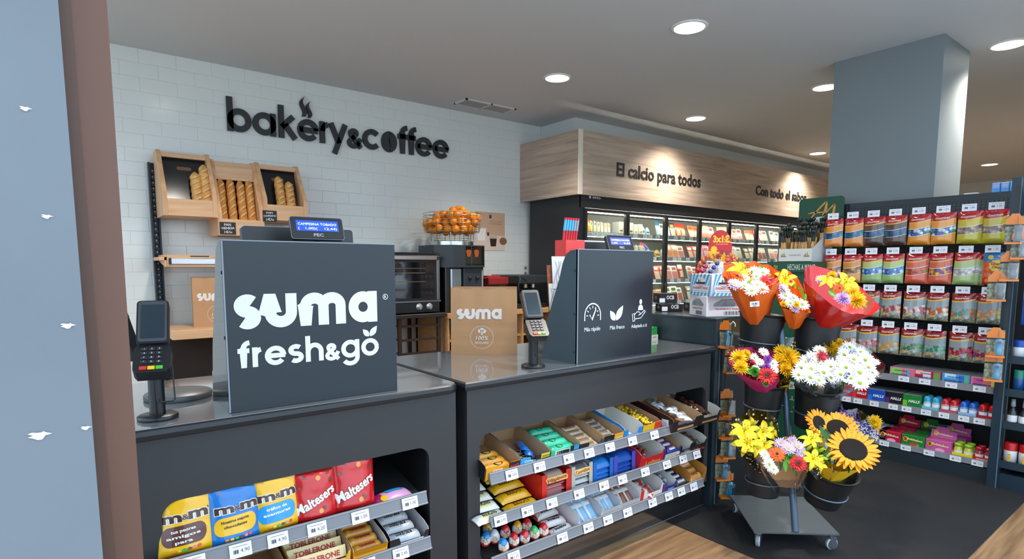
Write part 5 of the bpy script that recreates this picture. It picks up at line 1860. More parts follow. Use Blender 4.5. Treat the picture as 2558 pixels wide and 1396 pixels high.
# --- bottom shelf of the long counter: chocolate eggs, bars
Z3 = R3
def egg(loc, c_top, yaw, label, group=None):
    t = thing('chocolate_egg', label, 'chocolate egg', loc, (random.uniform(-.2, .05), random.uniform(-.15, .15), yaw), group)
    mt, mw, mo = mat(c_top, .22, coat=.7), mat('#eceaee', .22, coat=.7), mat('#e2401c', .22, coat=.7)
    N = 16
    prof = []
    for i in range(N + 1):
        a = PI * i / N
        z = -math.cos(a)
        r = math.sin(a) * (1 - .16 * z)
        prof.append((max(.0002, .0215 * r), .031 * z))
    b = B()
    vs, fs, k = [], [], 24
    for (r, z) in prof:
        for q in range(k):
            an = 2 * PI * q / k
            vs.append((r * math.cos(an), r * math.sin(an), z))
    for i in range(N):
        for q in range(k):
            f = (i * k + q, i * k + (q + 1) % k, (i + 1) * k + (q + 1) % k, (i + 1) * k + q)
            z = (prof[i][1] + prof[i + 1][1]) / 2 + .004 * math.sin(3 * 2 * PI * q / k)
            b.add([vs[j] for j in f], [(0, 1, 2, 3)], mo if z < -.013 else mt if z > .007 else mw, smooth=False)
    for i in range(len(b.sm)): b.sm[i] = True
    o = b.build('shell', parent=t)
    bm = bmesh.new()
    bm.from_mesh(o.data)
    bmesh.ops.remove_doubles(bm, verts=bm.verts, dist=1e-6)
    bm.to_mesh(o.data)
    bm.free()
    b = B(FRONT((0, 0, 0)))
    fn = lambda x, y: .0215 * (1 - .16 * y / .031) * math.sqrt(max(0.01, 1 - (y / .031) ** 2 - (x / .0215) ** 2)) + .0008
    b.text('JOY', .0105, mat('#d9a316', .3, coat=.5), Matrix(), bold=.05, y=-.008, width=.024, fn=fn)
    b.text('Kinder', .0038, mat('#222222', .3), Matrix(), bold=.02, y=.0045, width=.014, fn=fn)
    b.build('printed_name', parent=t)
EGG = [((1213, 1357), '#1f8fd6', 'sky blue topped chocolate egg at the very start of the bottom shelf'), ((1258, 1368), '#1f8fd6', 'sky blue topped chocolate egg standing forward between two others'), ((1284, 1356), '#d6252c', 'red topped chocolate egg directly beside the forward blue one'),
       ((1311, 1348), '#d6252c', 'red topped chocolate egg in the middle of the front row'), ((1335, 1338), '#4db85a', 'green topped chocolate egg'), ((1358, 1329), '#d6252c', 'red topped chocolate egg beside the lettered wafer bars'),
       ((1236, 1345), '#e9e6ea', 'white and yellow chocolate egg in the second row'), ((1218, 1326), '#e9a918', 'yellow topped chocolate egg at the back near the counter frame'), ((1262, 1329), '#d6252c', 'red topped chocolate egg in the second row'), ((1292, 1319), '#e9a918', 'yellow topped chocolate egg at the back in the middle'), ((1316, 1312), '#d6252c', 'red topped chocolate egg at the back near the wafer bars')]
epos = [(1.264, 1.797, 0.205), (1.305, 1.732, 0.200), (1.364, 1.741, 0.200), (1.415, 1.735, 0.200), (1.468, 1.738, 0.200), (1.515, 1.735, 0.203), (1.306, 1.793, 0.214), (1.313, 1.851, 0.222), (1.363, 1.798, 0.222), (1.424, 1.797, 0.222), (1.472, 1.792, 0.222)]
for (px, c, lab), p in zip(EGG, epos):
    p = (p[0], p[1], .174 + (p[1] - 1.708) * math.tan(TILT) + .034)
    egg(p, c, -.55, lab)
g = [(1.681, 1.710, 0.142)[0], (1.829, 1.710, 0.146)[0], (1.948, 1.710, 0.151)[0], (2.085, 1.710, 0.156)[0], (2.252, 1.710, 0.160)[0], (2.353, 1.710, 0.163)[0], (2.466, 1.710, 0.165)[0], (2.613, 1.710, 0.169)[0]]
bn = bar_mesh(.135, .048, .02, ('#ded6cf', '#e9e7ea', '#c8322a'), 'bueno', '#2a2427', oval=('#c8322a', .7, -.42))
bars_in(Z3, (1.606, 1.730, 0.161)[0], bn, 4, .03, .05, .002, .010, '', name='wafer_bar', cat='wafer bar', each=['white and red wafer bar with dark lettering, frontmost', 'white and red wafer bar with dark lettering, second from the front', 'white and red wafer bar, third from the front', 'white and red wafer bar, rearmost and mostly hidden'], rz=.02)
m_wbox = '#e6e4e6'
def white_carton(x0, x1, label, plabel, cols, n, oval=None, txt=None, tcol='#2a7fc0', stand=.9, hs=.075):
    carton('chocolate_carton', label, x0, x1, Z3, m_wbox, hs=hs, hf=.018, d=.2, inner=mat('#c9c7cc', .6), cut=(.06, .94), tabs=tuple((.02 + .11 * q, .08 + .11 * q, .004, .012, '#c8322a') for q in range(9)))
    w_ = (x1 - x0 - .012) / n
    me = bar_mesh(.115, w_ * .95, .014, cols, txt, tcol, oval)
    for row in range(2):
        for i in range(n):
            p = on_shelf(Z3, x0 + .006 + w_ * (i + .5), .045 + .05 * row, .030 + .02 * row)
            put('chocolate_bar', me, p, (0, -stand + .1, PI / 2 + random.uniform(-.08, .08)), plabel if row == 0 else plabel + ', rear row', 'chocolate bar', plabel if row == 0 else plabel + ', rear row')
white_carton(g[0], g[1], 'white carton of white and blue milk bars next to the lettered wafer bars', 'white and blue milk bar standing in the first white carton', ('#e9edf2', '#7fb4d8', '#d7dde4'), 3)
white_carton(g[1], g[2], 'white carton of white bars with orange tips', 'white bar with an orange tip standing in the second white carton', ('#e9eef2', '#8ec3e2', '#d98a36'), 3, oval=('#e0902e', .6, -.36))
white_carton(g[2], g[3], 'white carton of brown and white cereal bars', 'brown and white cereal bar standing in the third white carton', ('#e6e2de', '#8a4f34', '#cfc9c4'), 3)
carton('chocolate_carton', 'large white carton with a red corner and a torn open front', g[3], g[4], Z3, '#e7e2de', hs=.10, hf=.05, d=.2, inner=m_cardw, cut=(.3, .9), tabs=((.0, .14, 0, .1, '#d8301f'), (.14, 1, 0, .012, '#b92a24')), lean=-.05)
pk = bar_mesh(.075, .034, .014, ('#d9c9c4', '#c02b2b', '#b3262a'))
bars_in(Z3, (g[3] + g[4]) / 2 + .006, pk, 5, .01, .022, .03, .004, 'red and white bar tumbled in the large white carton', rz=.4, jit=.008)
carton('snack_carton', 'small blue carton with red and white lettering on the bottom shelf', g[4], g[5], Z3, '#2438a0', hs=.085, hf=.055, d=.19, inner=m_cardw, tabs=((.0, .1, 0, .08, '#b22634'),), texts=(('MILKY', .55, .016, .011, .6, '#d8404a', .2), ('WAY', .6, .034, .010, .5, '#c9d6f2', .2)), cut=(.1, .9))
pm = bar_mesh(.065, .032, .014, ('#2438a0', '#e3e6f0', '#1a2870'))
bars_in(Z3, (g[4] + g[5]) / 2 + .006, pm, 3, .04, .034, .05, .006, 'blue and white bar in the small blue carton of the bottom shelf', rz=.6)
carton('snack_carton', 'black carton of dark bars with silver stripes on the bottom shelf', g[5], g[6], Z3, '#1c1716', hs=.05, hf=.03, d=.19, texts=(('SNICKERS', .5, .010, .009, .8, '#8f8a94', .2),), cut=(.1, .9))
pm = bar_mesh((g[6] - g[5]) * .88, .034, .02, ('#3a2a26', '#d6d8de', '#241a18'), 'SNICKERS', '#2a3f92')
bars_in(Z3, (g[5] + g[6]) / 2, pm, 5, .018, .036, .034, .004, 'dark bar with a silver stripe in the black carton of the bottom shelf')
carton('snack_carton', 'caramel brown carton with a tall white flap at the far end of the bottom shelf', g[6], g[7], Z3, '#b8792c', hs=.09, hf=.03, d=.19, inner=mat('#c28a3a', .5), cut=(.08, .8), texts=(('TWIX', .5, .010, .009, .5, '#8f2a22', .1),))
pm = bar_mesh((g[7] - g[6]) * .8, .042, .022, ('#c99043', '#d9a257', '#a56f2c'), 'TWIX', '#b3222a')
bars_in(Z3, (g[6] + g[7]) / 2 - .006, pm, 4, .02, .04, .03, .012, 'golden brown bar with red lettering in the caramel carton')

# ---------------------------------------------------------------- pouches and packs on the counter by the door frame
def surf(w_, h, t, seed, waist=.05, notch=True):
    """front surface of a filled bag: x in -w/2..w/2, z in 0..h -> depth towards the viewer"""
    def g_(x, z):
        u = min(1, max(0, x / w_ + .5))
        v = min(1, max(0, z / h))
        edge = max(0, min(1, min(v / .1, (1 - v) / .14)))
        c = (math.sin(PI * u) ** .6) * (edge ** .6) * (1.1 - .4 * v)
        wr = .055 * noise.noise((u * 4 + seed, v * 5, seed)) + .03 * noise.noise((u * 11, v * 9, seed + 4))
        return t * (c + wr * (1 if edge > .2 else .4))
    return g_
def drape(b, outline, fn, m, M, off=.0008, cx=None, cy=None, rings=7):
    dense = []
    for p, q in zip(outline, list(outline[1:]) + [outline[0]]):
        k = max(1, int(math.hypot(q[0] - p[0], q[1] - p[1]) / .008))
        dense += [(p[0] + (q[0] - p[0]) * i / k, p[1] + (q[1] - p[1]) * i / k) for i in range(k)]
    outline = dense
    n = len(outline)
    cx = sum(p[0] for p in outline) / n if cx is None else cx
    cy = sum(p[1] for p in outline) / n if cy is None else cy
    vs = [(cx, cy, fn(cx, cy) + off)]
    for r in range(1, rings + 1):
        for p in outline:
            x, y = cx + (p[0] - cx) * r / rings, cy + (p[1] - cy) * r / rings
            vs.append((x, y, fn(x, y) + off))
    fs = [(0, 1 + i, 1 + (i + 1) % n) for i in range(n)]
    for r in range(rings - 1):
        a, c = 1 + r * n, 1 + (r + 1) * n
        fs += [(a + i, c + i, c + (i + 1) % n, a + (i + 1) % n) for i in range(n)]
    b.add(vs, fs, m, M, smooth=True)
def pouch(name, label, cat, loc, rot, w_, h, t, col, seed, deco, group=None, seal=None, nx=22, ny=26):
    th = thing(name, label, cat, loc, rot, group)
    m = mat(col, .26, coat=.6, var=.03, vs=10)
    ms = mat(seal, .3, coat=.5) if seal else m
    fn = surf(w_, h, t, seed)
    M = FRONT((0, 0, 0))
    b = B()
    def flare(v): return 1 + .05 * (abs(v - .5) * 2) ** 3
    b.grid(lambda u, v: ((u - .5) * w_ * flare(v), v * h + (.003 * math.sin(u * 60) if v > .99 else 0), fn((u - .5) * w_, v * h)), nx, ny, m, M, mfn=lambda u, v: ms if v > .955 or v < .03 else m)
    b.grid(lambda u, v: ((.5 - u) * w_ * flare(v), v * h, -fn((.5 - u) * w_, v * h) * .8), nx // 2, ny // 2, m, M)
    b.build('bag', parent=th)
    b = B()
    deco(b, fn, M, w_, h)
    if b.v: b.build('print', parent=th, label='printed front')
    return th
mm_br, mm_wh = mat('#4a2c22', .3, coat=.5), mat('#f2f0ee', .3, coat=.5)
def mm_deco(panel, lines, wt):
    def d(b, fn, M, w_, h):
        drape(b, [(x * w_, y * h + .06 * h * x) for x, y in rrect(.86, .20, .08, 4, 0, .62)], fn, mm_wh, M, .0006) if False else None
        for bold, m, off in ((.085, mm_wh, .001), (.035, mm_br, .0016)):
            b.text('m', h * .155, m, M, bold=bold, x=-w_ * .23, y=h * .55, width=w_ * .34 * (1.06 if bold > .05 else 1), fn=lambda x, y: fn(x, y) + off, rot=.04)
            b.text('m', h * .165, m, M, bold=bold, x=w_ * .22, y=h * .575, width=w_ * .34 * (1.06 if bold > .05 else 1), fn=lambda x, y: fn(x, y) + off, rot=.04)
            b.text("'s", h * .07, m, M, bold=bold * .6, x=w_ * .43, y=h * .64, width=w_ * .09, fn=lambda x, y: fn(x, y) + off)
            b.text('&', h * .08, m, M, bold=bold * .6, x=0, y=h * .575, width=w_ * .12, fn=lambda x, y: fn(x, y) + off + .0003)
        drape(b, [(x * w_, y * h + .05 * h * x) for x, y in rrect(.76, .30, .13, 5, -.04, .345)], fn, mat(panel, .3, coat=.5), M, .0009)
        for i, (s, ww) in enumerate(lines):
            b.text(s, h * .045, mat(wt, .35), M, bold=.025, x=-w_ * .05, y=h * (.40 - .085 * i), width=w_ * ww, fn=lambda x, y: fn(x, y) + .0018, rot=.09)
        for i, c in enumerate(('#e98a28', '#e6c520', '#3fae49', '#5a3422', '#e07b6a', '#d8322a')):
            b_ = [(x, y) for x, y in circ(.038, 10, -.22 + .085 * i, .105 + .008 * i, ry=.026)]
            drape(b, [(x * w_, y * h) for x, y in b_], fn, mat(c, .25, coat=.6), M, .0016, rings=2)
        b.text('175g', h * .03, mat('#c98a3a', .35), M, x=-w_ * .3, y=h * .86, fn=lambda x, y: fn(x, y) + .0014)
    return d
def malt_deco(b, fn, M, w_, h):
    for bold, m, off in ((.07, mat('#8f1418', .3, coat=.5), .0009), (.03, mm_wh, .0016)):
        b.text('Maltesers', h * .17, m, M, bold=bold, x=0.0, y=h * .34, width=w_ * .98, fn=lambda x, y: fn(x, y) + off, rot=.42, skew=.12)
    rn = random.Random(4)
    for (x, y, r) in ((.3, .9, .05), (-.25, .87, .045), (.05, .82, .06), (.36, .74, .06), (-.38, .7, .05), (-.05, .93, .035), (.16, .24, .055), (.06, .2, .06), (-.3, .93, .03)):
        c = '#e0913a' if (x, y) == (.06, .2) or (x, y) == (.05, .82) else '#7a3a26'
        drape(b, [(q[0] * w_, q[1] * h) for q in circ(r, 12, x, y, ry=r * .8)], fn, mat(c, .25, coat=.6), M, .0012, rings=2)
ZB = R1
def bagpos(x, d, up=0.004): return on_shelf(ZB, x, d, up)
LEAN = -.16
x_ = (0.227, 1.740, 0.510)[0]
pouch('snack_pouch', 'yellow sweets pouch with a brown panel, nearest the door frame', 'snack bag', bagpos(x_, .035), (LEAN, 0, -.10), .142, .175, .030, '#f0b90c', 1.0, mm_deco('#5a2f28', (('tus peores', .42), ('amigos', .58), ('para', .3)), '#f2eee6'))
x_ = (0.351, 1.740, 0.509)[0]
pouch('snack_pouch', 'blue sweets pouch with a yellow panel, in front of another blue one', 'snack bag', bagpos(x_, .03), (LEAN + .02, .03, .06), .145, .168, .030, '#1576c8', 2.3, mm_deco('#f2bd1e', (('Nuestros mejores', .5), ('chocolates', .42)), '#3a2a22'))
x_ = (0.307, 1.740, 0.543)[0]
pouch('snack_pouch', 'blue sweets pouch mostly hidden behind the front blue one', 'snack bag', bagpos(x_, .09), (LEAN - .04, -.04, 0), .135, .165, .024, '#1470c0', 3.1, mm_deco('#4a2c22', (('crispy', .4),), '#ffffff'))
x_ = (0.468, 1.740, 0.508)[0]
pouch('snack_pouch', 'yellow sweets pouch with a blue panel, beside the red pouches', 'snack bag', bagpos(x_, .035), (LEAN, 0, .05), .14, .175, .030, '#f0b90c', 4.7, mm_deco('#1f96dc', (('tráfico de', .42), ('aventuras', .55)), '#ffffff'))
x_ = (0.580, 1.740, 0.499)[0]
pouch('snack_pouch', 'red chocolate ball pouch with slanted white lettering, leaning on the yellow pouch', 'snack bag', bagpos(x_, .035), (LEAN, .02, .0), .135, .160, .032, '#c8141a', 5.2, malt_deco)
x_ = (0.708, 1.740, 0.506)[0]
pouch('snack_pouch', 'tall red chocolate ball pouch with slanted white lettering, nearest the pink pack', 'snack bag', bagpos(x_, .035), (LEAN, .05, .04), .138, .178, .032, '#c8141a', 6.4, malt_deco)
x_ = (0.607, 1.780, 0.506)[0]
pouch('snack_pouch', 'red pouch standing behind the two lettered red ones', 'snack bag', bagpos(x_, .11), (LEAN - .03, -.02, 0), .15, .178, .025, '#b3141a', 7.7, lambda *a: None)
x_ = (0.846, 1.740, 0.511)[0]
t = thing('pastry_pack', 'pink flat pack with a blue label lying alone at the shelf end', 'snack pack', on_shelf(ZB, x_, .045, .001), (TILT, 0, .12))
b = B()
mp = mat('#e3a3d2', .25, coat=.6)
f = lambda u, v: ((u - .5) * .14, (v - .5) * .075, .026 * (math.sin(PI * u) ** .4) * (math.sin(PI * v) ** .5) + .001 * math.sin(u * 70) * (abs(u - .5) > .42))
b.grid(f, 20, 10, mp, mfn=lambda u, v: mat('#b3266f', .25, coat=.6) if u < .22 or u > .93 else mp)
b.build('wrapper', parent=t)
b = B()
fz = lambda x, y: f(min(.99, max(.01, x / .14 + .5)), min(.99, max(.01, y / .075 + .5)))[2] + .0012
drape(b, [(x, y) for x, y in rrect(.065, .022, .005, 3, .008, .012)], fz, mat('#2f9fd8', .3, coat=.5), Matrix())
drape(b, [(x, y) for x, y in circ(.012, 12, -.043, -.012)], fz, mat('#eec31c', .3, coat=.5), Matrix())
b.text('DONUTS', .011, mat('#1667a8', .35), Matrix(), bold=.03, x=.008, y=.006, width=.05, fn=lambda x, y: fz(x, y) + .0006)
b.build('print', parent=t)

# second shelf of that counter
h_ = [(0.381, 1.740, 0.453)[0], (0.456, 1.720, 0.437)[0], (0.647, 1.720, 0.423)[0], (0.777, 1.720, 0.394)[0], (0.967, 1.720, 0.369)[0]]
carton('chocolate_carton', 'cream yellow carton of pale triangular chocolate bars on the second shelf', .485, .672, R2, '#e8b53c', hs=.085, hf=.05, d=.22, cut=(.08, .92), texts=(('TOBLERONE', .5, .02, .016, .8, '#c3232a', 0),))
tb = B()
ml_ = mat('#efd79a', .35, coat=.3)
mr = mat('#b3211f', .4)
tb.prism([(-.0, 0), (.036, 0), (.018, .031)], -.085, .085, ml_, frame((0, -.018, 0), (0, 1, 0), (0, 0, 1)))
tb.text('TOBLERONE', .016, mr, frame((0, -.010, .0148), (1, 0, 0), (0, .5, .866)), bold=.03, y=-.009, width=.13, z=.0008)
tmesh_ = tb.mesh('triangular_bar')
for i in range(4):
    put('triangular_bar', tmesh_, on_shelf(R2, .578, .03 + .042 * i, .046 + .003 * i), (TILT, 0, 0), 'pale yellow triangular bar with red lettering, ' + ('frontmost', 'second', 'third', 'rearmost')[i] + ' in its carton', 'chocolate bar')
carton('chocolate_carton', 'golden carton of crunchy honeycomb bars on the second shelf', .678, .80, R2, '#e9a21e', hs=.07, hf=.04, d=.22, inner=m_cardw, cut=(.05, .95), texts=(('crunchie', .5, .014, .014, .8, '#b3202f', 0),))
pm = bar_mesh(.105, .036, .018, ('#e09a22', '#c9862a', '#1c2a6a'), 'Crunchie', '#a3163a')
for i in range(5):
    put('honeycomb_bar', pm, on_shelf(R2, .738, .028 + .04 * i, .034 + .004 * i), (TILT, 0, random.uniform(-.04, .04)), 'golden and blue honeycomb bar with purple lettering, ' + ('frontmost', 'second', 'third', 'fourth', 'rearmost')[i] + ' in its carton', 'chocolate bar')
carton('chocolate_carton', 'black carton with a white rim full of white and black bars', .806, .955, R2, '#1c1d20', hs=.072, hf=.034, d=.22, inner=mat('#c9c8cc', .5), cut=(.28, .86), tabs=((.27, .87, .030, .036, '#d9d9dd'),))
pm = bar_mesh(.125, .044, .016, ('#b9bcc2', '#d2d4d8', '#2a2b30'), 'COOKIES CREAM', '#1c1d20')
for i in range(4):
    put('cream_bar', pm, on_shelf(R2, .873, .032 + .048 * i, .03 + .006 * i), (TILT, 0, random.uniform(-.03, .03)), 'white and black cookie bar, ' + ('frontmost', 'second', 'third', 'rearmost')[i] + ' in the black carton', 'chocolate bar')
carton('chocolate_carton', 'dark blue carton mostly hidden under the price rail, second shelf', .33, .478, R2, '#1a1f63', hs=.08, hf=.05, d=.2)

# ================================================================ candy gondola at the end of the aisle, and the display beside it
m_gon = mat('#1f2a31', .42, var=.03, vs=4)
m_peg = mat('#2c363c', .45)
m_gdark = mat('#0c0f12', .6)
GX, GY0, GY1 = 4.33, .905, 1.935
gon = thing('candy_gondola', 'dark pegboard gondola with hanging sweet bags above three shelves', 'shop shelving', (4.55, 1.42, 0))
b = B()
b.cbox((GX, GY0, .0), (4.70, GY1, .10), m_gon, .003)
b.build('plinth', parent=gon, world=True)
b = B()
b.box((4.66, GY0, .10), (4.69, GY1, 1.755), m_gdark)
b.box((4.648, GY0, 1.725), (4.70, GY1, 1.765), m_gon)
b.box((4.652, GY0, 1.62), (4.66, GY1, 1.725), m_peg)
for r in range(5):
    for c in range(int((GY1 - GY0) / .022)):
        b.box((4.6505, GY0 + .012 + c * .022, 1.632 + r * .019), (4.652, GY0 + .018 + c * .022, 1.641 + r * .019), m_gdark)
b.build('pegboard', parent=gon, world=True)
for y in (GY0 - .0, GY1 - .03):
    b = B()
    b.box((4.63, y, .1), (4.66, y + .03, 1.76), m_gon)
    b.build('upright', parent=gon, world=True)

def gshelf(z, x0, tags):
    b = B()
    b.box((x0 + .01, GY0 + .004, z + .008), (4.66, GY1 - .004, z + .02), m_gon)
    sh = b.build('shelf', parent=gon, world=True)
    b = B()
    b.prism([(0, 0), (.008, .002), (.014, .034), (.006, .036)], -GY1 + .004, -GY0 - .004, mat('#8d9197', .3, metal=.3), frame((x0, 0, z - .008), (1, 0, 0), (0, 0, 1)) @ Matrix.Identity(4)) if False else None
    b.box((x0, GY0 + .004, z - .012), (x0 + .012, GY1 - .004, z + .03), mat('#85898f', .3, var=.1, vs=30, stretch=(1, 1, .2)))
    b.build('price_rail', parent=sh, world=True)
    for (y, p, w_) in tags:
        price_tag(sh, frame((x0 - .0022, y, z - .008), (0, -1, 0), (0, 0, 1)), p, w_, .034)
gshelf(.559, GX, [((4.330, 1.374, 0.563)[1], '1,20', .062), ((4.330, 1.257, 0.560)[1], '1,20', .062), ((4.330, 1.117, 0.554)[1], '1,95', .062), ((4.330, 0.976, 0.546)[1], '1,35', .062), (1.59, '1,35', .062)])
gshelf(.362, GX, [((4.330, 1.715, 0.363)[1], '1,30', .055), ((4.330, 1.641, 0.362)[1], '1,30', .055), ((4.330, 1.538, 0.365)[1], '1,30', .055), ((4.330, 1.424, 0.362)[1], '1,30', .055), ((4.330, 1.346, 0.364)[1], '1,40', .055), ((4.330, 1.238, 0.362)[1], '2,25', .055), ((4.330, 1.142, 0.361)[1], '2,25', .055), ((4.330, 1.041, 0.359)[1], '2,25', .055), ((4.330, 0.964, 0.358)[1], '2,25', .055)])
gshelf(.103, GX, [((4.330, 1.462, 0.111)[1], '0,20', .058), ((4.330, 1.335, 0.113)[1], '0,20', .058), ((4.330, 1.205, 0.114)[1], '0,15', .058), ((4.330, 1.066, 0.114)[1], '2,00', .058), ((4.330, 0.956, 0.116)[1], '2,00', .058)])

# hanging bags: film print defined over the bag's own u, v
def bagmat(head, body, c1, c2, c3, foot, clear=False):
    key = ('bagmat', head, body, c1, c2, c3, foot, clear)
    if key in MATS: return MATS[key]
    m = bpy.data.materials.new('bag_print_%d' % len(MATS))
    m.use_nodes = True
    nt = m.node_tree
    L = nt.links.new
    bs = nt.nodes['Principled BSDF']
    bs.inputs['Roughness'].default_value = .22
    bs.inputs['Coat Weight'].default_value = .7
    bs.inputs['Coat Roughness'].default_value = .04
    uv = nt.nodes.new('ShaderNodeUVMap')
    uv.uv_map = 'UVMap'
    sx = nt.nodes.new('ShaderNodeSeparateXYZ')
    L(uv.outputs[0], sx.inputs[0])
    sn = nt.nodes.new('ShaderNodeMath'); sn.operation = 'SINE'
    ml = nt.nodes.new('ShaderNodeMath'); ml.operation = 'MULTIPLY'; ml.inputs[1].default_value = 3.0
    L(sx.outputs[0], ml.inputs[0]); L(ml.outputs[0], sn.inputs[0])
    m2 = nt.nodes.new('ShaderNodeMath'); m2.operation = 'MULTIPLY'; m2.inputs[1].default_value = .045
    L(sn.outputs[0], m2.inputs[0])
    m3 = nt.nodes.new('ShaderNodeMath'); m3.operation = 'MULTIPLY_ADD'; m3.inputs[1].default_value = -.09
    L(sx.outputs[0], m3.inputs[0]); L(sx.outputs[1], m3.inputs[2])
    ad = nt.nodes.new('ShaderNodeMath'); ad.operation = 'ADD'
    L(m3.outputs[0], ad.inputs[0]); L(m2.outputs[0], ad.inputs[1])
    r = nt.nodes.new('ShaderNodeValToRGB')
    r.color_ramp.interpolation = 'CONSTANT'
    stops = [(0, foot), (.02, foot), (.27, '#e9e2c6'), (.285, body), (.50, '#ede6cc'), (.512, body), (.70, '#e8b23a'), (.735, head)] if not clear else [(0, foot), (.05, '#8f9aa0'), (.66, '#8f9aa0'), (.69, '#e8b23a'), (.735, head)]
    while len(r.color_ramp.elements) < len(stops): r.color_ramp.elements.new(.5)
    for e_, (p, c) in zip(r.color_ramp.elements, stops):
        e_.position = p
    for e_, (p, c) in zip(r.color_ramp.elements, stops):
        e_.color = lin(c)
    L(ad.outputs[0], r.inputs[0])
    mp = nt.nodes.new('ShaderNodeMapping'); mp.inputs['Scale'].default_value = (1, 1.5, 1)
    L(uv.outputs[0], mp.inputs[0])
    vo = nt.nodes.new('ShaderNodeTexVoronoi'); vo.inputs['Scale'].default_value = 7 if not clear else 5
    L(mp.outputs[0], vo.inputs['Vector'])
    sp = nt.nodes.new('ShaderNodeSeparateColor'); L(vo.outputs['Color'], sp.inputs[0])
    cr = nt.nodes.new('ShaderNodeValToRGB'); cr.color_ramp.interpolation = 'CONSTANT'
    cr.color_ramp.elements.new(.66)
    for e_, p, c in zip(cr.color_ramp.elements, (0, .36, .7), (c1, c2, c3)):
        e_.position = p
        e_.color = lin(c)
    L(sp.outputs[0], cr.inputs[0])
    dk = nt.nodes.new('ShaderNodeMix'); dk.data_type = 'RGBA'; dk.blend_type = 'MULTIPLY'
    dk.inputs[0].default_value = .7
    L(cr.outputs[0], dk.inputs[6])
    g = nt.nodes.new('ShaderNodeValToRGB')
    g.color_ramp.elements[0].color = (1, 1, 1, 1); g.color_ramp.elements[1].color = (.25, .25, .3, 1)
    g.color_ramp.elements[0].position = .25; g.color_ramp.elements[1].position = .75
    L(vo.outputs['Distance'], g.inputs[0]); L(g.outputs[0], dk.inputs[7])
    mk = nt.nodes.new('ShaderNodeValToRGB'); mk.color_ramp.interpolation = 'CONSTANT'
    lo, hi = (.285, .50) if not clear else (.10, .46)
    ee = mk.color_ramp.elements
    ee.new(hi)
    for e_, p, v in zip(ee, (0, lo, hi), (0, 1, 0)):
        e_.position = p
        e_.color = (v, v, v, 1)
    L(ad.outputs[0], mk.inputs[0])
    mx = nt.nodes.new('ShaderNodeMix'); mx.data_type = 'RGBA'
    fac = mk.outputs[0]
    if clear:
        th = nt.nodes.new('ShaderNodeMath'); th.operation = 'LESS_THAN'; th.inputs[1].default_value = .62
        L(vo.outputs['Distance'], th.inputs[0])
        mu = nt.nodes.new('ShaderNodeMath'); mu.operation = 'MULTIPLY'
        L(th.outputs[0], mu.inputs[0]); L(mk.outputs[0], mu.inputs[1])
        fac = mu.outputs[0]
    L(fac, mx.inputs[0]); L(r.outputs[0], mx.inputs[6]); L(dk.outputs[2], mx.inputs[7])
    out = mx.outputs[2]
    if clear:
        # printed rings along the foot of the bag
        v2 = nt.nodes.new('ShaderNodeTexVoronoi'); v2.inputs['Scale'].default_value = 6
        mp2 = nt.nodes.new('ShaderNodeMapping'); mp2.inputs['Scale'].default_value = (1, 1.5, 1); mp2.inputs['Location'].default_value = (.3, .2, 0)
        L(uv.outputs[0], mp2.inputs[0]); L(mp2.outputs[0], v2.inputs['Vector'])
        rg = nt.nodes.new('ShaderNodeValToRGB'); rg.color_ramp.interpolation = 'CONSTANT'
        while len(rg.color_ramp.elements) < 5: rg.color_ramp.elements.new(.5)
        for e_, (p, c) in zip(rg.color_ramp.elements, ((0, '#7a2230'), (.1, '#f0ead8'), (.2, '#2f8a8c'), (.34, '#d8a440'), (.48, '#6a7f86'))):
            e_.position = p
        for e_, (p, c) in zip(rg.color_ramp.elements, ((0, '#7a2230'), (.1, '#f0ead8'), (.2, '#2f8a8c'), (.34, '#d8a440'), (.48, '#6a7f86'))):
            e_.color = lin(c)
        L(v2.outputs['Distance'], rg.inputs[0])
        lt_ = nt.nodes.new('ShaderNodeMath'); lt_.operation = 'LESS_THAN'; lt_.inputs[1].default_value = .2
        L(sx.outputs[1], lt_.inputs[0])
        m4 = nt.nodes.new('ShaderNodeMix'); m4.data_type = 'RGBA'
        L(lt_.outputs[0], m4.inputs[0]); L(out, m4.inputs[6]); L(rg.outputs[0], m4.inputs[7])
        out = m4.outputs[2]
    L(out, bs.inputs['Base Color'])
    MATS[key] = m
    return m

def hang_bag(y, ztop, mtl, label, seed, name='candy_bag', w_=.124, h=.196, txt='Gourmet', x=4.425, second=None, tilt=0.0):
    t = thing(name, label, 'sweet bag', (x, y, ztop - h), (0, tilt, -PI / 2 + random.uniform(-.10, .10)))
    fn = surf(w_, h, .026, seed)
    M = FRONT((0, 0, 0))
    rn = random.Random(int(seed * 10))
    sk = rn.uniform(-.03, .03)
    b = B()
    fl = lambda v: 1 + .05 * (1 - v) ** 2
    b.grid(lambda u, v: ((u - .5) * w_ * fl(v) + sk * w_ * (1 - v), v * h, fn((u - .5) * w_, v * h)), 16, 20, mtl, M)
    b.grid(lambda u, v: ((.5 - u) * w_ * fl(v) + sk * w_ * (1 - v), v * h, -.6 * fn((u - .5) * w_, v * h)), 6, 8, mtl, M)
    b.build('bag', parent=t)
    if txt:
        b = B()
        b.text(txt, .0125, mat('#efe3d8', .35), M, bold=.02, x=-.008, y=h * .79, width=w_ * .62, fn=lambda px, py: fn(px, py) + .0012, skew=.2, rot=.05)
        b.build('lettering', parent=t)
    if second:
        c = dup(t, (x + .05, y - .022, ztop - h - .004), label=second)
    return t

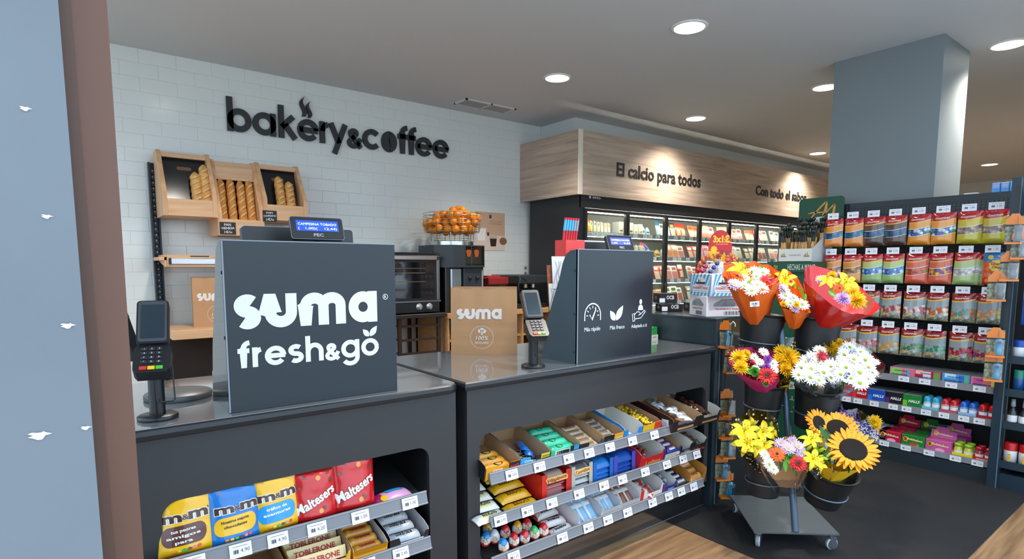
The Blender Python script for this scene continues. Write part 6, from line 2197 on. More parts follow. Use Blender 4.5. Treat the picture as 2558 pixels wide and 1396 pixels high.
def hook(y, z, price):
    b = B()
    b.cyl((4.405, y, z + .004), (4.655, y, z + .004), .0025, mat('#9a9da2', .25, metal=.8), n=6)
    b.cyl((4.405, y, z - .03), (4.655, y, z - .012), .0025, mat('#9a9da2', .25, metal=.8), n=6)
    h = b.build('hook', parent=gon, world=True)
    price_tag(h, frame((4.402, y, z - .021), (0, -1, 0), (0, 0, 1)), price, .074, .043)
HD = '#b01720'
OR = bagmat(HD, '#d98a3a', '#2a62b0', '#3f8ccc', '#2e6a5a', '#d9893a')
OR2 = bagmat(HD, '#e3973c', '#1f4fc0', '#3ba05a', '#d9e6f2', '#dd9030')
BR = bagmat(HD, '#5a4234', '#1f3f66', '#3d7a86', '#2a5fa0', '#4c382e')
YE = bagmat(HD, '#cdb63a', '#b9a48e', '#d6bfa0', '#8f6a5a', '#c2b534')
O3 = bagmat(HD, '#d08a42', '#b58a54', '#d9b070', '#8a5f34', '#d5903e')
GR = bagmat(HD, '#a9c07a', '#2f74c4', '#dfeaf4', '#4a94d8', '#8fb070')
CO = bagmat(HD, '#c95a42', '#d8362c', '#6fa03a', '#e2552e', '#cf5a40')
CO2 = bagmat(HD, '#cb5f44', '#eeb21c', '#e9662a', '#5b3a94', '#cf5f40')
PG = bagmat(HD, '#a8bd7c', '#d9d4cf', '#c4b8b4', '#e8e4e0', '#a3bb78')
def CL(a, c, d): return bagmat('#8f161d', '#8f9aa0', a, c, d, '#7f888c', True)
HY = [1.906, 1.775, 1.643, 1.512, 1.379, 1.247, 1.115, .985]
rows = [
    (1.66, 0, [(OR, 'orange sweet bag with blue sweets'), (OR, 'orange sweet bag with blue sweets'), (BR, 'brown sweet bag with blue sweets'), (BR, 'brown sweet bag with blue sweets'), (OR2, 'bright orange sweet bag with shiny blue sweets'), (OR2, 'bright orange sweet bag with shiny blue sweets'), (YE, 'olive yellow bag of pale sweets'), (YE, 'olive yellow bag of pale sweets')]),
    (1.407, 0, [(O3, 'orange bag of brown sweets'), (O3, 'orange bag of brown sweets'), (GR, 'green bag of blue and white sweets'), (GR, 'green bag of blue and white sweets'), (CO, 'coral red bag of red and green sweets'), (CO2, 'coral bag of yellow and purple sweets'), (PG, 'pale green bag of white sweets'), None]),
    (1.157, 2, [(CL('#b98a6a', '#d6cfc0', '#9a6a5a'), 'clear bag of beige jellies'), (CL('#b5433a', '#d9a58a', '#8a4a5a'), 'clear bag of reddish jellies'), (CL('#d9c4c0', '#b0424a', '#efe6d8'), 'clear bag of pink and white jellies'), (CL('#d0662e', '#efe0c8', '#c9582e'), 'clear bag of orange jellies'), (CL('#4f9a86', '#c9744a', '#7ab0a4'), 'clear bag of green and orange jellies'), (CL('#d9956a', '#c9c26a', '#e0a58a'), 'clear bag of peach jellies')]),
    (.913, 1, [(CL('#b5744a', '#cdbfb0', '#8a6a5a'), 'clear bag of brown jellies'), (CL('#d9a0a4', '#b8545a', '#d6cfc8'), 'clear bag of rosy jellies'), (CL('#d99a3a', '#c9b48a', '#9aa4a8'), 'clear bag of orange stick jellies'), (CL('#4a7a4e', '#6a9a70', '#8aa88a'), 'clear bag of dark green jellies'), (CL('#3f8a6a', '#7ab09a', '#9ab8a8'), 'clear bag of sea green jellies'), (CL('#b52a3a', '#d05a62', '#8f2a3a'), 'clear bag of crimson jellies'), (CL('#a82a4a', '#8a3a7a', '#c46a7a'), 'clear bag of purple and red jellies')]),
]
RN = ['top', 'second', 'third', 'lowest']
for ri, (z, off, items) in enumerate(rows):
    for i, it in enumerate(items):
        k = i + off
        y = HY[k]
        hook(y, z, ('1,20', '0,99', '1,50', '0,95', '1,09', '1,29', '1,80', '1,35')[k])
        if it is None:
            continue
        mt, lab = it
        tag_l = '%s, hook %s, %s hook row' % (lab, ('one', 'two', 'three', 'four', 'five', 'six', 'seven', 'eight')[k], RN[ri])
        hang_bag(y - .003, z - .018, mt, tag_l, 1.7 * k + 11 * ri + .3, second='rear ' + tag_l if k in (1, 4, 6, 7, 2) else None, w_=.122 if ri < 2 else .118, h=.198 if ri < 2 else .185)
# the lollipop bag at the end of the second row
t = thing('candy_bag', 'blue and red lollipop bag with a yellow blossom on the last hook of the second row', 'sweet bag', (4.42, .962, 1.192), (0, 0, -PI / 2))
fn = surf(.135, .195, .02, 55)
b = B()
M = FRONT((0, 0, 0))
mrd, mbl = mat('#c8231d', .25, coat=.6), mat('#2a78b8', .25, coat=.6)
b.grid(lambda u, v: ((u - .5) * .135, v * .195, fn((u - .5) * .135, v * .195)), 16, 18, mrd, M, mfn=lambda u, v: mbl if v > .66 + .06 * math.sin(u * 9) else mat('#e2561e', .25, coat=.6) if u < .3 and v > .2 else mrd)
b.grid(lambda u, v: ((.5 - u) * .135, v * .195, -.004 * math.sin(PI * u)), 3, 3, mrd, M)
b.build('bag', parent=t)
b = B()
drape(b, [(x, y) for x, y in [((.036 + .004 * math.cos(9 * a)) * math.cos(a), .115 + (.034 + .004 * math.cos(9 * a)) * math.sin(a)) for a in [2 * PI * i / 54 for i in range(54)]]], fn, mat('#f0c41c', .3, coat=.5), M, .001)
b.text('Chupa', .014, mat('#b3201d', .3), M, bold=.03, x=-.002, y=.12, width=.052, fn=lambda x, y: fn(x, y) + .0022, skew=.25)
b.text('Chups', .014, mat('#b3201d', .3), M, bold=.03, x=.002, y=.10, width=.050, fn=lambda x, y: fn(x, y) + .0022, skew=.25)
b.box((-.03, .022, .0), (.066, .05, .0), mbl, M) if False else None
drape(b, [(-.032, .022), (.064, .022), (.064, .052), (-.032, .052)], fn, mat('#3a3f9a', .3), M, .001)
b.text('BEST', .016, mat('#f2f0ee', .3), M, bold=.03, x=.016, y=.029, width=.06, fn=lambda x, y: fn(x, y) + .0022)
for (x, y, c) in ((-.04, .095, '#e87a2c'), (-.046, .06, '#e86a4a'), (-.04, .025, '#e88a2c'), (-.03, .165, '#d9c23a'), (.03, .17, '#6a9a3a')):
    drape(b, circ(.014, 12, x, y), fn, mat(c, .3, coat=.5), M, .001, rings=2)
b.build('print', parent=t)

# boxes on the three shelves (fronts face -X)
GF = GX + .016
def gbox(name, label, cat, y0, y1, z, h, d, col, front=(), texts=(), x=GF, top=None, group=None):
    """box between y0 > y1 with print on its front"""
    t = thing(name, label, cat, (x + d / 2, (y0 + y1) / 2, z), group=group)
    w_ = y0 - y1 - .003
    M = WEST((-d / 2, 0, 0))
    b = B()
    b.cbox((-d / 2, -w_ / 2, 0), (d / 2, w_ / 2, h), mat(col, .35, coat=.3, var=.04, vs=20), .0015)
    if top: b.box((-d / 2 + .002, -w_ / 2 + .002, h), (d / 2 - .002, w_ / 2 - .002, h + .0012), mat(top, .3, coat=.5))
    b.build('carton', parent=t)
    b = B()
    for i, (xa, xb, za, zb, c) in enumerate(front):
        b.box((-w_ / 2 + xa * w_, za * h, .0003), (-w_ / 2 + xb * w_, zb * h, .0006 + .0002 * i), mat(c, .35, coat=.3), M)
    for (s, xx, zz, hh, ww, c, sk) in texts:
        b.text(s, hh * h, mat(c, .4), M, bold=.03, x=-w_ / 2 + xx * w_, y=zz * h, width=ww * w_, z=.002, skew=sk)
    if b.v: b.build('print', parent=t)
    return t
ZA, ZBb, ZC = .579, .382, .123
gbox('sweet_box', 'orange cough sweet box behind the white daisies, upper shelf', 'sweet box', 1.735, 1.60, ZA, .065, .12, '#cf7a34', texts=(('HALLS', .55, .3, .2, .4, '#f2e6da', .2),))
MY = [(4.345, 1.466, 0.609)[1], (4.345, 1.318, 0.612)[1], (4.345, 1.174, 0.599)[1], (4.345, 1.028, 0.597)[1], (4.345, 0.883, 0.596)[1]]
mcols = [('#d96a8a', (('#e88a3a', .6, .8), ('#4fa0c8', .64, .78), ('#8cc85a', .05, .5)), 'multicoloured roll sweet box, first of the four long boxes on the upper shelf'), ('#b3203f', (('#e8b8a8', .0, .3), ('#6a9a4a', .7, .95), ('#e0d0d8', .3, .6)), 'crimson roll sweet box, second of the four long boxes on the upper shelf'), ('#3f9ad8', (('#bfe2f2', .1, .5), ('#2a6fc0', .6, .95), ('#5ab08a', .8, .95)), 'sky blue roll sweet box, third of the four long boxes on the upper shelf'), ('#e0708a', (('#f0b04a', .5, .98), ('#e8d86a', .7, .9), ('#c05a9a', .1, .4)), 'pink and yellow roll sweet box, last of the four long boxes on the upper shelf')]
for i, (c, fr_, lab) in enumerate(mcols):
    gbox('sweet_box', lab, 'sweet box', MY[i], MY[i + 1], ZA, .058, .2, c, tuple((a, e_, .55 if q == 0 else .05, .97 if q == 0 else .9, cc) for q, (cc, a, e_) in enumerate(fr_)), (('mentos', .40, .12, .26, .62, '#1c2a7a', 0), ('mentos', .45, .62, .16, .5, '#4a3a8a', 0)), top='#7f858a')
HYs = [(4.345, 1.752, 0.395)[1], (4.345, 1.688, 0.392)[1], (4.345, 1.590, 0.392)[1], (4.345, 1.481, 0.390)[1], (4.345, 1.378, 0.393)[1], (4.345, 1.273, 0.392)[1]]
for i, (c, lab, side) in enumerate((('#c81d52', 'pink cough sweet box at the dark end of the middle shelf', '#d8447a'), ('#b8141c', 'red cough sweet box on the middle shelf', '#d23a3f'), ('#1a4fb0', 'blue cough sweet box on the middle shelf', '#2f6fd0'), ('#1c1a20', 'black and purple cough sweet box on the middle shelf', '#5a2a6a'), ('#1f7a34', 'green cough sweet box on the middle shelf', '#6fb82f'))):
    gbox('sweet_box', lab, 'sweet box', HYs[i], HYs[i + 1], ZBb, .085, .16, c, ((0, .25, .05, .55, side),), (('HALLS', .62, .42, .2, .6, '#f2f2f4', .2),), top='#8d9397')
BT = {}
def gum_tray(y0, y1, z, body, cap, tray, label, jar=False, txt=''):
    """low tray with four small gum bottles"""
    t = thing('gum_tray', label, 'gum tray', (GF + .06, (y0 + y1) / 2, z))
    w_ = y0 - y1 - .004
    b = B()
    mt = mat(tray, .35, coat=.3)
    b.box((-.055, -w_ / 2, 0), (.055, w_ / 2, .003), mt)
    b.box((-.055, -w_ / 2, 0), (-.053, w_ / 2, .024), mt)
    b.box((.053, -w_ / 2, 0), (.055, w_ / 2, .06), mt)
    for s_ in (-1, 1):
        b.box((-.055, s_ * w_ / 2 - .001, 0), (.055, s_ * w_ / 2 + .001, .03), mt)
    if txt: b.text(txt, .008, m_paper, WEST((-.0553, 0, .007)), bold=.02, width=w_ * .7)
    b.build('tray', parent=t)
    key = (body, cap, jar)
    if key not in BT:
        q = B()
        r = w_ * .215
        mb, mc = mat(body, .2, coat=.8), mat(cap, .3, coat=.3)
        if jar:
            q.lathe([(.001, 0), (r, 0), (r, .012), (r * 1.02, .04), (r * .86, .055), (r * .8, .06), (r * .95, .061), (r * .95, .078), (.001, .08)], mb, n=16, mats=[mb, mb, mb, mb, mb, mc, mc, mc])
            q.lathe([(r * 1.03, .014), (r * 1.05, .036)], mat('#e8e2d0', .3), n=16)
        else:
            q.lathe([(.001, 0), (r, 0), (r * 1.04, .03), (r, .052), (r, .054), (r * .98, .072), (r * .7, .084), (.001, .087)], mb, n=16, mats=[mb, mb, mb, mc, mc, mc, mc])
            q.lathe([(r * 1.05, .012), (r * 1.06, .04)], mat('#dfe6ee', .3), n=16)
        BT[key] = q.mesh('gum_bottle')
    pos = ORD[:4]
    for i, (sx_, sy_) in enumerate(((-.032, .25), (-.032, -.25), (.022, .25), (.022, -.25))):
        o = bpy.data.objects.new('gum_bottle', BT[key])
        COL.objects.link(o)
        o.location = (GF + .06 + sx_, (y0 + y1) / 2 + sy_ * w_, z + .0035)
        nm = label.split(' tray')[0]
        tag(o, '%s gum bottle, %s' % (nm, ('front one towards the flowers', 'front one towards the end post', 'rear one towards the flowers', 'rear one towards the end post')[i]), 'gum bottle', nm + ' gum bottles')
GYs = [(4.345, 1.273, 0.387)[1], (4.345, 1.175, 0.385)[1], (4.345, 1.079, 0.384)[1], (4.345, 0.985, 0.381)[1], (4.345, 0.887, 0.377)[1]]
for i, (bd, cp, tr, lab) in enumerate((('#8fc8d8', '#2f9ac0', '#6fb8cc', 'aqua capped tray of gum bottles on the middle shelf'), ('#d98a8a', '#c01f28', '#c0505a', 'pale red tray of gum bottles on the middle shelf'), ('#6fa8dc', '#1f5fc4', '#8fb8e0', 'blue capped tray of gum bottles on the middle shelf'), ('#a03a5a', '#c41a20', '#b01a22', 'deep red tray of gum bottles on the middle shelf'))):
    gum_tray(GYs[i], GYs[i + 1], ZBb, bd, cp, tr, lab)
JYs = [(4.345, 1.095, 0.152)[1], (4.345, 0.986, 0.155)[1], (4.345, 0.887, 0.154)[1]]
gum_tray(JYs[0], JYs[1], ZC, '#c8c84a', '#8fc02a', '#e2d21a', 'lime capped yellow tray of gum jars on the bottom shelf', True)
gum_tray(JYs[1], JYs[2], ZC, '#b0365a', '#b3202c', '#c81f26', 'red capped tray of gum jars on the bottom shelf', True, 'SMINT')
# bubble gum boxes with raised display lids
def bubble_box(y0, y1, z, col, dark, label, x=GF, h=.075, blob='#d8b43a', accent='#e8a0c0', fruit=None, lid=True):
    t = thing('bubble_gum_box', label, 'gum box', (x + .06, (y0 + y1) / 2, z))
    w_ = y0 - y1 - .004
    m = mat(col, .35, coat=.4, var=.12, vs=30)
    b = B()
    b.cbox((-.06, -w_ / 2, 0), (.06, w_ / 2, h), m, .0015)
    b.build('carton', parent=t)
    if lid:
        b = B()
        M = frame((.03, 0, h), (0, -1, 0), (.35, 0, 1))
        b.prism([(-w_ / 2, 0), (w_ / 2, 0), (w_ / 2, .05), (w_ * .2, .05), (w_ * .16, .072), (-w_ * .3, .072), (-w_ * .34, .05), (-w_ / 2, .05)], -.001, .001, m, M)
        b.text('Bubbaloo', .011, mat('#ead9a0', .4), M, bold=.04, x=.006, y=.02, width=w_ * .62, z=.002, rot=-.05)
        b.prism(circ(.014, 14, -w_ * .3, .028, ry=.017), .001, .0016, mat(blob, .4), M)
        b.build('display_lid', parent=t)
    b = B()
    M = WEST((-.0603, 0, 0))
    b.prism(circ(.017, 16, -w_ * .32, h * .62, ry=.02), .0, .0006, mat('#5a3a1c', .4), M)
    b.prism(circ(.0145, 16, -w_ * .32, h * .62, ry=.0175), .0006, .001, mat(blob, .4), M)
    b.text('Bubbaloo', .013, mat('#e6cf8a', .4), M, bold=.05, x=.010, y=h * .58, width=w_ * .66, z=.0014, rot=-.06)
    b.text('B', .02, mat('#8a3a1c', .4), M, bold=.05, x=-w_ * .32, y=h * .5, z=.0014)
    b.prism(circ(.026, 16, .01, h * .22, ry=.012), .0, .0006, mat(accent, .4), M)
    if fruit: b.prism(circ(.022, 16, .004, h * .26, ry=.011), .0006, .001, mat(fruit, .4), M)
    b.build('print', parent=t)
    return t
BYs = [(4.345, 1.505, 0.123)[1], (4.345, 1.371, 0.134)[1], (4.345, 1.235, 0.130)[1], (4.345, 1.093, 0.129)[1]]
bubble_box(BYs[0], BYs[1], ZC, '#b8123f', '#8a0f2f', 'magenta bubble gum box in front of another magenta one', lid=False)
bubble_box(BYs[1], BYs[2], ZC, '#1f7a34', '#145a24', 'green bubble gum box in front of another green one', accent='#5ab06a', fruit='#c8402a', lid=False)
bubble_box(BYs[2], BYs[3], ZC, '#c8569a', '#9a3a7a', 'pink bubble gum box in front of another pink one')
bubble_box(BYs[0] - .04, BYs[1] - .04, ZC, '#b0123c', '#8a0f2f', 'magenta bubble gum box with a raised lid, behind the front one', x=GF + .13, h=.085)
bubble_box(BYs[1] - .04, BYs[2] - .045, ZC, '#1c7032', '#145a24', 'green bubble gum box with a raised lid, behind the front one', x=GF + .13, h=.085, accent='#5ab06a', fruit='#c8402a')
bubble_box(BYs[2] - .045, BYs[3] - .04, ZC, '#c8569a', '#9a3a7a', 'pink bubble gum box with a raised lid, behind the front one', x=GF + .13, h=.085)
for i in range(5):
    y = 1.66 - i * .024
    gbox('white_packet', 'slim white packet in a row on the bottom shelf behind the purple flowers', 'packet', y, y - .024, ZC, .085, .2, '#d3d3d6', ((0, 1, .05, .1, '#a8a8b0'), (.3, .7, .5, .62, '#b03a4a')), (), group='slim white packets on the bottom shelf')
for i in range(2):
    gbox('white_packet', ('white packet with dark script lying against the row of slim packets', 'white packet with dark script beside the purple flowers')[i], 'packet', 1.545 - i * .045, 1.505 - i * .045, ZC, .075, .2, '#dedee0', ((.1, .4, .3, .7, '#6a6a72'), (.6, .8, .4, .75, '#b8323a')), (('Ata', .5, .3, .3, .7, '#3a3a42', 0),))

# things on top of the shelving behind the candy gondola
top = thing('rear_gondola', 'dark shelving bay standing behind the candy gondola beside the column', 'shop shelving', (5.0, 1.1, 0))
b = B()
b.box((4.80, .90, 0), (5.25, 1.40, 1.70), m_gon)
b.build('bay', parent=top, world=True)
b = B()
b.cbox((4.78, .88, 1.70), (5.27, 1.405, 1.725), m_gon, .003)
b.build('top_shelf', parent=top, world=True)
for i in range(6):
    y = 1.150 - i * .047
    t = thing('blue_box', 'tall sky blue box, %s from the column in the row on top of the shelving' % ('first', 'second', 'third', 'fourth', 'fifth', 'sixth')[i], 'box', (5.05, y - .022, 1.725), group='tall blue boxes on the shelving')
    b = B()
    b.cbox((-.06, -.022, 0), (.06, .022, .135), mat('#4a96dc', .35, coat=.3), .002)
    b.build('carton', parent=t)
    b = B()
    b.box((-.0606, -.018, .1), (-.06, .018, .128), mat('#8fc0ee', .35))
    b.prism(circ(.012, 10, .0, .113, ry=.008), 0, .001, mat('#d8a8e0', .35), WEST((-.0608, 0, 0)))
    b.build('print', parent=t)
t = thing('biscuit_bag', 'red shiny bag lying by the column on top of the shelving', 'food bag', (5.0, 1.37, 1.725))
b = B()
b.ball((0, 0, .035), .035, mat('#b8251c', .2, coat=.8, var=.5, vs=30, bump=.6, bs=60), 12, (.9, 1.0, 1))
b.build('bag', parent=t)
t = thing('flat_boxes', 'pile of flat brown and white boxes on top of the shelving', 'boxes', (5.0, 1.27, 1.725))
for k, (c, hh) in enumerate((('#6a5048', .03), ('#8a6a60', .02), ('#d8cfc4', .022))):
    b = B()
    z = (0, .031, .052)[k]
    b.cbox((-.08, -.06 + .02 * (k == 2) * 0, z), (.08, .075 - .03 * k, z + hh), mat(c, .5), .002)
    b.build('box', parent=t)
b = B()
b.cbox((4.93, 1.16, 1.725), (5.0, 1.205, 1.76), mat('#3f86d0', .35), .004)
b.build('small_blue_box', label='small blue box lying beside the row of tall blue boxes', cat='box')
b = B()
b.cbox((5.03, 1.16, 1.725), (5.12, 1.20, 1.80), mat('#5a2f7a', .35), .003)
b.build('purple_box', label='purple box standing behind the small blue box', cat='box')

# neighbouring bay with household bottles
bay = thing('bottle_bay', 'navy steel shelving bay of bottles at the aisle side end', 'shop shelving', (4.5, .6, 0))
m_nav = mat('#1d2f3c', .35)
b = B()
b.box((4.27, .845, 0), (4.33, .895, 1.80), m_nav)
b.box((4.268, .848, .0), (4.27, .853, 1.80), mat('#5a6f7a', .3))
b.build('post', parent=bay, world=True)
b = B()
b.box((4.62, .1, 0), (4.66, .895, 1.76), m_gdark)
b.box((4.30, .1, 0), (4.62, .845, .09), m_nav)
b.build('back_panel', parent=bay, world=True)
SHZ = [.15, .385, .578, .77]
for z in SHZ:
    b = B()
    b.box((4.30, .1, z - .022), (4.62, .845, z), m_nav)
    b.box((4.296, .1, z - .025), (4.30, .845, z + .02), mat('#25343f', .35))
    b.build('shelf', parent=bay, world=True)
def bottles(z, y0, n, r, h, body, cap, nm, lab, kind='bottle'):
    mb, mc = mat(body, .3, coat=.4), mat(cap, .35)
    q = B()
    if kind == 'spray':
        q.lathe([(.001, 0), (r, 0), (r, h * .45), (r * .5, h * .6), (r * .35, h * .7), (r * .5, h * .72), (r * .4, h), (.001, h)], mb, n=14, mats=[mb, mb, mb, mb, mc, mc, mc])
        q.lathe([(r * 1.02, h * .12), (r * 1.02, h * .38)], mat('#dfe2e4', .4), n=14)
    else:
        q.lathe([(.001, 0), (r, 0), (r, h * .62), (r * .98, h * .64), (r * .98, h * .95), (r * .9, h), (.001, h)], mb, n=16, mats=[mb, mb, mb, mc, mc, mc])
        q.box((-r * 1.01, -r * .2, h * .1), (-r * .9, r * .2, h * .5), mat('#d8a83a', .4)) if kind == 'strap' else None
    me = q.mesh(nm)
    for i in range(n):
        put(nm, me, (4.30 + r + .012, y0 - (2 * r + .004) * i, z), (0, 0, 0), '%s, %s from the steel post' % (lab, ('first', 'second', 'third', 'fourth')[i]), 'bottle', lab + 's')
bottles(.15, .81, 4, .032, .125, '#d8d9da', '#b8141a', 'red_cap_bottle', 'white bottle with a red cap on the lowest bottle shelf', 'strap')
bottles(.385, .815, 4, .024, .15, '#26282b', '#8a9096', 'spray_bottle', 'black spray bottle on the second bottle shelf', 'spray')
bottles(.578, .80, 4, .026, .13, '#1f4f8a', '#1f7a6a', 'teal_cap_bottle', 'blue bottle with a teal cap on the third bottle shelf')
bottles(.77, .81, 4, .032, .11, '#d4dae2', '#1a3f9a', 'blue_cap_bottle', 'white bottle with a blue cap on the top bottle shelf')
t = thing('blue_pouch', 'glossy blue pouch hanging above the bottle shelves', 'pouch', (4.34, .745, .97), (0, 0, -PI / 2))
fn = surf(.14, .2, .03, 77)
b = B()
b.grid(lambda u, v: ((u - .5) * .14 * (1 - .25 * max(0, v - .7)), v * .2, fn((u - .5) * .14, v * .2)), 14, 16, mat('#1f5fd0', .2, coat=.8), FRONT((0, 0, 0)))
b.grid(lambda u, v: ((.5 - u) * .14, v * .2, -.01 * math.sin(PI * u)), 3, 3, mat('#1f5fd0', .2, coat=.8), FRONT((0, 0, 0)))
b.build('pouch', parent=t)

# blister packs with photo card, orange base and a shaped lighter-like gadget, hung on clip strips
m_blist = film('#ffffff', .8, .04)
PH = mat('#7a7f6a', .5, var=.75, vs=55)
m_org = mat('#d9771a', .4, coat=.3)
BP = {}
def blister(loc, rz, gad, label, s=1.0, roll=0.0, lean=0.0):
    t = thing('blister_pack', label, 'blister pack', loc, (lean, roll, rz))
    b = B()
    b.box((-.035, -.001, -.125), (.035, .001, -.0), PH, Matrix.Scale(s, 4))
    b.build('photo_card', parent=t)
    b = B()
    S_ = Matrix.Scale(s, 4)
    b.prism([(-.035, -.04), (.035, -.04), (.035, -.015), (.02, .0), (.014, .012), (-.014, .012), (-.02, 0), (-.035, -.015)], -.0015, .002, m_org, S_ @ FRONT((0, -.001, 0)))
    b.text('BIC', .010, mat('#1a1a1a', .4), S_ @ FRONT((0, -.0035, -.022)), bold=.03, y=-.006, skew=.15) if False else None
    b.box((-.035, -.003, -.048), (.035, .0, -.040), mat('#1c2024', .4), S_)
    b.box((-.037, -.035, -.135), (.037, .002, -.125), m_org, S_)
    b.build('orange_card', parent=t)
    b = B()
    col = {'teal': '#1487b0', 'dark': '#2a2e31', 'clear': '#6a7072'}[gad]
    mg = mat(col, .15, coat=.9, metal=.1)
    prof = [(.001, -.124), (.011, -.123), (.0165, -.115), (.0155, -.10), (.012, -.085), (.0145, -.068), (.017, -.055), (.014, -.045), (.006, -.042), (.001, -.041)]
    b.lathe(prof, mg, S_ @ Matrix.Translation((.013, -.018, 0)), 16, 1.0, .8)
    b.tube([(.013, -.018, -.042), (.012, -.017, -.015), (.012, -.016, .0)], .0016, mat('#888c90', .3, metal=.8), n=5)
    b.prism(circ(.008, 12), 0, .003, mat('#23343c', .3), S_ @ FRONT((.013, -.031, -.06)))
    b.build('gadget', parent=t, label={'teal': 'glossy teal gadget', 'dark': 'black gadget', 'clear': 'grey gadget'}[gad])
    b = B()
    b.prism([(-.006, -.123), (.033, -.123), (.033, -.045), (-.006, -.045)], .002, .036, m_blist, S_ @ FRONT((0, 0, 0)), caps=True)
    b.build('clear_blister', parent=t)
    return t
ps = [(4.200, 0.852, 1.530), (4.200, 0.861, 1.325), (4.180, 0.905, 1.212), (4.200, 0.893, 0.892), (4.200, 0.893, 0.753), (4.200, 0.821, 1.445)]
for (p, g_, lab) in zip(ps, ('dark', 'dark', 'dark', 'teal', 'teal', 'clear'), ('orange blister pack topmost beside the olive bags', 'orange blister pack with a black gadget over the lollipop bag edge', 'blister pack with a black gadget in front of the lollipop bag', 'blister pack with a teal gadget in front of the lowest bag row', 'blister pack with a teal gadget lowest on the candy gondola strip', 'blister pack beside the steel post of the bottle bay')):
    blister((p[0], p[1], p[2] + .05), -PI / 2 + .3, g_, lab, 1.15)
b = B()
b.box((4.215, .845, .55), (4.218, .865, 1.75), mat('#23282c', .4))
b.build('clip_strip', label='black clip strip carrying orange blister packs at the candy gondola end', cat='clip strip')

# ---------------------------------------------------------------- green display stand with carton of bread sticks
m_grn = mat('#0f4a34', .45, var=.03, vs=6)
m_gold = mat('#c9913a', .35)
ds = thing('display_stand', 'dark green cardboard display stand with golden monogram beside the candy gondola', 'display stand', (4.45, 2.12, 0))
b = B()
b.box((4.26, 1.945, 0), (4.62, 2.295, 1.262), m_grn)
b.build('body', parent=ds, world=True)
b = B()
b.box((4.245, 1.935, 1.262), (4.63, 2.30, 1.337), m_grn)
b.text('HECHAS A MANO', .042, mat('#d8dcd4', .4), WEST((4.2445, 2.05, 1.278)), bold=.0, width=.20, x=.01, y=.0, z=.001)
L_ = WEST((4.2445, 2.24, 1.28))
for (pts) in ([(-.02, 0), (0, .03), (.006, .034), (.004, 0)], [(.004, .0), (.016, .026), (.02, .03), (.018, .0)]):
    stroke(b, pts, .003, m_gold, L_)
b.build('header_band', parent=ds, world=True, label='green band with white capital lettering')
b = B()
hw = .166
M = WEST((4.60, 2.085, 1.58))
b.prism(rrect(.332, .5, .03, 5, 0, -.005), -.006, 0, m_grn, M)
sg = b.build('back_sign', parent=ds, world=True)
b = B()
def brush(pts, ws):
    n = len(pts)
    for i in range(n - 1):
        (x0, y0), (x1, y1) = pts[i], pts[i + 1]
        d = math.hypot(x1 - x0, y1 - y0)
        nx, ny = -(y1 - y0) / d, (x1 - x0) / d
        a, c = ws[i] / 2, ws[i + 1] / 2
        b.poly([(x0 + nx * a, y0 + ny * a, .0012), (x0 - nx * a, y0 - ny * a, .0012), (x1 - nx * c, y1 - ny * c, .0012), (x1 + nx * c, y1 + ny * c, .0012)], m_gold, M)
brush([(-.115, .035), (-.06, .105), (.0, .175), (.035, .208), (.042, .2), (.036, .15), (.02, .105)], [.008, .010, .012, .012, .014, .022, .02])
brush([(-.095, .128), (-.06, .134), (.0, .132), (.026, .136)], [.004, .011, .010, .004])
brush([(.02, .105), (.06, .15), (.092, .182), (.1, .178), (.094, .13), (.09, .10)], [.008, .009, .011, .016, .018, .018])
b.prism(circ(.086, 28, -.0, .068, ry=.032), .0014, .002, mat('#d4d6d2', .4), M)
b.text('AiMa', .026, mat('#4a4f4a', .4), M, x=0, y=.056, z=.0024, width=.085, skew=.25)
b.text('ROSQUILLAS', .015, mat('#d8dcd4', .4), M, bold=.01, x=0, y=.008, z=.0014, width=.21)
b.build('printed_monogram', parent=sg, world=True, label='golden brush monogram with white oval')
b = B()
M = WEST((4.2595, 2.13, .42))
b.prism(circ(.11, 28, .0, .0, ry=.034), 0, .001, mat('#aab0aa', .4), M)
b.text('AiMa', .034, mat('#2f4a3a', .4), M, x=0, y=-.015, z=.0016, width=.13, skew=.25)
b.text('ROSQUILLAS', .03, mat('#9ab0a0', .4), M, bold=.01, x=0, y=-.11, z=.001, width=.27)
b.build('printed_oval', parent=ds, world=True)
t = thing('bread_stick_carton', 'white sloped carton of bread stick bags on the green display stand', 'carton', (4.42, 2.1, 1.337))
b = B()
mw = mat('#c9cbc8', .5, var=.03, vs=8)
side = [(4.265, 1.337), (4.58, 1.337), (4.58, 1.60), (4.265, 1.432)]
for y in (2.222, 1.978):
    q = B()
    q.prism(side, y - .001, y + .001, mw, frame((0, 0, 0), (1, 0, 0), (0, 0, 1)) @ Matrix.Scale(-1, 4, (0, 0, 1)))
    q.build('side_panel', parent=t, world=True)
b.box((4.262, 1.978, 1.337), (4.266, 2.222, 1.432), mw)
b.box((4.576, 1.978, 1.337), (4.58, 2.222, 1.60), mw)
b.box((4.262, 1.978, 1.337), (4.58, 2.222, 1.341), mw)
b.build('front_and_back', parent=t, world=True)
b = B()
M = WEST((4.2615, 2.1, 1.385))
for sx_ in (-.085, .085):
    b.prism([(-.018, -.012), (.018, -.012), (.022, -.004), (-.022, -.004)], 0, .0006, mat('#8a7a3a', .4), M @ Matrix.Translation((sx_, 0, 0)))
    b.poly([(sx_ - .004, -.002, .0006), (sx_ + .014, -.002, .0006), (sx_ + .006, .024, .0006)], mat('#b8a03a', .4), M)
    b.poly([(sx_ - .016, -.002, .0006), (sx_ - .006, -.002, .0006), (sx_ - .005, .016, .0006)], mat('#6a7a4a', .4), M)
b.text('ROSQUILLETAS', .010, mat('#6a6a72', .4), M, x=0, y=-.004, width=.085, z=.0006)
b.build('print', parent=t, world=True)
sk_ = B()
mst = mat('#cda36a', .5, var=.25, vs=30)
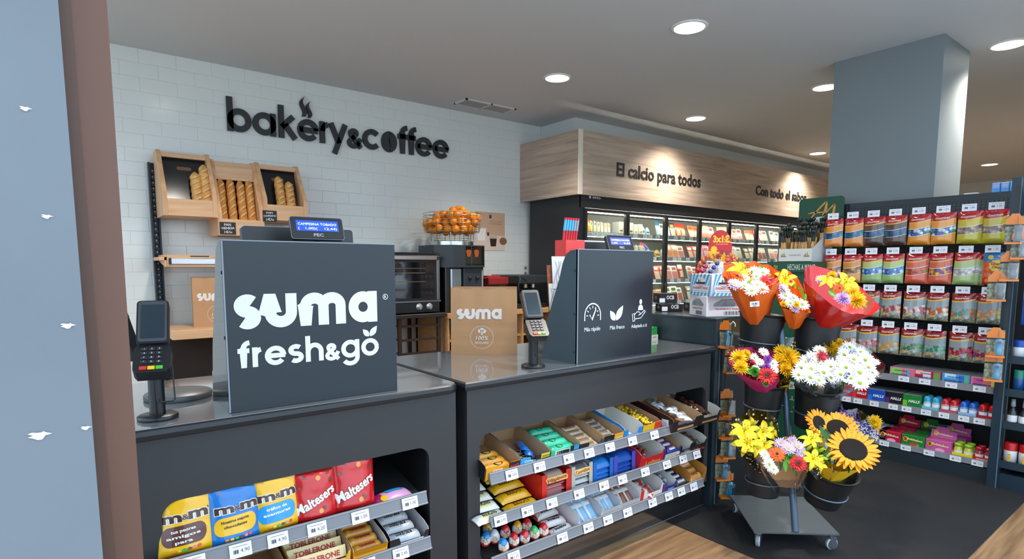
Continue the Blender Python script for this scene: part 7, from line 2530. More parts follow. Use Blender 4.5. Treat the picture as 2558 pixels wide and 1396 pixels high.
for a in range(3):
    sk_.cyl((.006 * math.cos(a * 2.1), .006 * math.sin(a * 2.1), 0), (.006 * math.cos(a * 2.1), .006 * math.sin(a * 2.1), .16), .0055, mst, n=6)
sk_.lathe([(.013, .14), (.014, .165), (.008, .185), (.014, .20), (.019, .215), (.004, .222)], mat('#12201a', .35, var=.5, vs=80), n=8)
me = sk_.mesh('bread_stick_bag')
for r in range(4):
    for c in range(8):
        put('bread_stick_bag', me, (4.30 + r * .07, 2.20 - c * .028 + .01 * (r % 2), 1.345 + .035 * r), (random.uniform(-.15, .15), .12 + random.uniform(-.08, .12), random.uniform(0, 6)), 'bag of thin bread sticks with a dark twisted top in the sloped white carton', 'bread stick bag', 'bread stick bags in the white carton')

# ---------------------------------------------------------------- dark display unit at the counter end: mints, papers, lollipops
un = thing('end_display_unit', 'dark blue grey display unit at the end of the long counter', 'display unit', (2.95, 2.15, 0))
m_unit = mat('#26333b', .3)
b = B()
b.box((2.715, 1.735, .0), (2.735, 2.62, 1.025), m_unit)
b.build('end_panel', parent=un, world=True)
b = B()
b.box((2.735, 1.735, .0), (2.80, 1.76, 1.02), mat('#1a2a33', .35))
b.box((2.755, 1.733, .0), (2.760, 1.735, 1.02), mat('#6a7a84', .3))
b.build('corner_post', parent=un, world=True)
b = B()
b.box((2.80, 1.755, 0), (3.25, 2.62, .9), m_gdark)
b.build('cabinet', parent=un, world=True)
b = B()
b.cbox((2.712, 1.732, 1.018), (3.26, 2.63, 1.03), m_unit, .002)
b.build('top', parent=un, world=True)

def mint_box(loc, rz, w_, d, h, label, striped):
    t = thing('mint_box', label, 'mint box', loc, (0, 0, rz))
    m = mat('#e2e4ea', .45)
    b = B()
    b.cbox((-w_ / 2, -d / 2, 0), (w_ / 2, d / 2, h), m, .002)
    b.build('carton', parent=t)
    b = B()
    blue, red = mat('#3fa4dc', .4), mat('#b8323a', .4)
    for (M, ww) in ((FRONT((0, -d / 2 - .0004, 0)), w_), (frame((-w_ / 2 - .0004, 0, 0), (0, -1, 0), (0, 0, 1)), d)):
        if striped:
            n = 6
            for i in range(-2, n + 1):
                x = -ww / 2 + i * ww / n
                pts = [(x, 0), (x + ww / n * .5, 0), (x + ww / n * .5 + h * .6, h), (x + h * .6, h)]
                cl = [(min(ww / 2, max(-ww / 2, p)), q) for p, q in pts]
                b.poly([(p, q, .0001) for p, q in cl], blue, M)
            b.prism(rrect(ww * .74, h * .34, .004, 3, 0, h * .32), .0003, .0006, m, M)
            b.prism(circ(ww * .2, 20, 0, h * .62, ry=h * .24), .0003, .0006, m, M)
            b.text("FISHERMAN'S FRIEND", h * .11, red, M, bold=.02, y=h * .30, width=ww * .68, z=.0009)
            b.poly([(-ww * .2, h * .55, .0009), (ww * .18, h * .55, .0009), (ww * .24, h * .64, .0009), (-ww * .24, h * .62, .0009)], mat('#2f3a4a', .4), M)
            b.poly([(-ww * .18, h * .53, .001), (ww * .17, h * .53, .001), (ww * .18, h * .555, .001), (-ww * .2, h * .555, .001)], red, M)
            b.poly([(-ww * .01, h * .62, .0009), (ww * .015, h * .62, .0009), (ww * .005, h * .88, .0009)], mat('#2f3a4a', .4), M)
            b.poly([(-ww * .12, h * .63, .0009), (-ww * .03, h * .63, .0009), (-ww * .05, h * .75, .0009), (-ww * .1, h * .75, .0009)], mat('#6a7a86', .4), M)
            b.poly([(-ww * .3, h * .2, .0009), (ww * .3, h * .2, .0009), (ww * .3, h * .24, .0009), (-ww * .3, h * .24, .0009)], mat('#9ad0ee', .4), M)
        else:
            b.text("FISHERMAN'S FRIEND", h * .07, red, M, bold=.02, y=h * .34, width=ww * .6, z=.0004)
            b.prism([(-ww * .35, h * .5), (ww * .3, h * .5), (ww * .34, h * .6), (ww * .1, h * .86), (-ww * .15, h * .84), (-ww * .32, h * .66)], .0001, .0004, mat('#8f979c', .4, var=.3, vs=40), M)
            for k in range(14):
                b.box((ww * (.02 + .026 * k) - ww * .12, h * .08, .0), (ww * (.02 + .026 * k) - ww * .12 + ww * (.006 + .006 * (k % 3)), h * .26, .0004), m_ink, M)
    b.build('print', parent=t)
mc = [(2.820, 1.977, 1.030), (2.734, 1.810, 1.030), (3.066, 1.894, 1.030)]
va_ = Vector(mc[1]) - Vector(mc[0])
rzm = math.atan2(va_.y, va_.x) + PI / 2
mx_, my_ = (Vector(mc[0]) + Vector(mc[2])) / 2 * .5 + Vector(mc[1]) * .5, 0
def place_box(corner, left, right, z, h, label, striped):
    """box whose near lower corner is corner, running to left and right corners"""
    c, l, r_ = Vector(corner), Vector(left), Vector(right)
    u = (l - c)
    dl = u.length
    u.normalize()
    v = Vector((u.y, -u.x, 0)) if Vector((u.y, -u.x, 0)).dot(r_ - c) > 0 else Vector((-u.y, u.x, 0))
    dr = min(.26, (r_ - c).dot(v))
    ctr = c + u * dl / 2 + v * dr / 2
    rz = math.atan2(v.y, v.x)
    mint_box((ctr.x, ctr.y, z), rz, dr, dl, h, label, striped)
    return c, u, v
c_, u_, v_ = place_box(mc[1], mc[0], mc[2], 1.031, .112, 'white mint box with a grey picture and bar code, under the striped one', False)
mint = mint_box((c_ + u_ * .075 + v_ * .075)[:2] + (1.1435,), math.atan2(v_.y, v_.x) + .05, .15, .215, .118, 'blue and white striped mint box with a red ship, on top of the white one', True)
# small black boxes of papers
def ocb(x, y, z, rz, label, w_=.13, h=.07, d=.09):
    t = thing('paper_box', label, 'small box', (x, y, z), (0, 0, rz))
    b = B()
    b.cbox((-w_ / 2, -d / 2, 0), (w_ / 2, d / 2, h), mat('#17181a', .35, coat=.2), .0015)
    b.build('carton', parent=t)
    b = B()
    b.text('OCB', .022, mat('#c9ccd0', .4), FRONT((0, -d / 2 - .0005, h * .4)), bold=.04, x=w_ * .12, width=.05)
    b.text('OCB', .015, mat('#9a9da2', .4), frame((-w_ / 2 - .0005, 0, h * .4), (0, -1, 0), (0, 0, 1)), bold=.04, width=.035)
    b.poly([(-w_ / 2 + .004, .004, .0004), (-w_ / 2 + .04, .004, .0004), (-w_ / 2 + .04, .03, .0004), (-w_ / 2 + .004, .03, .0004)], m_paper, FRONT((0, -d / 2, 0)))
    b.build('print', parent=t)
ocb(2.93, 2.20, 1.031, -.5, 'low black rolling paper box at the front of its stack', .14, .045)
ocb(2.98, 2.27, 1.077, -.5, 'black rolling paper box on top of the low one', .12, .06)
ocb(2.86, 2.37, 1.031, -.45, 'black rolling paper box behind the register screen edge', .10, .09)
ocb(3.10, 2.13, 1.031, -.5, 'black rolling paper box half hidden by the mint boxes', .12, .05)
b = B(Matrix.Translation((2.80, 2.30, 1.031)) @ Matrix.Rotation(-.5, 4, 'Z'))
b.cbox((-.04, -.03, 0), (.0, .03, .085), mat('#9ac02a', .4), .002)
b.cbox((.0, -.03, 0), (.022, .03, .085), mat('#e8481f', .4), .002)
b.cbox((-.042, -.032, .085), (.024, .032, .095), mat('#23261f', .4), .002)
b.build('lighter_box', label='lime and orange box peeking out behind the register screen', cat='small box')
# gum packets at the counter end
b = B(Matrix.Translation((2.655, 2.13, CT)))
for k in range(2):
    b.cbox((-.048 + .045 * k, -.03, 0), (-.005 + .045 * k, .03, .073), mat('#2f9a4a' if k else '#4aa83a', .35, coat=.4, var=.25, vs=20), .002)
b.box((-.05, -.0325, 0), (.044, -.0305, .028), mat('#d4d8d2', .4))
b.text('GUM', .01, m_ink, FRONT((.01, -.033, .01)), width=.03)
b.build('gum_packets', label='green gum packets with a white band standing at the counter end', cat='gum box')
b = B(Matrix.Translation((2.64, 2.16, CT + .075)))
b.cbox((-.04, -.03, 0), (.02, .03, .05), mat('#d9dcde', .4), .002)
b.build('white_packet_box', label='white packet box standing on the green gum packets', cat='small box')
# lollipop stand with round sign
ls = thing('lollipop_stand', 'lollipop stand with a red and yellow round price sign', 'lollipop stand', (3.477, 2.150, 1.238)[:2] + (1.031,) if False else (3.33, 2.12, 0))
b = B()
b.cyl((3.33, 2.12, 0), (3.33, 2.12, 1.18), .02, mat('#c01f22', .4), n=12)
b.cyl((3.33, 2.12, 0), (3.33, 2.12, .02), .14, mat('#c01f22', .4), n=24)
b.ball((3.33, 2.12, 1.255), .085, mat('#d8d8d8', .5), 14)
b.build('stem', parent=ls, world=True)
sc_ = (3.416, 2.120, 1.422)
b = B()
M = frame((3.33, 2.12, sc_[2]), (.79, -.61, 0), (0, 0, 1))
b.prism(circ(.076, 32, 0, 0, ry=.112), -.002, 0, mat('#c4161c', .35), M)
b.prism([p for p in [(.0755 * math.cos(a), .111 * math.sin(a)) for a in [math.radians(-200 + 220 * i / 24) for i in range(25)]]], 0, .0008, mat('#eab410', .35), M)
b.prism([(-.074, -.02), (.0745, -.036), (.0745, .03), (-.074, .04)], .0008, .0012, mat('#c4161c', .35), M)
b.text('3x1€', .04, mat('#f0c21c', .35), M, bold=.045, y=.035, width=.105, z=.0016, x=.005)
b.text('DE CHUPACHUPS', .008, mat('#e89a9a', .35), M, bold=.02, y=.018, width=.075, z=.0016, x=.01)
b.prism([(-.04 + .02 * (1 + .15 * math.cos(8 * a)) * math.cos(a), -.012 + .022 * (1 + .15 * math.cos(8 * a)) * math.sin(a)) for a in [2 * PI * i / 40 for i in range(40)]], .001, .0016, mat('#f0c21c', .35), M)
for (x, y, c) in ((-.015, -.055, '#3a3034'), (.01, -.03, '#8a2a30'), (.045, -.032, '#7a3a5a')):
    b.prism(circ(.0135, 14, x, y, ry=.016), .001, .0018, mat(c, .3), M)
    b.box((x - .0015, y - .05, .001), (x + .0015, y - .015, .0015), m_paper, M)
b.build('price_sign', parent=ls, world=True, label='round red and yellow sign reading 3x1 euro')
lp = {}
for i in range(64):
    a, e_ = 2.4 * i, -.35 + 1.45 * ((i * 37) % 64) / 64
    c = ('#c4232a', '#d8622a', '#c42a5a', '#e08a2a', '#3a4a9a', '#b03a2a', '#d84a2a')[i % 7]
    if c not in lp:
        q = B()
        q.cyl((0, 0, -.05), (0, 0, 0), .0022, m_paper, n=5)
        q.ball((0, 0, .009), .0155, mat(c, .15, coat=1.0, var=.6, vs=70), 10)
        q.prism([(-.012, -.012), (.012, -.012), (.003, .0), (-.003, 0)], -.001, .001, mat(c, .2, coat=.8), FRONT((0, 0, -.004)))
        lp[c] = q.mesh('lollipop')
    n_ = Vector((math.cos(e_) * math.cos(a), math.cos(e_) * math.sin(a), math.sin(e_)))
    if n_.z > .93: continue
    q = n_.to_track_quat('Z', 'Y').to_euler()
    put('lollipop', lp[c], Vector((3.33, 2.12, 1.255)) + n_ * .128, q, 'wrapped lollipop stuck in the ball of the lollipop stand', 'lollipop', 'lollipops in the round stand')

# clip strip of blister packs hanging at the counter end
b = B()
b.box((2.79, 1.715, .06), (2.80, 1.72, 1.0), mat('#23282c', .4))
b.tube([(2.80, 1.72, .985), (2.80, 1.70, 1.0), (2.80, 1.69, 1.012), (2.805, 1.68, 1.0), (2.805, 1.68, .985)], .003, m_paper, n=5)
b.build('clip_strip', label='clip strip with a white hook hanging from the unit beside the flower buckets', cat='clip strip')
sp_ = [((2.780, 1.732, 1.005), 'teal', 'teal blister pack topmost under the white hook'), ((2.800, 1.706, 0.870), 'teal', 'teal blister pack second from the white hook'), ((2.790, 1.718, 0.636), 'dark', 'black blister pack third on the strip beside the buckets'), ((2.790, 1.723, 0.514), 'dark', 'black blister pack fourth on the strip beside the buckets'), ((2.800, 1.710, 0.404), 'teal', 'teal blister pack fifth on the strip beside the yellow lilies'), ((2.780, 1.726, 0.280), 'teal', 'teal blister pack sixth on the strip, low beside the buckets'), ((2.800, 1.699, 0.182), 'teal', 'teal blister pack lowest on the strip above the floor')]
for (p, g_, lab) in sp_:
    blister((p[0], p[1] - .012, p[2]), -.55 + random.uniform(-.2, .2), g_, lab, 1.0, random.uniform(-.12, .12), random.uniform(-.05, .1))

# stationery and snack display leaning behind the icon screen
pd = thing('pen_display', 'red display of toothbrush-like pens with hanging snack strips behind the icon screen', 'counter display', (1.80, 2.1, CT))
A_ = [(1.861, 2.000, 1.349), (1.963, 2.000, 1.350), (1.922, 2.000, 1.425), (1.813, 2.000, 1.107)]
b = B()
xa, xb, zt = A_[0][0], A_[1][0] + .02, A_[2][2]
b.box((xa - .01, 2.02, CT), (xb - .02, 2.06, zt - .11), mat('#c8231f', .4))
b.box((xa + .0, 1.985, zt - .13), (xb, 2.06, zt + .0), mat('#d8302a', .35, coat=.3))
b.build('red_box', parent=pd, world=True)
for i in range(6):
    q = B()
    x = xa + .012 + i * .016
    q.cyl((x, 2.02, zt - .03), (x + .01, 2.02, zt + .045), .0055, mat('#c01f2a', .35), n=8)
    q.cyl((x + .01, 2.02, zt + .045), (x + .018, 2.02, zt + .095), .0065, mat('#4aa8dc' if i < 4 else '#8a96a8', .3), n=8)
    q.cyl((x + .018, 2.02, zt + .095), (x + .019, 2.02, zt + .105), .007, mat('#c8202c', .35), n=8)
    q.build('pen', parent=pd, world=True)
def card(px, tilt_, w_, h, m, name, pr=None):
    M = frame(px, (.9, -.4, 0), (-.12, .25, 1))
    q = B()
    q.box((-w_ / 2, -h, -.002), (w_ / 2, 0, 0), m, M)
    if pr == 'wave':
        for k in range(3):
            stroke(q, [(-w_ * .3 + w_ * .12 * math.sin(t_ * 5 + k) + .15 * w_ * k, -h * (.15 + .7 * t_)) for t_ in [i / 8 for i in range(9)]], .002, mat('#8a8ea0', .5), M, .0004, .0004)
    return q.build(name, parent=pd, world=True)
card((1.820, 1.985, 1.348), 0, .075, .15, mat('#dcdde2', .5), 'white_card', 'wave')
card((1.794, 2.000, 1.308), 0, .06, .30, mat('#8a4a2a', .45, var=.5, vs=60), 'snack_strip')
card((1.782, 1.980, 1.224), 0, .05, .13, mat('#d8dcd6', .5), 'white_card', 'wave')

# ================================================================ wheeled flower stand with buckets and bouquets
m_plate = mat('#6d757c', .35, metal=.55, var=.08, vs=6)
m_pole = mat('#4c6074', .3, metal=.4)
m_bucket = mat('#16191c', .42, var=.06, vs=5)
m_ring = mat('#6f7c86', .3, metal=.7)
FWD = Vector((.611, .785, -.103))
RGT = Vector((.789, -.614, 0))
st = thing('flower_stand', 'wheeled grey steel flower stand with a slanted pole and wire rings', 'flower stand', (2.65, 1.3, 0))
A, Bc, D = Vector((2.449, 1.331, 0.085)), Vector((2.735, 1.078, 0.085)), Vector((2.756, 1.641, 0.085))
Cc = Bc + (D - A)
b = B()
b.prism([(A.x, A.y), (Bc.x, Bc.y), (Cc.x, Cc.y), (D.x, D.y)], .078, .085, m_plate)
b.build('base_plate', parent=st, world=True)
for i, (P, yaw) in enumerate(((A.lerp(Cc, .08), .4), (Bc.lerp(D, .06), -.5), (Cc.lerp(A, .07), .2), (D.lerp(Bc, .05), 1.1))):
    M = Matrix.Translation((P.x, P.y, 0)) @ Matrix.Rotation(yaw, 4, 'Z')
    b = B(M)
    b.cbox((-.024, -.02, .071), (.024, .02, .0778), mat('#9aa6ac', .25, metal=.85), .002)
    b.cyl((0, 0, .062), (0, 0, .072), .016, mat('#9aa6ac', .25, metal=.85), n=14)
    for sg in (-1, 1):
        b.prism([(-.012, .03), (.006, .022), (.014, .03), (.016, .063), (-.014, .063)], sg * .0125 - .001, sg * .0125 + .001, mat('#b4bec4', .22, metal=.9), frame((0, 0, 0), (1, 0, 0), (0, 0, 1)))
    if i == 0: b.prism([(.014, .05), (.05, .044), (.052, .05), (.016, .062)], -.012, .012, mat('#b4bec4', .22, metal=.9), frame((0, 0, 0), (1, 0, 0), (0, 0, 1)))
    c = b.build('castor', parent=st, world=True)
    b = B(M @ Matrix.Translation((0, 0, .028)) @ Matrix.Rotation(PI / 2, 4, 'X'))
    b.lathe([(.001, -.011), (.016, -.011), (.024, -.009), (.028, -.006), (.028, .006), (.024, .009), (.016, .011), (.001, .011)], mat('#b9bec2', .35), n=20, mats=[m_plate, mat('#4a5258', .4), mat('#d0d4d6', .35), mat('#8d9498', .4), mat('#d0d4d6', .35), mat('#4a5258', .4), m_plate])
    b.build('wheel', parent=c, world=True)
P0 = Vector((2.607, 1.218, 0.085))
P1 = Vector((2.738, 1.402, 1.032))
b = B()
b.cyl(P0, P1, .0155, m_pole, n=18)
b.build('pole', parent=st, world=True)

def bucket(rim, bot, r_top, r_bot, label, ring_t=.38):
    rim, bot = Vector(rim), Vector(bot)
    t = thing('flower_bucket', label, 'bucket', tuple(bot))
    ax = (rim - bot)
    h = ax.length
    q = ax.to_track_quat('Z', 'Y').to_matrix().to_4x4()
    b = B(q)
    prof = [(.001, .0), (r_bot, .0), (r_bot * 1.005, .004)] + [(r_bot + (r_top - r_bot) * u, h * u) for u in (.3, .55, .62, .63, .9)] + [(r_top, h * .97), (r_top * 1.045, h * .972), (r_top * 1.045, h), (r_top * .98, h), (r_bot * .96, h * .06), (.001, h * .06)]
    b.lathe(prof, m_bucket, n=36)
    b.build('shell', parent=t)
    # the wire ring of the stand that carries it
    M = Matrix.Translation(bot) @ q
    rr = (r_bot + (r_top - r_bot) * ring_t) + .004
    b = B()
    b.tube([M @ Vector((rr * math.cos(a), rr * math.sin(a), h * ring_t)) for a in [2 * PI * i / 48 for i in range(48)]], .0042, m_ring, n=6, closed=True)
    c = M @ Vector((0, 0, h * ring_t))
    s_ = max(0, min(1, (c - P0).dot(P1 - P0) / (P1 - P0).length_squared))
    pp = P0 + (P1 - P0) * s_
    d = (pp - c).normalized()
    b.tube([c + d * rr, pp], .0042, m_ring, n=6)
    b.build('wire_ring', parent=st, world=True)
    return t
BK = [
    ((2.702, 1.473, 1.074), (2.690, 1.486, 0.904), .108, .083, 'black bucket of the topmost pair beside the mint boxes', .18),
    ((2.885, 1.290, 1.052), (2.868, 1.305, 0.875), .108, .083, 'black bucket of the topmost pair under the red bouquet', .1),
    ((2.604, 1.393, 0.755), (2.604, 1.408, 0.572), .092, .073, 'black bucket of the middle pair under the pink bouquet', .38),
    ((2.739, 1.210, 0.743), (2.745, 1.232, 0.553), .098, .076, 'black bucket of the middle pair under the white daisies', .38),
    ((2.507, 1.325, 0.432), (2.505, 1.329, 0.256), .085, .068, 'black bucket of the lowest pair under the yellow lilies', .36),
    ((2.622, 1.080, 0.415), (2.637, 1.124, 0.254), .108, .074, 'black bucket of the lowest pair under the sunflowers', .36),
]
for a in BK: bucket(*a)

# ---------------------------------------------------------------- flower heads (each a part of its bouquet)
def petal(L, W, lift, curl, tip=.5, n=3):
    """strip petal along +x from the centre: list of rows"""
    rows = []
    for i in range(n + 1):
        u = i / n
        w_ = W * (math.sin(PI * (.12 + .80 * u)) ** .8) * .5 * (1 if u < .95 else tip)
        rows.append((u * L, w_, lift * u * L - curl * u * u * L))
    return rows
def add_petals(b, n, L, W, lift, curl, m, r0=.0, jit=.15, z0=0.0, rnd=random, rows=3, notch=0):
    for k in range(n):
        a = 2 * PI * (k + rnd.uniform(-jit, jit)) / n
        s_ = rnd.uniform(.88, 1.08)
        P = petal(L * s_, W, lift + rnd.uniform(-.12, .12), curl, n=rows)
        ca, sa = math.cos(a), math.sin(a)
        vs = []
        for (x, w_, z) in P:
            x += r0
            vs += [(x * ca - w_ * sa, x * sa + w_ * ca, z0 + z), (x * ca, x * sa, z0 + z - w_ * .35), (x * ca + w_ * sa, x * sa - w_ * ca, z0 + z)]
        fs = []
        for i in range(len(P) - 1):
            fs += [(3 * i, 3 * i + 1, 3 * i + 4, 3 * i + 3), (3 * i + 1, 3 * i + 2, 3 * i + 5, 3 * i + 4)]
        b.add(vs, fs, m, smooth=True)
pm_ = lambda c, v=.12: mat(c, .6, var=v, vs=40)
FL = {}
def flower_mesh(kind, var=0):
    key = (kind, var)
    if key in FL: return FL[key]
    rnd = random.Random(hash(kind) % 1000 + var) if False else random.Random(len(kind) * 7 + var)
    b = B()
    if kind in ('daisy', 'lilac_daisy', 'small_daisy'):
        c = pm_('#eeeef0', .05) if kind != 'lilac_daisy' else pm_('#d2b8dc', .12)
        add_petals(b, 17, .92, .25, .18, .1, c, .10, rnd=rnd)
        add_petals(b, 15, .78, .23, .42, .16, c, .10, z0=.04, rnd=rnd)
        if kind == 'lilac_daisy': add_petals(b, 13, .55, .2, .75, .2, c, .08, z0=.08, rnd=rnd)
        b.ball((0, 0, .10), .21, pm_('#8fa51f' if kind == 'daisy' else '#a9a83a', .3), 10, (1, 1, .55))
    elif kind.startswith('mum'):
        c = {'mum': '#efc00f', 'mum_lilac': '#cfa9dc', 'mum_purple': '#9a4fb0', 'mum_green': '#3f8a1f'}[kind]
        for (n, L, lf, z) in ((20, .98, .12, 0), (18, .88, .42, .06), (15, .72, .8, .12), (12, .52, 1.3, .16), (8, .36, 2.2, .18)):
            add_petals(b, n, L, .22, lf, .12, pm_(c, .15), .04, z0=z, rnd=rnd, rows=2)
    elif kind.startswith('gerbera'):
        c = {'gerbera_orange': '#f2600f', 'gerbera_red': '#c80f12'}[kind]
        add_petals(b, 26, .98, .21, .10, .06, pm_(c, .12), .06, rnd=rnd)
        add_petals(b, 24, .80, .19, .24, .08, pm_(c, .12), .06, z0=.05, rnd=rnd)
        add_petals(b, 22, .36, .10, .7, .1, pm_('#e86a2a' if 'orange' in kind else '#8a1512', .2), .08, z0=.07, rnd=rnd, rows=2)
        b.ball((0, 0, .07), .22, mat('#1c0f0c', .7, var=.4, vs=60), 10, (1, 1, .5))
    elif kind == 'lily':
        c = mat('#f2d31c', .45, var=.10, vs=12)
        for r_ in range(2):
            for k in range(3):
                a = 2 * PI * k / 3 + r_ * PI / 3 + rnd.uniform(-.15, .15)
                L, W = (1.05, .46) if r_ else (1.0, .34)
                rows = []
                for i in range(8):
                    u = i / 7
                    w_ = W * .5 * math.sin(PI * (.1 + .88 * u)) ** .9 + (.002 if i == 7 else .02)
                    z = .75 * u - .85 * u ** 2.6
                    rows.append((.04 + u * L * .95, w_, z - .25 + rnd.uniform(-.01, .01)))
                ca, sa = math.cos(a), math.sin(a)
                vs, fs = [], []
                for (x, w_, z) in rows:
                    for q in (-1, -.5, 0, .5, 1):
                        vs.append((x * ca - q * w_ * sa, x * sa + q * w_ * ca, z + .14 * abs(q) * w_ * 2 - .0))
                for i in range(7):
                    for q in range(4):
                        fs.append((5 * i + q, 5 * i + q + 1, 5 * i + q + 6, 5 * i + q + 5))
                b.add(vs, fs, c, smooth=True)
        for k in range(6):
            a = 2 * PI * k / 6 + .3
            t_ = Vector((.22 * math.cos(a), .22 * math.sin(a), .48))
            b.tube([(0, 0, -.2), (t_.x * .5, t_.y * .5, .2), t_], .014, mat('#c9c84a', .5), n=5)
            b.ball(t_, .05, mat('#4a2a14', .7), 6, (1, .5, .6))
        b.tube([(0, 0, -.2), (.02, .0, .6)], .02, mat('#a9c03a', .5), n=5)
    elif kind == 'sunflower':
        c = mat('#f29a0a', .55, var=.16, vs=20)
        add_petals(b, 24, .62, .21, .10, .08, c, .46, rnd=rnd, rows=4)
        add_petals(b, 22, .52, .19, .34, .12, c, .46, z0=.05, rnd=rnd, rows=4)
        b.lathe([(.54, .0), (.55, .06), (.45, .12), (.25, .10), (.001, .07)], mat('#241508', .8, var=.6, vs=120, bump=1.0, bs=220), n=28)
    elif kind == 'alstroemeria':
        c = mat('#b8101f', .5, var=.2, vs=15)
        add_petals(b, 6, 1.0, .42, .6, .35, c, .02, rnd=rnd, rows=4)
    elif kind == 'spider':
        add_petals(b, 22, 1.0, .13, .18, .1, mat('#a80f1c', .5, var=.2, vs=20), .02, rnd=rnd)
        add_petals(b, 14, .7, .13, .6, .1, mat('#a80f1c', .5, var=.2, vs=20), .02, rnd=rnd)
    elif kind == 'bud':
        b.lathe([(.001, -1.0), (.22, -.75), (.34, -.2), (.28, .4), (.12, .85), (.001, 1.0)], mat('#a9bd2a', .45, var=.25, vs=6), n=10)
    elif kind == 'leaf':
        b.grid(lambda u, v: ((u - .5) * .62 * math.sin(PI * (.06 + .92 * v)) ** .9, v * 2 - 1, .22 * abs(u - .5) + .25 * (v - .5) ** 2 + .05 * math.sin(v * 14) * abs(u - .5)), 4, 8, mat('#2f5a24', .45, var=.25, vs=10))
    elif kind == 'leaf_light':
        b.grid(lambda u, v: ((u - .5) * .7 * math.sin(PI * (.06 + .92 * v)) ** .8, v * 2 - 1, .2 * abs(u - .5) + .2 * (v - .5) ** 2), 4, 6, mat('#4a9a24', .45, var=.25, vs=10))
    elif kind == 'fern':
        m = mat('#3a5a2a', .5, var=.2, vs=10)
        b.tube([(0, -1, 0), (0, 0, .1), (0, 1, 0)], .015, m, n=4)
        for i in range(14):
            y = -1 + i * .145
            for sg in (-1, 1):
                b.add([(0, y, .03), (sg * .42 * (1 - abs(y) * .4), y + .16, .02), (sg * .4 * (1 - abs(y) * .4), y + .22, .05), (0, y + .06, .05)], [(0, 1, 2, 3)], m)
    elif kind in ('statice', 'statice_blue', 'gyps'):
        c = {'statice': '#6a3a9a', 'statice_blue': '#2f3a8a', 'gyps': '#e6e2e8'}[kind]
        for i in range(34):
            p = Vector((rnd.gauss(0, .42), rnd.gauss(0, .42), rnd.gauss(0, .2)))
            b.ball(p, rnd.uniform(.06, .12), mat(c, .6, var=.3, vs=20), 6)
    FL[key] = b.mesh(kind)
    return FL[key]
UPF = (-FWD * .80 + Vector((0, 0, 1)) * .58).normalized()
def heads(t, items, dep, px_r):
    """items: (kind, point, radius m, tilt seed)"""
    o0 = Vector(t.location)
    for i, (kind, p, r_) in enumerate(items):
        rnd = random.Random(i * 13 + int(p[0] * 1000))
        o = bpy.data.objects.new(kind, flower_mesh(kind, i % 3))
        COL.objects.link(o)
        o.parent = t
        o.location = Vector(p) - o0
        o.scale = (r_, r_, r_)
        n_ = (UPF + RGT * rnd.uniform(-.35, .35) + Vector((0, 0, rnd.uniform(-.25, .25)))).normalized()
        if kind in ('leaf', 'leaf_light', 'fern', 'bud'):
            q = n_.to_track_quat('Z', 'Y') @ Euler((rnd.uniform(-.4, .4), rnd.uniform(-.4, .4), rnd.uniform(0, 6)), 'XYZ').to_quaternion()
        else:
            q = n_.to_track_quat('Z', 'Y') @ Euler((0, 0, rnd.uniform(0, 6))).to_quaternion()
        o.rotation_mode = 'QUATERNION'
        o.rotation_quaternion = q
def wrap(t, rim, apex, m, name, seed=0, frill=.0, crump=.01, nv=8, sub=4, waist=.16):
    """cone of paper or film from the rim loop down to a tied waist over the apex"""
    pts = []
    n = len(rim)
    for i in range(n):
        p, q = Vector(rim[i]), Vector(rim[(i + 1) % n])
        for k in range(sub):
            pts.append(p.lerp(q, k / sub))
    c = sum(pts, Vector()) / len(pts)
    ap = Vector(apex)
    b = B()
    N = len(pts)
    def f(u, v):
        x = u * N
        i = int(x) % N
        p = pts[i].lerp(pts[(i + 1) % N], x - int(x))
        low = ap + (p - c) * waist
        q = low.lerp(p, v ** .9)
        out = (p - c).normalized()
        q = q + out * (frill * math.sin(x * 2 * PI / sub * 1.0) * v ** 3 + crump * noise.noise((u * 14 + seed, v * 3, seed)) * v + crump * .6 * noise.noise((u * 45, v * 7, seed)) * v)
        q = q + Vector((0, 0, 1)) * (frill * abs(math.sin(x * PI / sub)) * v ** 4)
        return tuple(q)
    b.grid(f, N * 2, nv, m)
    return b.build(name, parent=t, world=True)
def bouquet(label, loc, wraps, items):
    t = thing('bouquet', label, 'bouquet', tuple(loc))
    for w_ in wraps: wrap(t, *w_[:-1], **w_[-1])
    heads(t, items, 0, 0)
    # stems run down into the bucket
    b = B()
    for i in range(5):
        b.tube([Vector(loc) + Vector((.01 * math.cos(i * 1.3), .01 * math.sin(i * 1.3), -.02)), Vector(loc) + Vector((.02 * math.cos(i * 1.3), .02 * math.sin(i * 1.3), .10))], .003, mat('#4a7a2a', .5), n=5)
    b.build('stems', parent=t, world=True, kind='stuff')
    return t
m_oran = mat('#e0600c', .55, var=.08, vs=10, bump=.15, bs=40)
m_redw = mat('#c01016', .35, var=.08, vs=6, coat=.3, bump=.08, bs=30)
m_pinkw = mat('#c0246a', .5, var=.1, vs=10)
m_kr = mat('#a8794e', .7, var=.1, vs=14)
m_cell = film('#fbfdff', .80, .06)
m_cellg = film('#e9dca0', .80, .08, (55, .22))
m_celly = film('#e3d27a', .78, .08, (48, .25))
m_cellw = film('#f2f6f8', .70, .10)
m_yelw = mat('#d9b010', .5, var=.1, vs=10)
m_silv = mat('#aeb4ba', .18, metal=.8, var=.2, vs=30, bump=.5, bs=60)

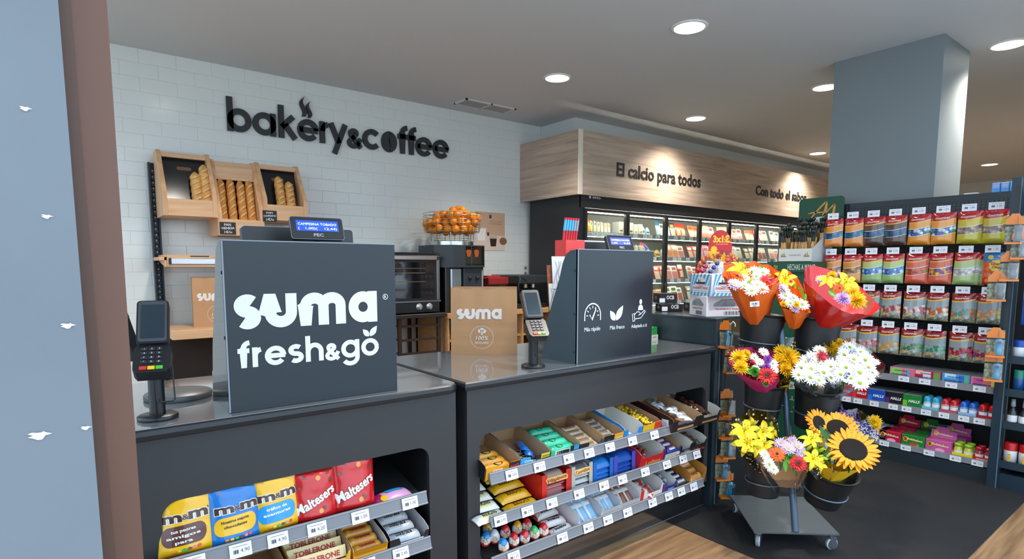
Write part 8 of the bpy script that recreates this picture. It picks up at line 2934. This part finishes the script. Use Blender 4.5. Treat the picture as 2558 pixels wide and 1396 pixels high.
bouquet('orange paper bouquet of white daisies with one orange gerbera, by the mint boxes', (2.689, 1.491, 1.038), [([(2.441, 1.534, 1.256), (2.528, 1.586, 1.293), (2.640, 1.591, 1.318), (2.712, 1.561, 1.322), (2.749, 1.506, 1.312), (2.735, 1.424, 1.281), (2.640, 1.365, 1.237), (2.526, 1.346, 1.200), (2.439, 1.373, 1.180), (2.405, 1.441, 1.200)], (2.685, 1.495, 1.038), m_oran, 'paper_wrap', dict(seed=1, frill=.008, crump=.012, waist=.42))], [
    ('lily', (2.567, 1.517, 1.285), 0.0650),
    ('gerbera_orange', (2.475, 1.483, 1.258), 0.0353),
    ('daisy', (2.596, 1.468, 1.280), 0.0285),
    ('daisy', (2.619, 1.437, 1.272), 0.0321),
    ('daisy', (2.572, 1.445, 1.256), 0.0300),
    ('daisy', (2.514, 1.464, 1.247), 0.0261),
    ('daisy', (2.499, 1.395, 1.215), 0.0401),
    ('lilac_daisy', (2.416, 1.460, 1.219), 0.0364),
    ('daisy', (2.441, 1.427, 1.214), 0.0308),
    ('daisy', (2.440, 1.387, 1.193), 0.0341),
    ('daisy', (2.498, 1.369, 1.200), 0.0307),
    ('alstroemeria', (2.579, 1.400, 1.243), 0.0297),
    ('alstroemeria', (2.591, 1.377, 1.231), 0.0296),
    ('bud', (2.475, 1.417, 1.239), 0.0200),
    ('bud', (2.539, 1.448, 1.276), 0.0168),
    ('leaf_light', (2.657, 1.460, 1.289), 0.0269),
    ('bud', (2.613, 1.401, 1.256), 0.0150),
    ('leaf', (2.465, 1.456, 1.192), 0.0295),
    ('daisy', (2.499, 1.434, 1.227), 0.0276)])

bouquet('smaller orange paper bouquet of lilac daisies between the orange and red ones', (2.777, 1.373, 1.042), [([(2.713, 1.422, 1.235), (2.785, 1.447, 1.269), (2.838, 1.433, 1.281), (2.833, 1.382, 1.254), (2.816, 1.335, 1.187), (2.782, 1.290, 1.124), (2.732, 1.261, 1.094), (2.622, 1.270, 1.086), (2.573, 1.311, 1.113), (2.611, 1.365, 1.164)], (2.772, 1.364, 1.043), m_oran, 'paper_wrap', dict(seed=5, frill=.004, crump=.012, waist=.4))], [
    ('lily', (2.729, 1.385, 1.243), 0.0612),
    ('lilac_daisy', (2.659, 1.357, 1.196), 0.0355),
    ('daisy', (2.647, 1.337, 1.166), 0.0353),
    ('daisy', (2.662, 1.311, 1.155), 0.0333),
    ('daisy', (2.673, 1.273, 1.127), 0.0349),
    ('lilac_daisy', (2.635, 1.288, 1.111), 0.0292),
    ('daisy', (2.630, 1.308, 1.134), 0.0294),
    ('lilac_daisy', (2.668, 1.291, 1.132), 0.0258),
    ('mum', (2.633, 1.279, 1.128), 0.0182),
    ('mum', (2.595, 1.321, 1.129), 0.0183),
    ('bud', (2.710, 1.332, 1.213), 0.0206),
    ('leaf_light', (2.743, 1.316, 1.186), 0.0301),
    ('leaf_light', (2.736, 1.292, 1.159), 0.0262),
    ('spider', (2.709, 1.348, 1.231), 0.0132),
    ('leaf', (2.639, 1.335, 1.108), 0.0260)])

bouquet('large glossy red paper bouquet with yellow lilies and lilac mums', (2.873, 1.271, 1.034), [([(2.799, 1.330, 1.236), (2.887, 1.371, 1.293), (2.963, 1.364, 1.308), (3.074, 1.300, 1.276), (3.142, 1.211, 1.203), (3.081, 1.094, 1.106), (2.938, 1.074, 1.082), (2.757, 1.088, 1.090), (2.666, 1.139, 1.132), (2.679, 1.213, 1.186)], (2.881, 1.278, 1.031), m_redw, 'paper_wrap', dict(seed=9, frill=.0, crump=.012, waist=.34))], [
    ('lily', (2.782, 1.216, 1.238), 0.0442),
    ('lily', (2.848, 1.163, 1.227), 0.0663),
    ('gerbera_orange', (2.782, 1.160, 1.203), 0.0254),
    ('mum_lilac', (2.725, 1.122, 1.156), 0.0372),
    ('mum', (2.794, 1.093, 1.147), 0.0464),
    ('mum', (2.828, 1.121, 1.176), 0.0363),
    ('lilac_daisy', (2.800, 1.253, 1.241), 0.0243),
    ('mum_lilac', (2.889, 1.211, 1.255), 0.0245),
    ('mum', (2.864, 1.231, 1.259), 0.0245),
    ('leaf_light', (2.735, 1.168, 1.177), 0.0252),
    ('leaf_light', (2.752, 1.154, 1.171), 0.0216),
    ('bud', (2.768, 1.131, 1.190), 0.0179),
    ('bud', (2.786, 1.162, 1.234), 0.0163),
    ('fern', (2.898, 1.089, 1.151), 0.0475),
    ('fern', (2.907, 1.079, 1.126), 0.0366),
    ('leaf', (2.772, 1.194, 1.202), 0.0292),
    ('fern', (2.922, 1.124, 1.173), 0.0408)])

bouquet('bouquet in pink paper with a red gerbera and yellow mums', (2.612, 1.410, 0.742), [([(2.400, 1.464, 0.863), (2.479, 1.509, 0.897), (2.559, 1.500, 0.914), (2.662, 1.446, 0.922), (2.652, 1.374, 0.897), (2.566, 1.307, 0.848), (2.501, 1.276, 0.805), (2.405, 1.299, 0.800), (2.362, 1.360, 0.817), (2.361, 1.414, 0.837)], (2.602, 1.404, 0.728), m_pinkw, 'pink_wrap', dict(seed=3, crump=.012, waist=.45)),
  ([(2.395, 1.468, 0.863), (2.492, 1.526, 0.913), (2.597, 1.523, 0.924), (2.658, 1.474, 0.912), (2.368, 1.384, 0.840)], (2.590, 1.428, 0.742), m_celly, 'dotted_film', dict(seed=4, crump=.01, waist=.4))], [
    ('mum', (2.401, 1.415, 0.889), 0.0417),
    ('mum', (2.369, 1.385, 0.854), 0.0375),
    ('mum', (2.455, 1.414, 0.899), 0.0294),
    ('small_daisy', (2.476, 1.383, 0.888), 0.0238),
    ('small_daisy', (2.530, 1.369, 0.908), 0.0295),
    ('small_daisy', (2.465, 1.351, 0.871), 0.0253),
    ('small_daisy', (2.513, 1.313, 0.865), 0.0253),
    ('small_daisy', (2.422, 1.343, 0.849), 0.0197),
    ('mum_purple', (2.496, 1.329, 0.885), 0.0217),
    ('mum_purple', (2.459, 1.315, 0.853), 0.0232),
    ('gerbera_red', (2.422, 1.289, 0.825), 0.0440),
    ('mum_green', (2.397, 1.336, 0.838), 0.0266),
    ('mum_green', (2.405, 1.286, 0.792), 0.0193),
    ('leaf_light', (2.403, 1.356, 0.831), 0.0286),
    ('leaf', (2.501, 1.374, 0.873), 0.0330),
    ('small_daisy', (2.496, 1.297, 0.838), 0.0215),
    ('spider', (2.432, 1.365, 0.876), 0.0162)])

bouquet('bunch of yellow mums behind the pink paper bouquet', (2.727, 1.372, 0.737), [([(2.632, 1.449, 0.958), (2.738, 1.418, 0.959), (2.786, 1.355, 0.961), (2.713, 1.302, 0.899), (2.637, 1.273, 0.817), (2.571, 1.294, 0.775), (2.577, 1.346, 0.813)], (2.718, 1.376, 0.714), m_cellg, 'dotted_film', dict(seed=6, crump=.012, waist=.3)),
  ([(2.603, 1.350, 0.809), (2.659, 1.352, 0.764), (2.682, 1.313, 0.796), (2.615, 1.284, 0.762), (2.579, 1.310, 0.751)], (2.715, 1.373, 0.676), m_yelw, 'yellow_wrap', dict(seed=16, crump=.006, waist=.5))], [
    ('mum', (2.653, 1.320, 0.878), 0.0561),
    ('mum', (2.673, 1.358, 0.897), 0.0417),
    ('mum', (2.639, 1.289, 0.848), 0.0444),
    ('mum', (2.602, 1.302, 0.826), 0.0405),
    ('mum', (2.626, 1.339, 0.865), 0.0374),
    ('mum', (2.702, 1.308, 0.881), 0.0301),
    ('leaf', (2.645, 1.304, 0.802), 0.0298)])

bouquet('dome of white daisies with green centres and one dark red spider flower', (2.767, 1.239, 0.740), [([(2.573, 1.246, 0.810), (2.668, 1.282, 0.868), (2.769, 1.286, 0.915), (2.857, 1.243, 0.916), (2.818, 1.166, 0.878), (2.682, 1.113, 0.835), (2.578, 1.113, 0.791), (2.523, 1.155, 0.794), (2.528, 1.203, 0.795)], (2.749, 1.223, 0.707), m_cellw, 'clear_film', dict(seed=7, crump=.012, waist=.5))], [
    ('daisy', (2.661, 1.236, 0.866), 0.0402),
    ('daisy', (2.684, 1.193, 0.871), 0.0399),
    ('daisy', (2.700, 1.141, 0.856), 0.0430),
    ('daisy', (2.605, 1.188, 0.847), 0.0427),
    ('daisy', (2.627, 1.144, 0.835), 0.0441),
    ('daisy', (2.558, 1.170, 0.819), 0.0420),
    ('daisy', (2.560, 1.220, 0.822), 0.0356),
    ('daisy', (2.746, 1.215, 0.914), 0.0333),
    ('daisy', (2.611, 1.234, 0.847), 0.0325),
    ('daisy', (2.578, 1.140, 0.807), 0.0349),
    ('daisy', (2.642, 1.117, 0.814), 0.0317),
    ('spider', (2.701, 1.183, 0.896), 0.0345),
    ('daisy', (2.700, 1.167, 0.865), 0.0361),
    ('daisy', (2.687, 1.219, 0.893), 0.0329),
    ('leaf', (2.584, 1.210, 0.796), 0.0357),
    ('leaf', (2.640, 1.140, 0.791), 0.0355)])

bouquet('bunch of golden yellow mums behind the white daisies', (2.893, 1.247, 0.772), [([(2.838, 1.316, 0.974), (2.965, 1.294, 0.973), (2.999, 1.213, 0.943), (2.894, 1.185, 0.887), (2.798, 1.233, 0.881)], (2.890, 1.249, 0.772), m_cell, 'clear_film', dict(seed=8, crump=.012, waist=.3))], [
    ('mum', (2.828, 1.268, 0.937), 0.0382),
    ('mum', (2.866, 1.239, 0.941), 0.0459),
    ('mum', (2.903, 1.209, 0.932), 0.0382),
    ('mum', (2.873, 1.203, 0.900), 0.0342),
    ('mum', (2.826, 1.242, 0.915), 0.0342),
    ('mum', (2.859, 1.216, 0.919), 0.0379),
    ('mum', (2.810, 1.282, 0.932), 0.0268)])

bouquet('big fan of white daisies in clear film carrying an upside down price label', (2.821, 1.146, 0.739), [([(2.658, 1.109, 0.856), (2.776, 1.155, 0.929), (2.901, 1.138, 0.958), (2.949, 1.069, 0.909), (2.903, 0.996, 0.860), (2.801, 0.969, 0.825), (2.649, 0.982, 0.798), (2.582, 1.033, 0.786)], (2.769, 1.158, 0.716), m_cellw, 'clear_film', dict(seed=10, crump=.012, waist=.3))], [
    ('daisy', (2.756, 1.116, 0.906), 0.0396),
    ('daisy', (2.810, 1.046, 0.886), 0.0411),
    ('daisy', (2.718, 1.104, 0.881), 0.0356),
    ('daisy', (2.686, 1.076, 0.861), 0.0385),
    ('daisy', (2.688, 1.021, 0.846), 0.0466),
    ('daisy', (2.655, 1.003, 0.807), 0.0392),
    ('daisy', (2.758, 1.074, 0.890), 0.0392),
    ('daisy', (2.786, 1.023, 0.858), 0.0353),
    ('daisy', (2.727, 1.000, 0.820), 0.0346),
    ('daisy', (2.823, 1.119, 0.933), 0.0366),
    ('daisy', (2.635, 1.074, 0.837), 0.0346),
    ('daisy', (2.647, 1.037, 0.824), 0.0343),
    ('daisy', (2.690, 1.111, 0.861), 0.0319),
    ('daisy', (2.829, 1.074, 0.916), 0.0325),
    ('daisy', (2.789, 1.005, 0.838), 0.0281),
    ('small_daisy', (2.844, 1.018, 0.876), 0.0214)])

bouquet('yellow lilies in dotted amber film at the strip of blister packs', (2.513, 1.339, 0.379), [([(2.281, 1.366, 0.567), (2.365, 1.407, 0.607), (2.478, 1.400, 0.643), (2.544, 1.349, 0.640), (2.525, 1.282, 0.604), (2.443, 1.236, 0.541), (2.356, 1.223, 0.508), (2.282, 1.253, 0.494), (2.249, 1.307, 0.516)], (2.503, 1.334, 0.383), m_celly, 'dotted_film', dict(seed=11, crump=.012, waist=.4))], [
    ('lily', (2.347, 1.341, 0.581), 0.0638),
    ('lily', (2.306, 1.304, 0.540), 0.0626),
    ('lily', (2.403, 1.284, 0.577), 0.0565),
    ('lily', (2.366, 1.256, 0.533), 0.0521),
    ('lily', (2.464, 1.274, 0.568), 0.0357),
    ('lily', (2.314, 1.258, 0.523), 0.0412),
    ('lily', (2.414, 1.342, 0.595), 0.0396),
    ('bud', (2.460, 1.281, 0.600), 0.0232),
    ('bud', (2.375, 1.295, 0.585), 0.0176),
    ('bud', (2.305, 1.266, 0.537), 0.0172),
    ('leaf', (2.447, 1.282, 0.529), 0.0322),
    ('leaf_light', (2.373, 1.316, 0.544), 0.0284),
    ('bud', (2.414, 1.247, 0.553), 0.0158)])

bouquet('low bouquet in kraft paper and clear film with orange and red gerberas', (2.477, 1.164, 0.391), [([(2.251, 1.227, 0.507), (2.355, 1.215, 0.542), (2.427, 1.201, 0.570), (2.462, 1.175, 0.574), (2.468, 1.140, 0.542), (2.443, 1.102, 0.495), (2.422, 1.079, 0.480), (2.422, 1.142, 0.480), (2.336, 1.185, 0.487)], (2.435, 1.168, 0.364), m_kr, 'kraft_wrap', dict(seed=12, crump=.008, waist=.35)),
  ([(2.216, 1.205, 0.515), (2.309, 1.232, 0.497), (2.449, 1.121, 0.480), (2.378, 1.075, 0.482), (2.293, 1.085, 0.443), (2.241, 1.125, 0.440), (2.207, 1.166, 0.452)], (2.401, 1.169, 0.363), m_cellw, 'clear_film', dict(seed=13, crump=.012, waist=.7))], [
    ('gerbera_orange', (2.281, 1.157, 0.533), 0.0346),
    ('gerbera_red', (2.318, 1.086, 0.504), 0.0358),
    ('lilac_daisy', (2.347, 1.145, 0.545), 0.0334),
    ('lilac_daisy', (2.354, 1.180, 0.559), 0.0287),
    ('lilac_daisy', (2.392, 1.124, 0.550), 0.0318),
    ('lilac_daisy', (2.404, 1.154, 0.563), 0.0254),
    ('lilac_daisy', (2.378, 1.106, 0.525), 0.0233),
    ('daisy', (2.224, 1.159, 0.501), 0.0325),
    ('daisy', (2.261, 1.197, 0.523), 0.0249),
    ('daisy', (2.250, 1.178, 0.514), 0.0214),
    ('daisy', (2.228, 1.141, 0.485), 0.0227),
    ('leaf_light', (2.315, 1.127, 0.507), 0.0264),
    ('leaf_light', (2.296, 1.127, 0.489), 0.0246),
    ('leaf', (2.300, 1.149, 0.487), 0.0248),
    ('mum_green', (2.335, 1.126, 0.517), 0.0199),
    ('leaf', (2.334, 1.107, 0.466), 0.0231)])

bouquet('greenish yellow lily buds in film between kraft bouquet and sunflowers', (2.527, 1.104, 0.424), [([(2.423, 1.121, 0.521), (2.499, 1.146, 0.579), (2.559, 1.128, 0.599), (2.525, 1.074, 0.573), (2.438, 1.033, 0.523), (2.380, 1.048, 0.484), (2.381, 1.086, 0.487)], (2.513, 1.089, 0.422), m_celly, 'amber_film', dict(seed=14, crump=.01, waist=.4))], [
    ('lily', (2.459, 1.101, 0.579), 0.0507),
    ('lily', (2.378, 1.054, 0.520), 0.0490),
    ('lily', (2.395, 1.038, 0.501), 0.0327),
    ('bud', (2.427, 1.046, 0.550), 0.0231),
    ('bud', (2.408, 1.086, 0.553), 0.0199),
    ('bud', (2.415, 1.026, 0.522), 0.0212),
    ('bud', (2.400, 1.039, 0.530), 0.0180),
    ('bud', (2.433, 1.025, 0.527), 0.0181),
    ('leaf_light', (2.441, 1.071, 0.538), 0.0300),
    ('leaf', (2.414, 1.089, 0.514), 0.0300),
    ('lily', (2.507, 1.104, 0.596), 0.0308)])

bouquet('sunflower bouquet in yellow edged kraft film on the lowest bucket', (2.603, 1.070, 0.417), [([(2.535, 1.148, 0.616), (2.610, 1.145, 0.644), (2.756, 1.078, 0.613), (2.757, 0.993, 0.550), (2.696, 0.934, 0.514), (2.630, 0.919, 0.497), (2.515, 0.943, 0.484), (2.424, 0.989, 0.488), (2.429, 1.040, 0.523)], (2.581, 1.060, 0.407), m_celly, 'amber_film', dict(seed=15, crump=.01, waist=.3)),
  ([(2.441, 1.052, 0.484), (2.528, 1.033, 0.470), (2.624, 0.985, 0.480), (2.679, 0.945, 0.497), (2.539, 0.936, 0.474), (2.435, 0.978, 0.475)], (2.586, 1.053, 0.389), m_yelw, 'yellow_wrap', dict(seed=18, crump=.006, waist=.5))], [
    ('sunflower', (2.508, 0.958, 0.556), 0.0948),
    ('sunflower', (2.589, 1.055, 0.610), 0.0790),
    ('sunflower', (2.547, 1.115, 0.627), 0.0623),
    ('leaf', (2.490, 1.038, 0.572), 0.0567),
    ('leaf', (2.479, 1.016, 0.536), 0.0596),
    ('leaf', (2.452, 1.025, 0.540), 0.0527),
    ('leaf', (2.476, 0.989, 0.510), 0.0525),
    ('leaf', (2.502, 1.068, 0.588), 0.0473),
    ('leaf', (2.484, 0.970, 0.505), 0.0425),
    ('leaf', (2.526, 1.021, 0.560), 0.0436)])

bouquet('bunch of purple and blue statice in silver film behind the sunflowers', (2.871, 1.112, 0.394), [([(2.757, 1.184, 0.647), (2.832, 1.157, 0.698), (2.824, 1.134, 0.665), (2.764, 1.124, 0.620), (2.714, 1.138, 0.625)], (2.829, 1.138, 0.530), m_silv, 'silver_film', dict(seed=17, crump=.02, waist=.3)),
  ([(2.779, 1.140, 0.633), (2.917, 1.109, 0.637), (2.973, 1.033, 0.586), (2.909, 0.999, 0.529), (2.795, 1.021, 0.508), (2.739, 1.085, 0.559)], (2.852, 1.106, 0.419), m_cell, 'clear_film', dict(seed=19, crump=.012, waist=.3))], [
    ('statice', (2.789, 1.106, 0.629), 0.0366),
    ('statice', (2.811, 1.086, 0.609), 0.0402),
    ('statice', (2.805, 1.062, 0.586), 0.0363),
    ('statice_blue', (2.852, 1.049, 0.573), 0.0439),
    ('statice_blue', (2.849, 1.024, 0.557), 0.0435),
    ('statice_blue', (2.806, 1.044, 0.547), 0.0361),
    ('gyps', (2.796, 1.055, 0.581), 0.0289),
    ('gyps', (2.777, 1.086, 0.604), 0.0290),
    ('mum', (2.891, 1.022, 0.598), 0.0329),
    ('mum', (2.873, 1.008, 0.578), 0.0218),
    ('mum_purple', (2.768, 1.109, 0.623), 0.0219),
    ('mum', (2.794, 1.039, 0.537), 0.0162),
    ('gyps', (2.866, 1.009, 0.544), 0.0290),
    ('leaf', (2.836, 1.053, 0.511), 0.0329)])

# price stickers on the bouquets
def sticker(p, rz, txt, w_, label):
    M = frame(p, RGT * math.cos(rz) + Vector((0, 0, 1)) * math.sin(rz), -RGT * math.sin(rz) + Vector((0, 0, 1)) * math.cos(rz))
    b = B(M)
    b.box((-w_ / 2, -w_ * .28, 0), (w_ / 2, w_ * .28, .0006), m_paper)
    b.text(txt, w_ * .24, mat('#22345a', .5), Matrix(), bold=.04, y=-w_ * .1, width=w_ * .6, z=.001)
    b.box((-w_ * .2, -w_ * .24, .0006), (w_ * .2, -w_ * .18, .0008), m_ink)
    b.build('price_sticker', label=label, cat='price label')
sticker((2.455, 1.380, 1.134), .08, '19,90', .042, 'white price sticker on the orange paper bouquet')
sticker((2.572, 1.023, 0.847), -2.2, '8,95', .052, 'white price label hanging upside down in the white daisies')
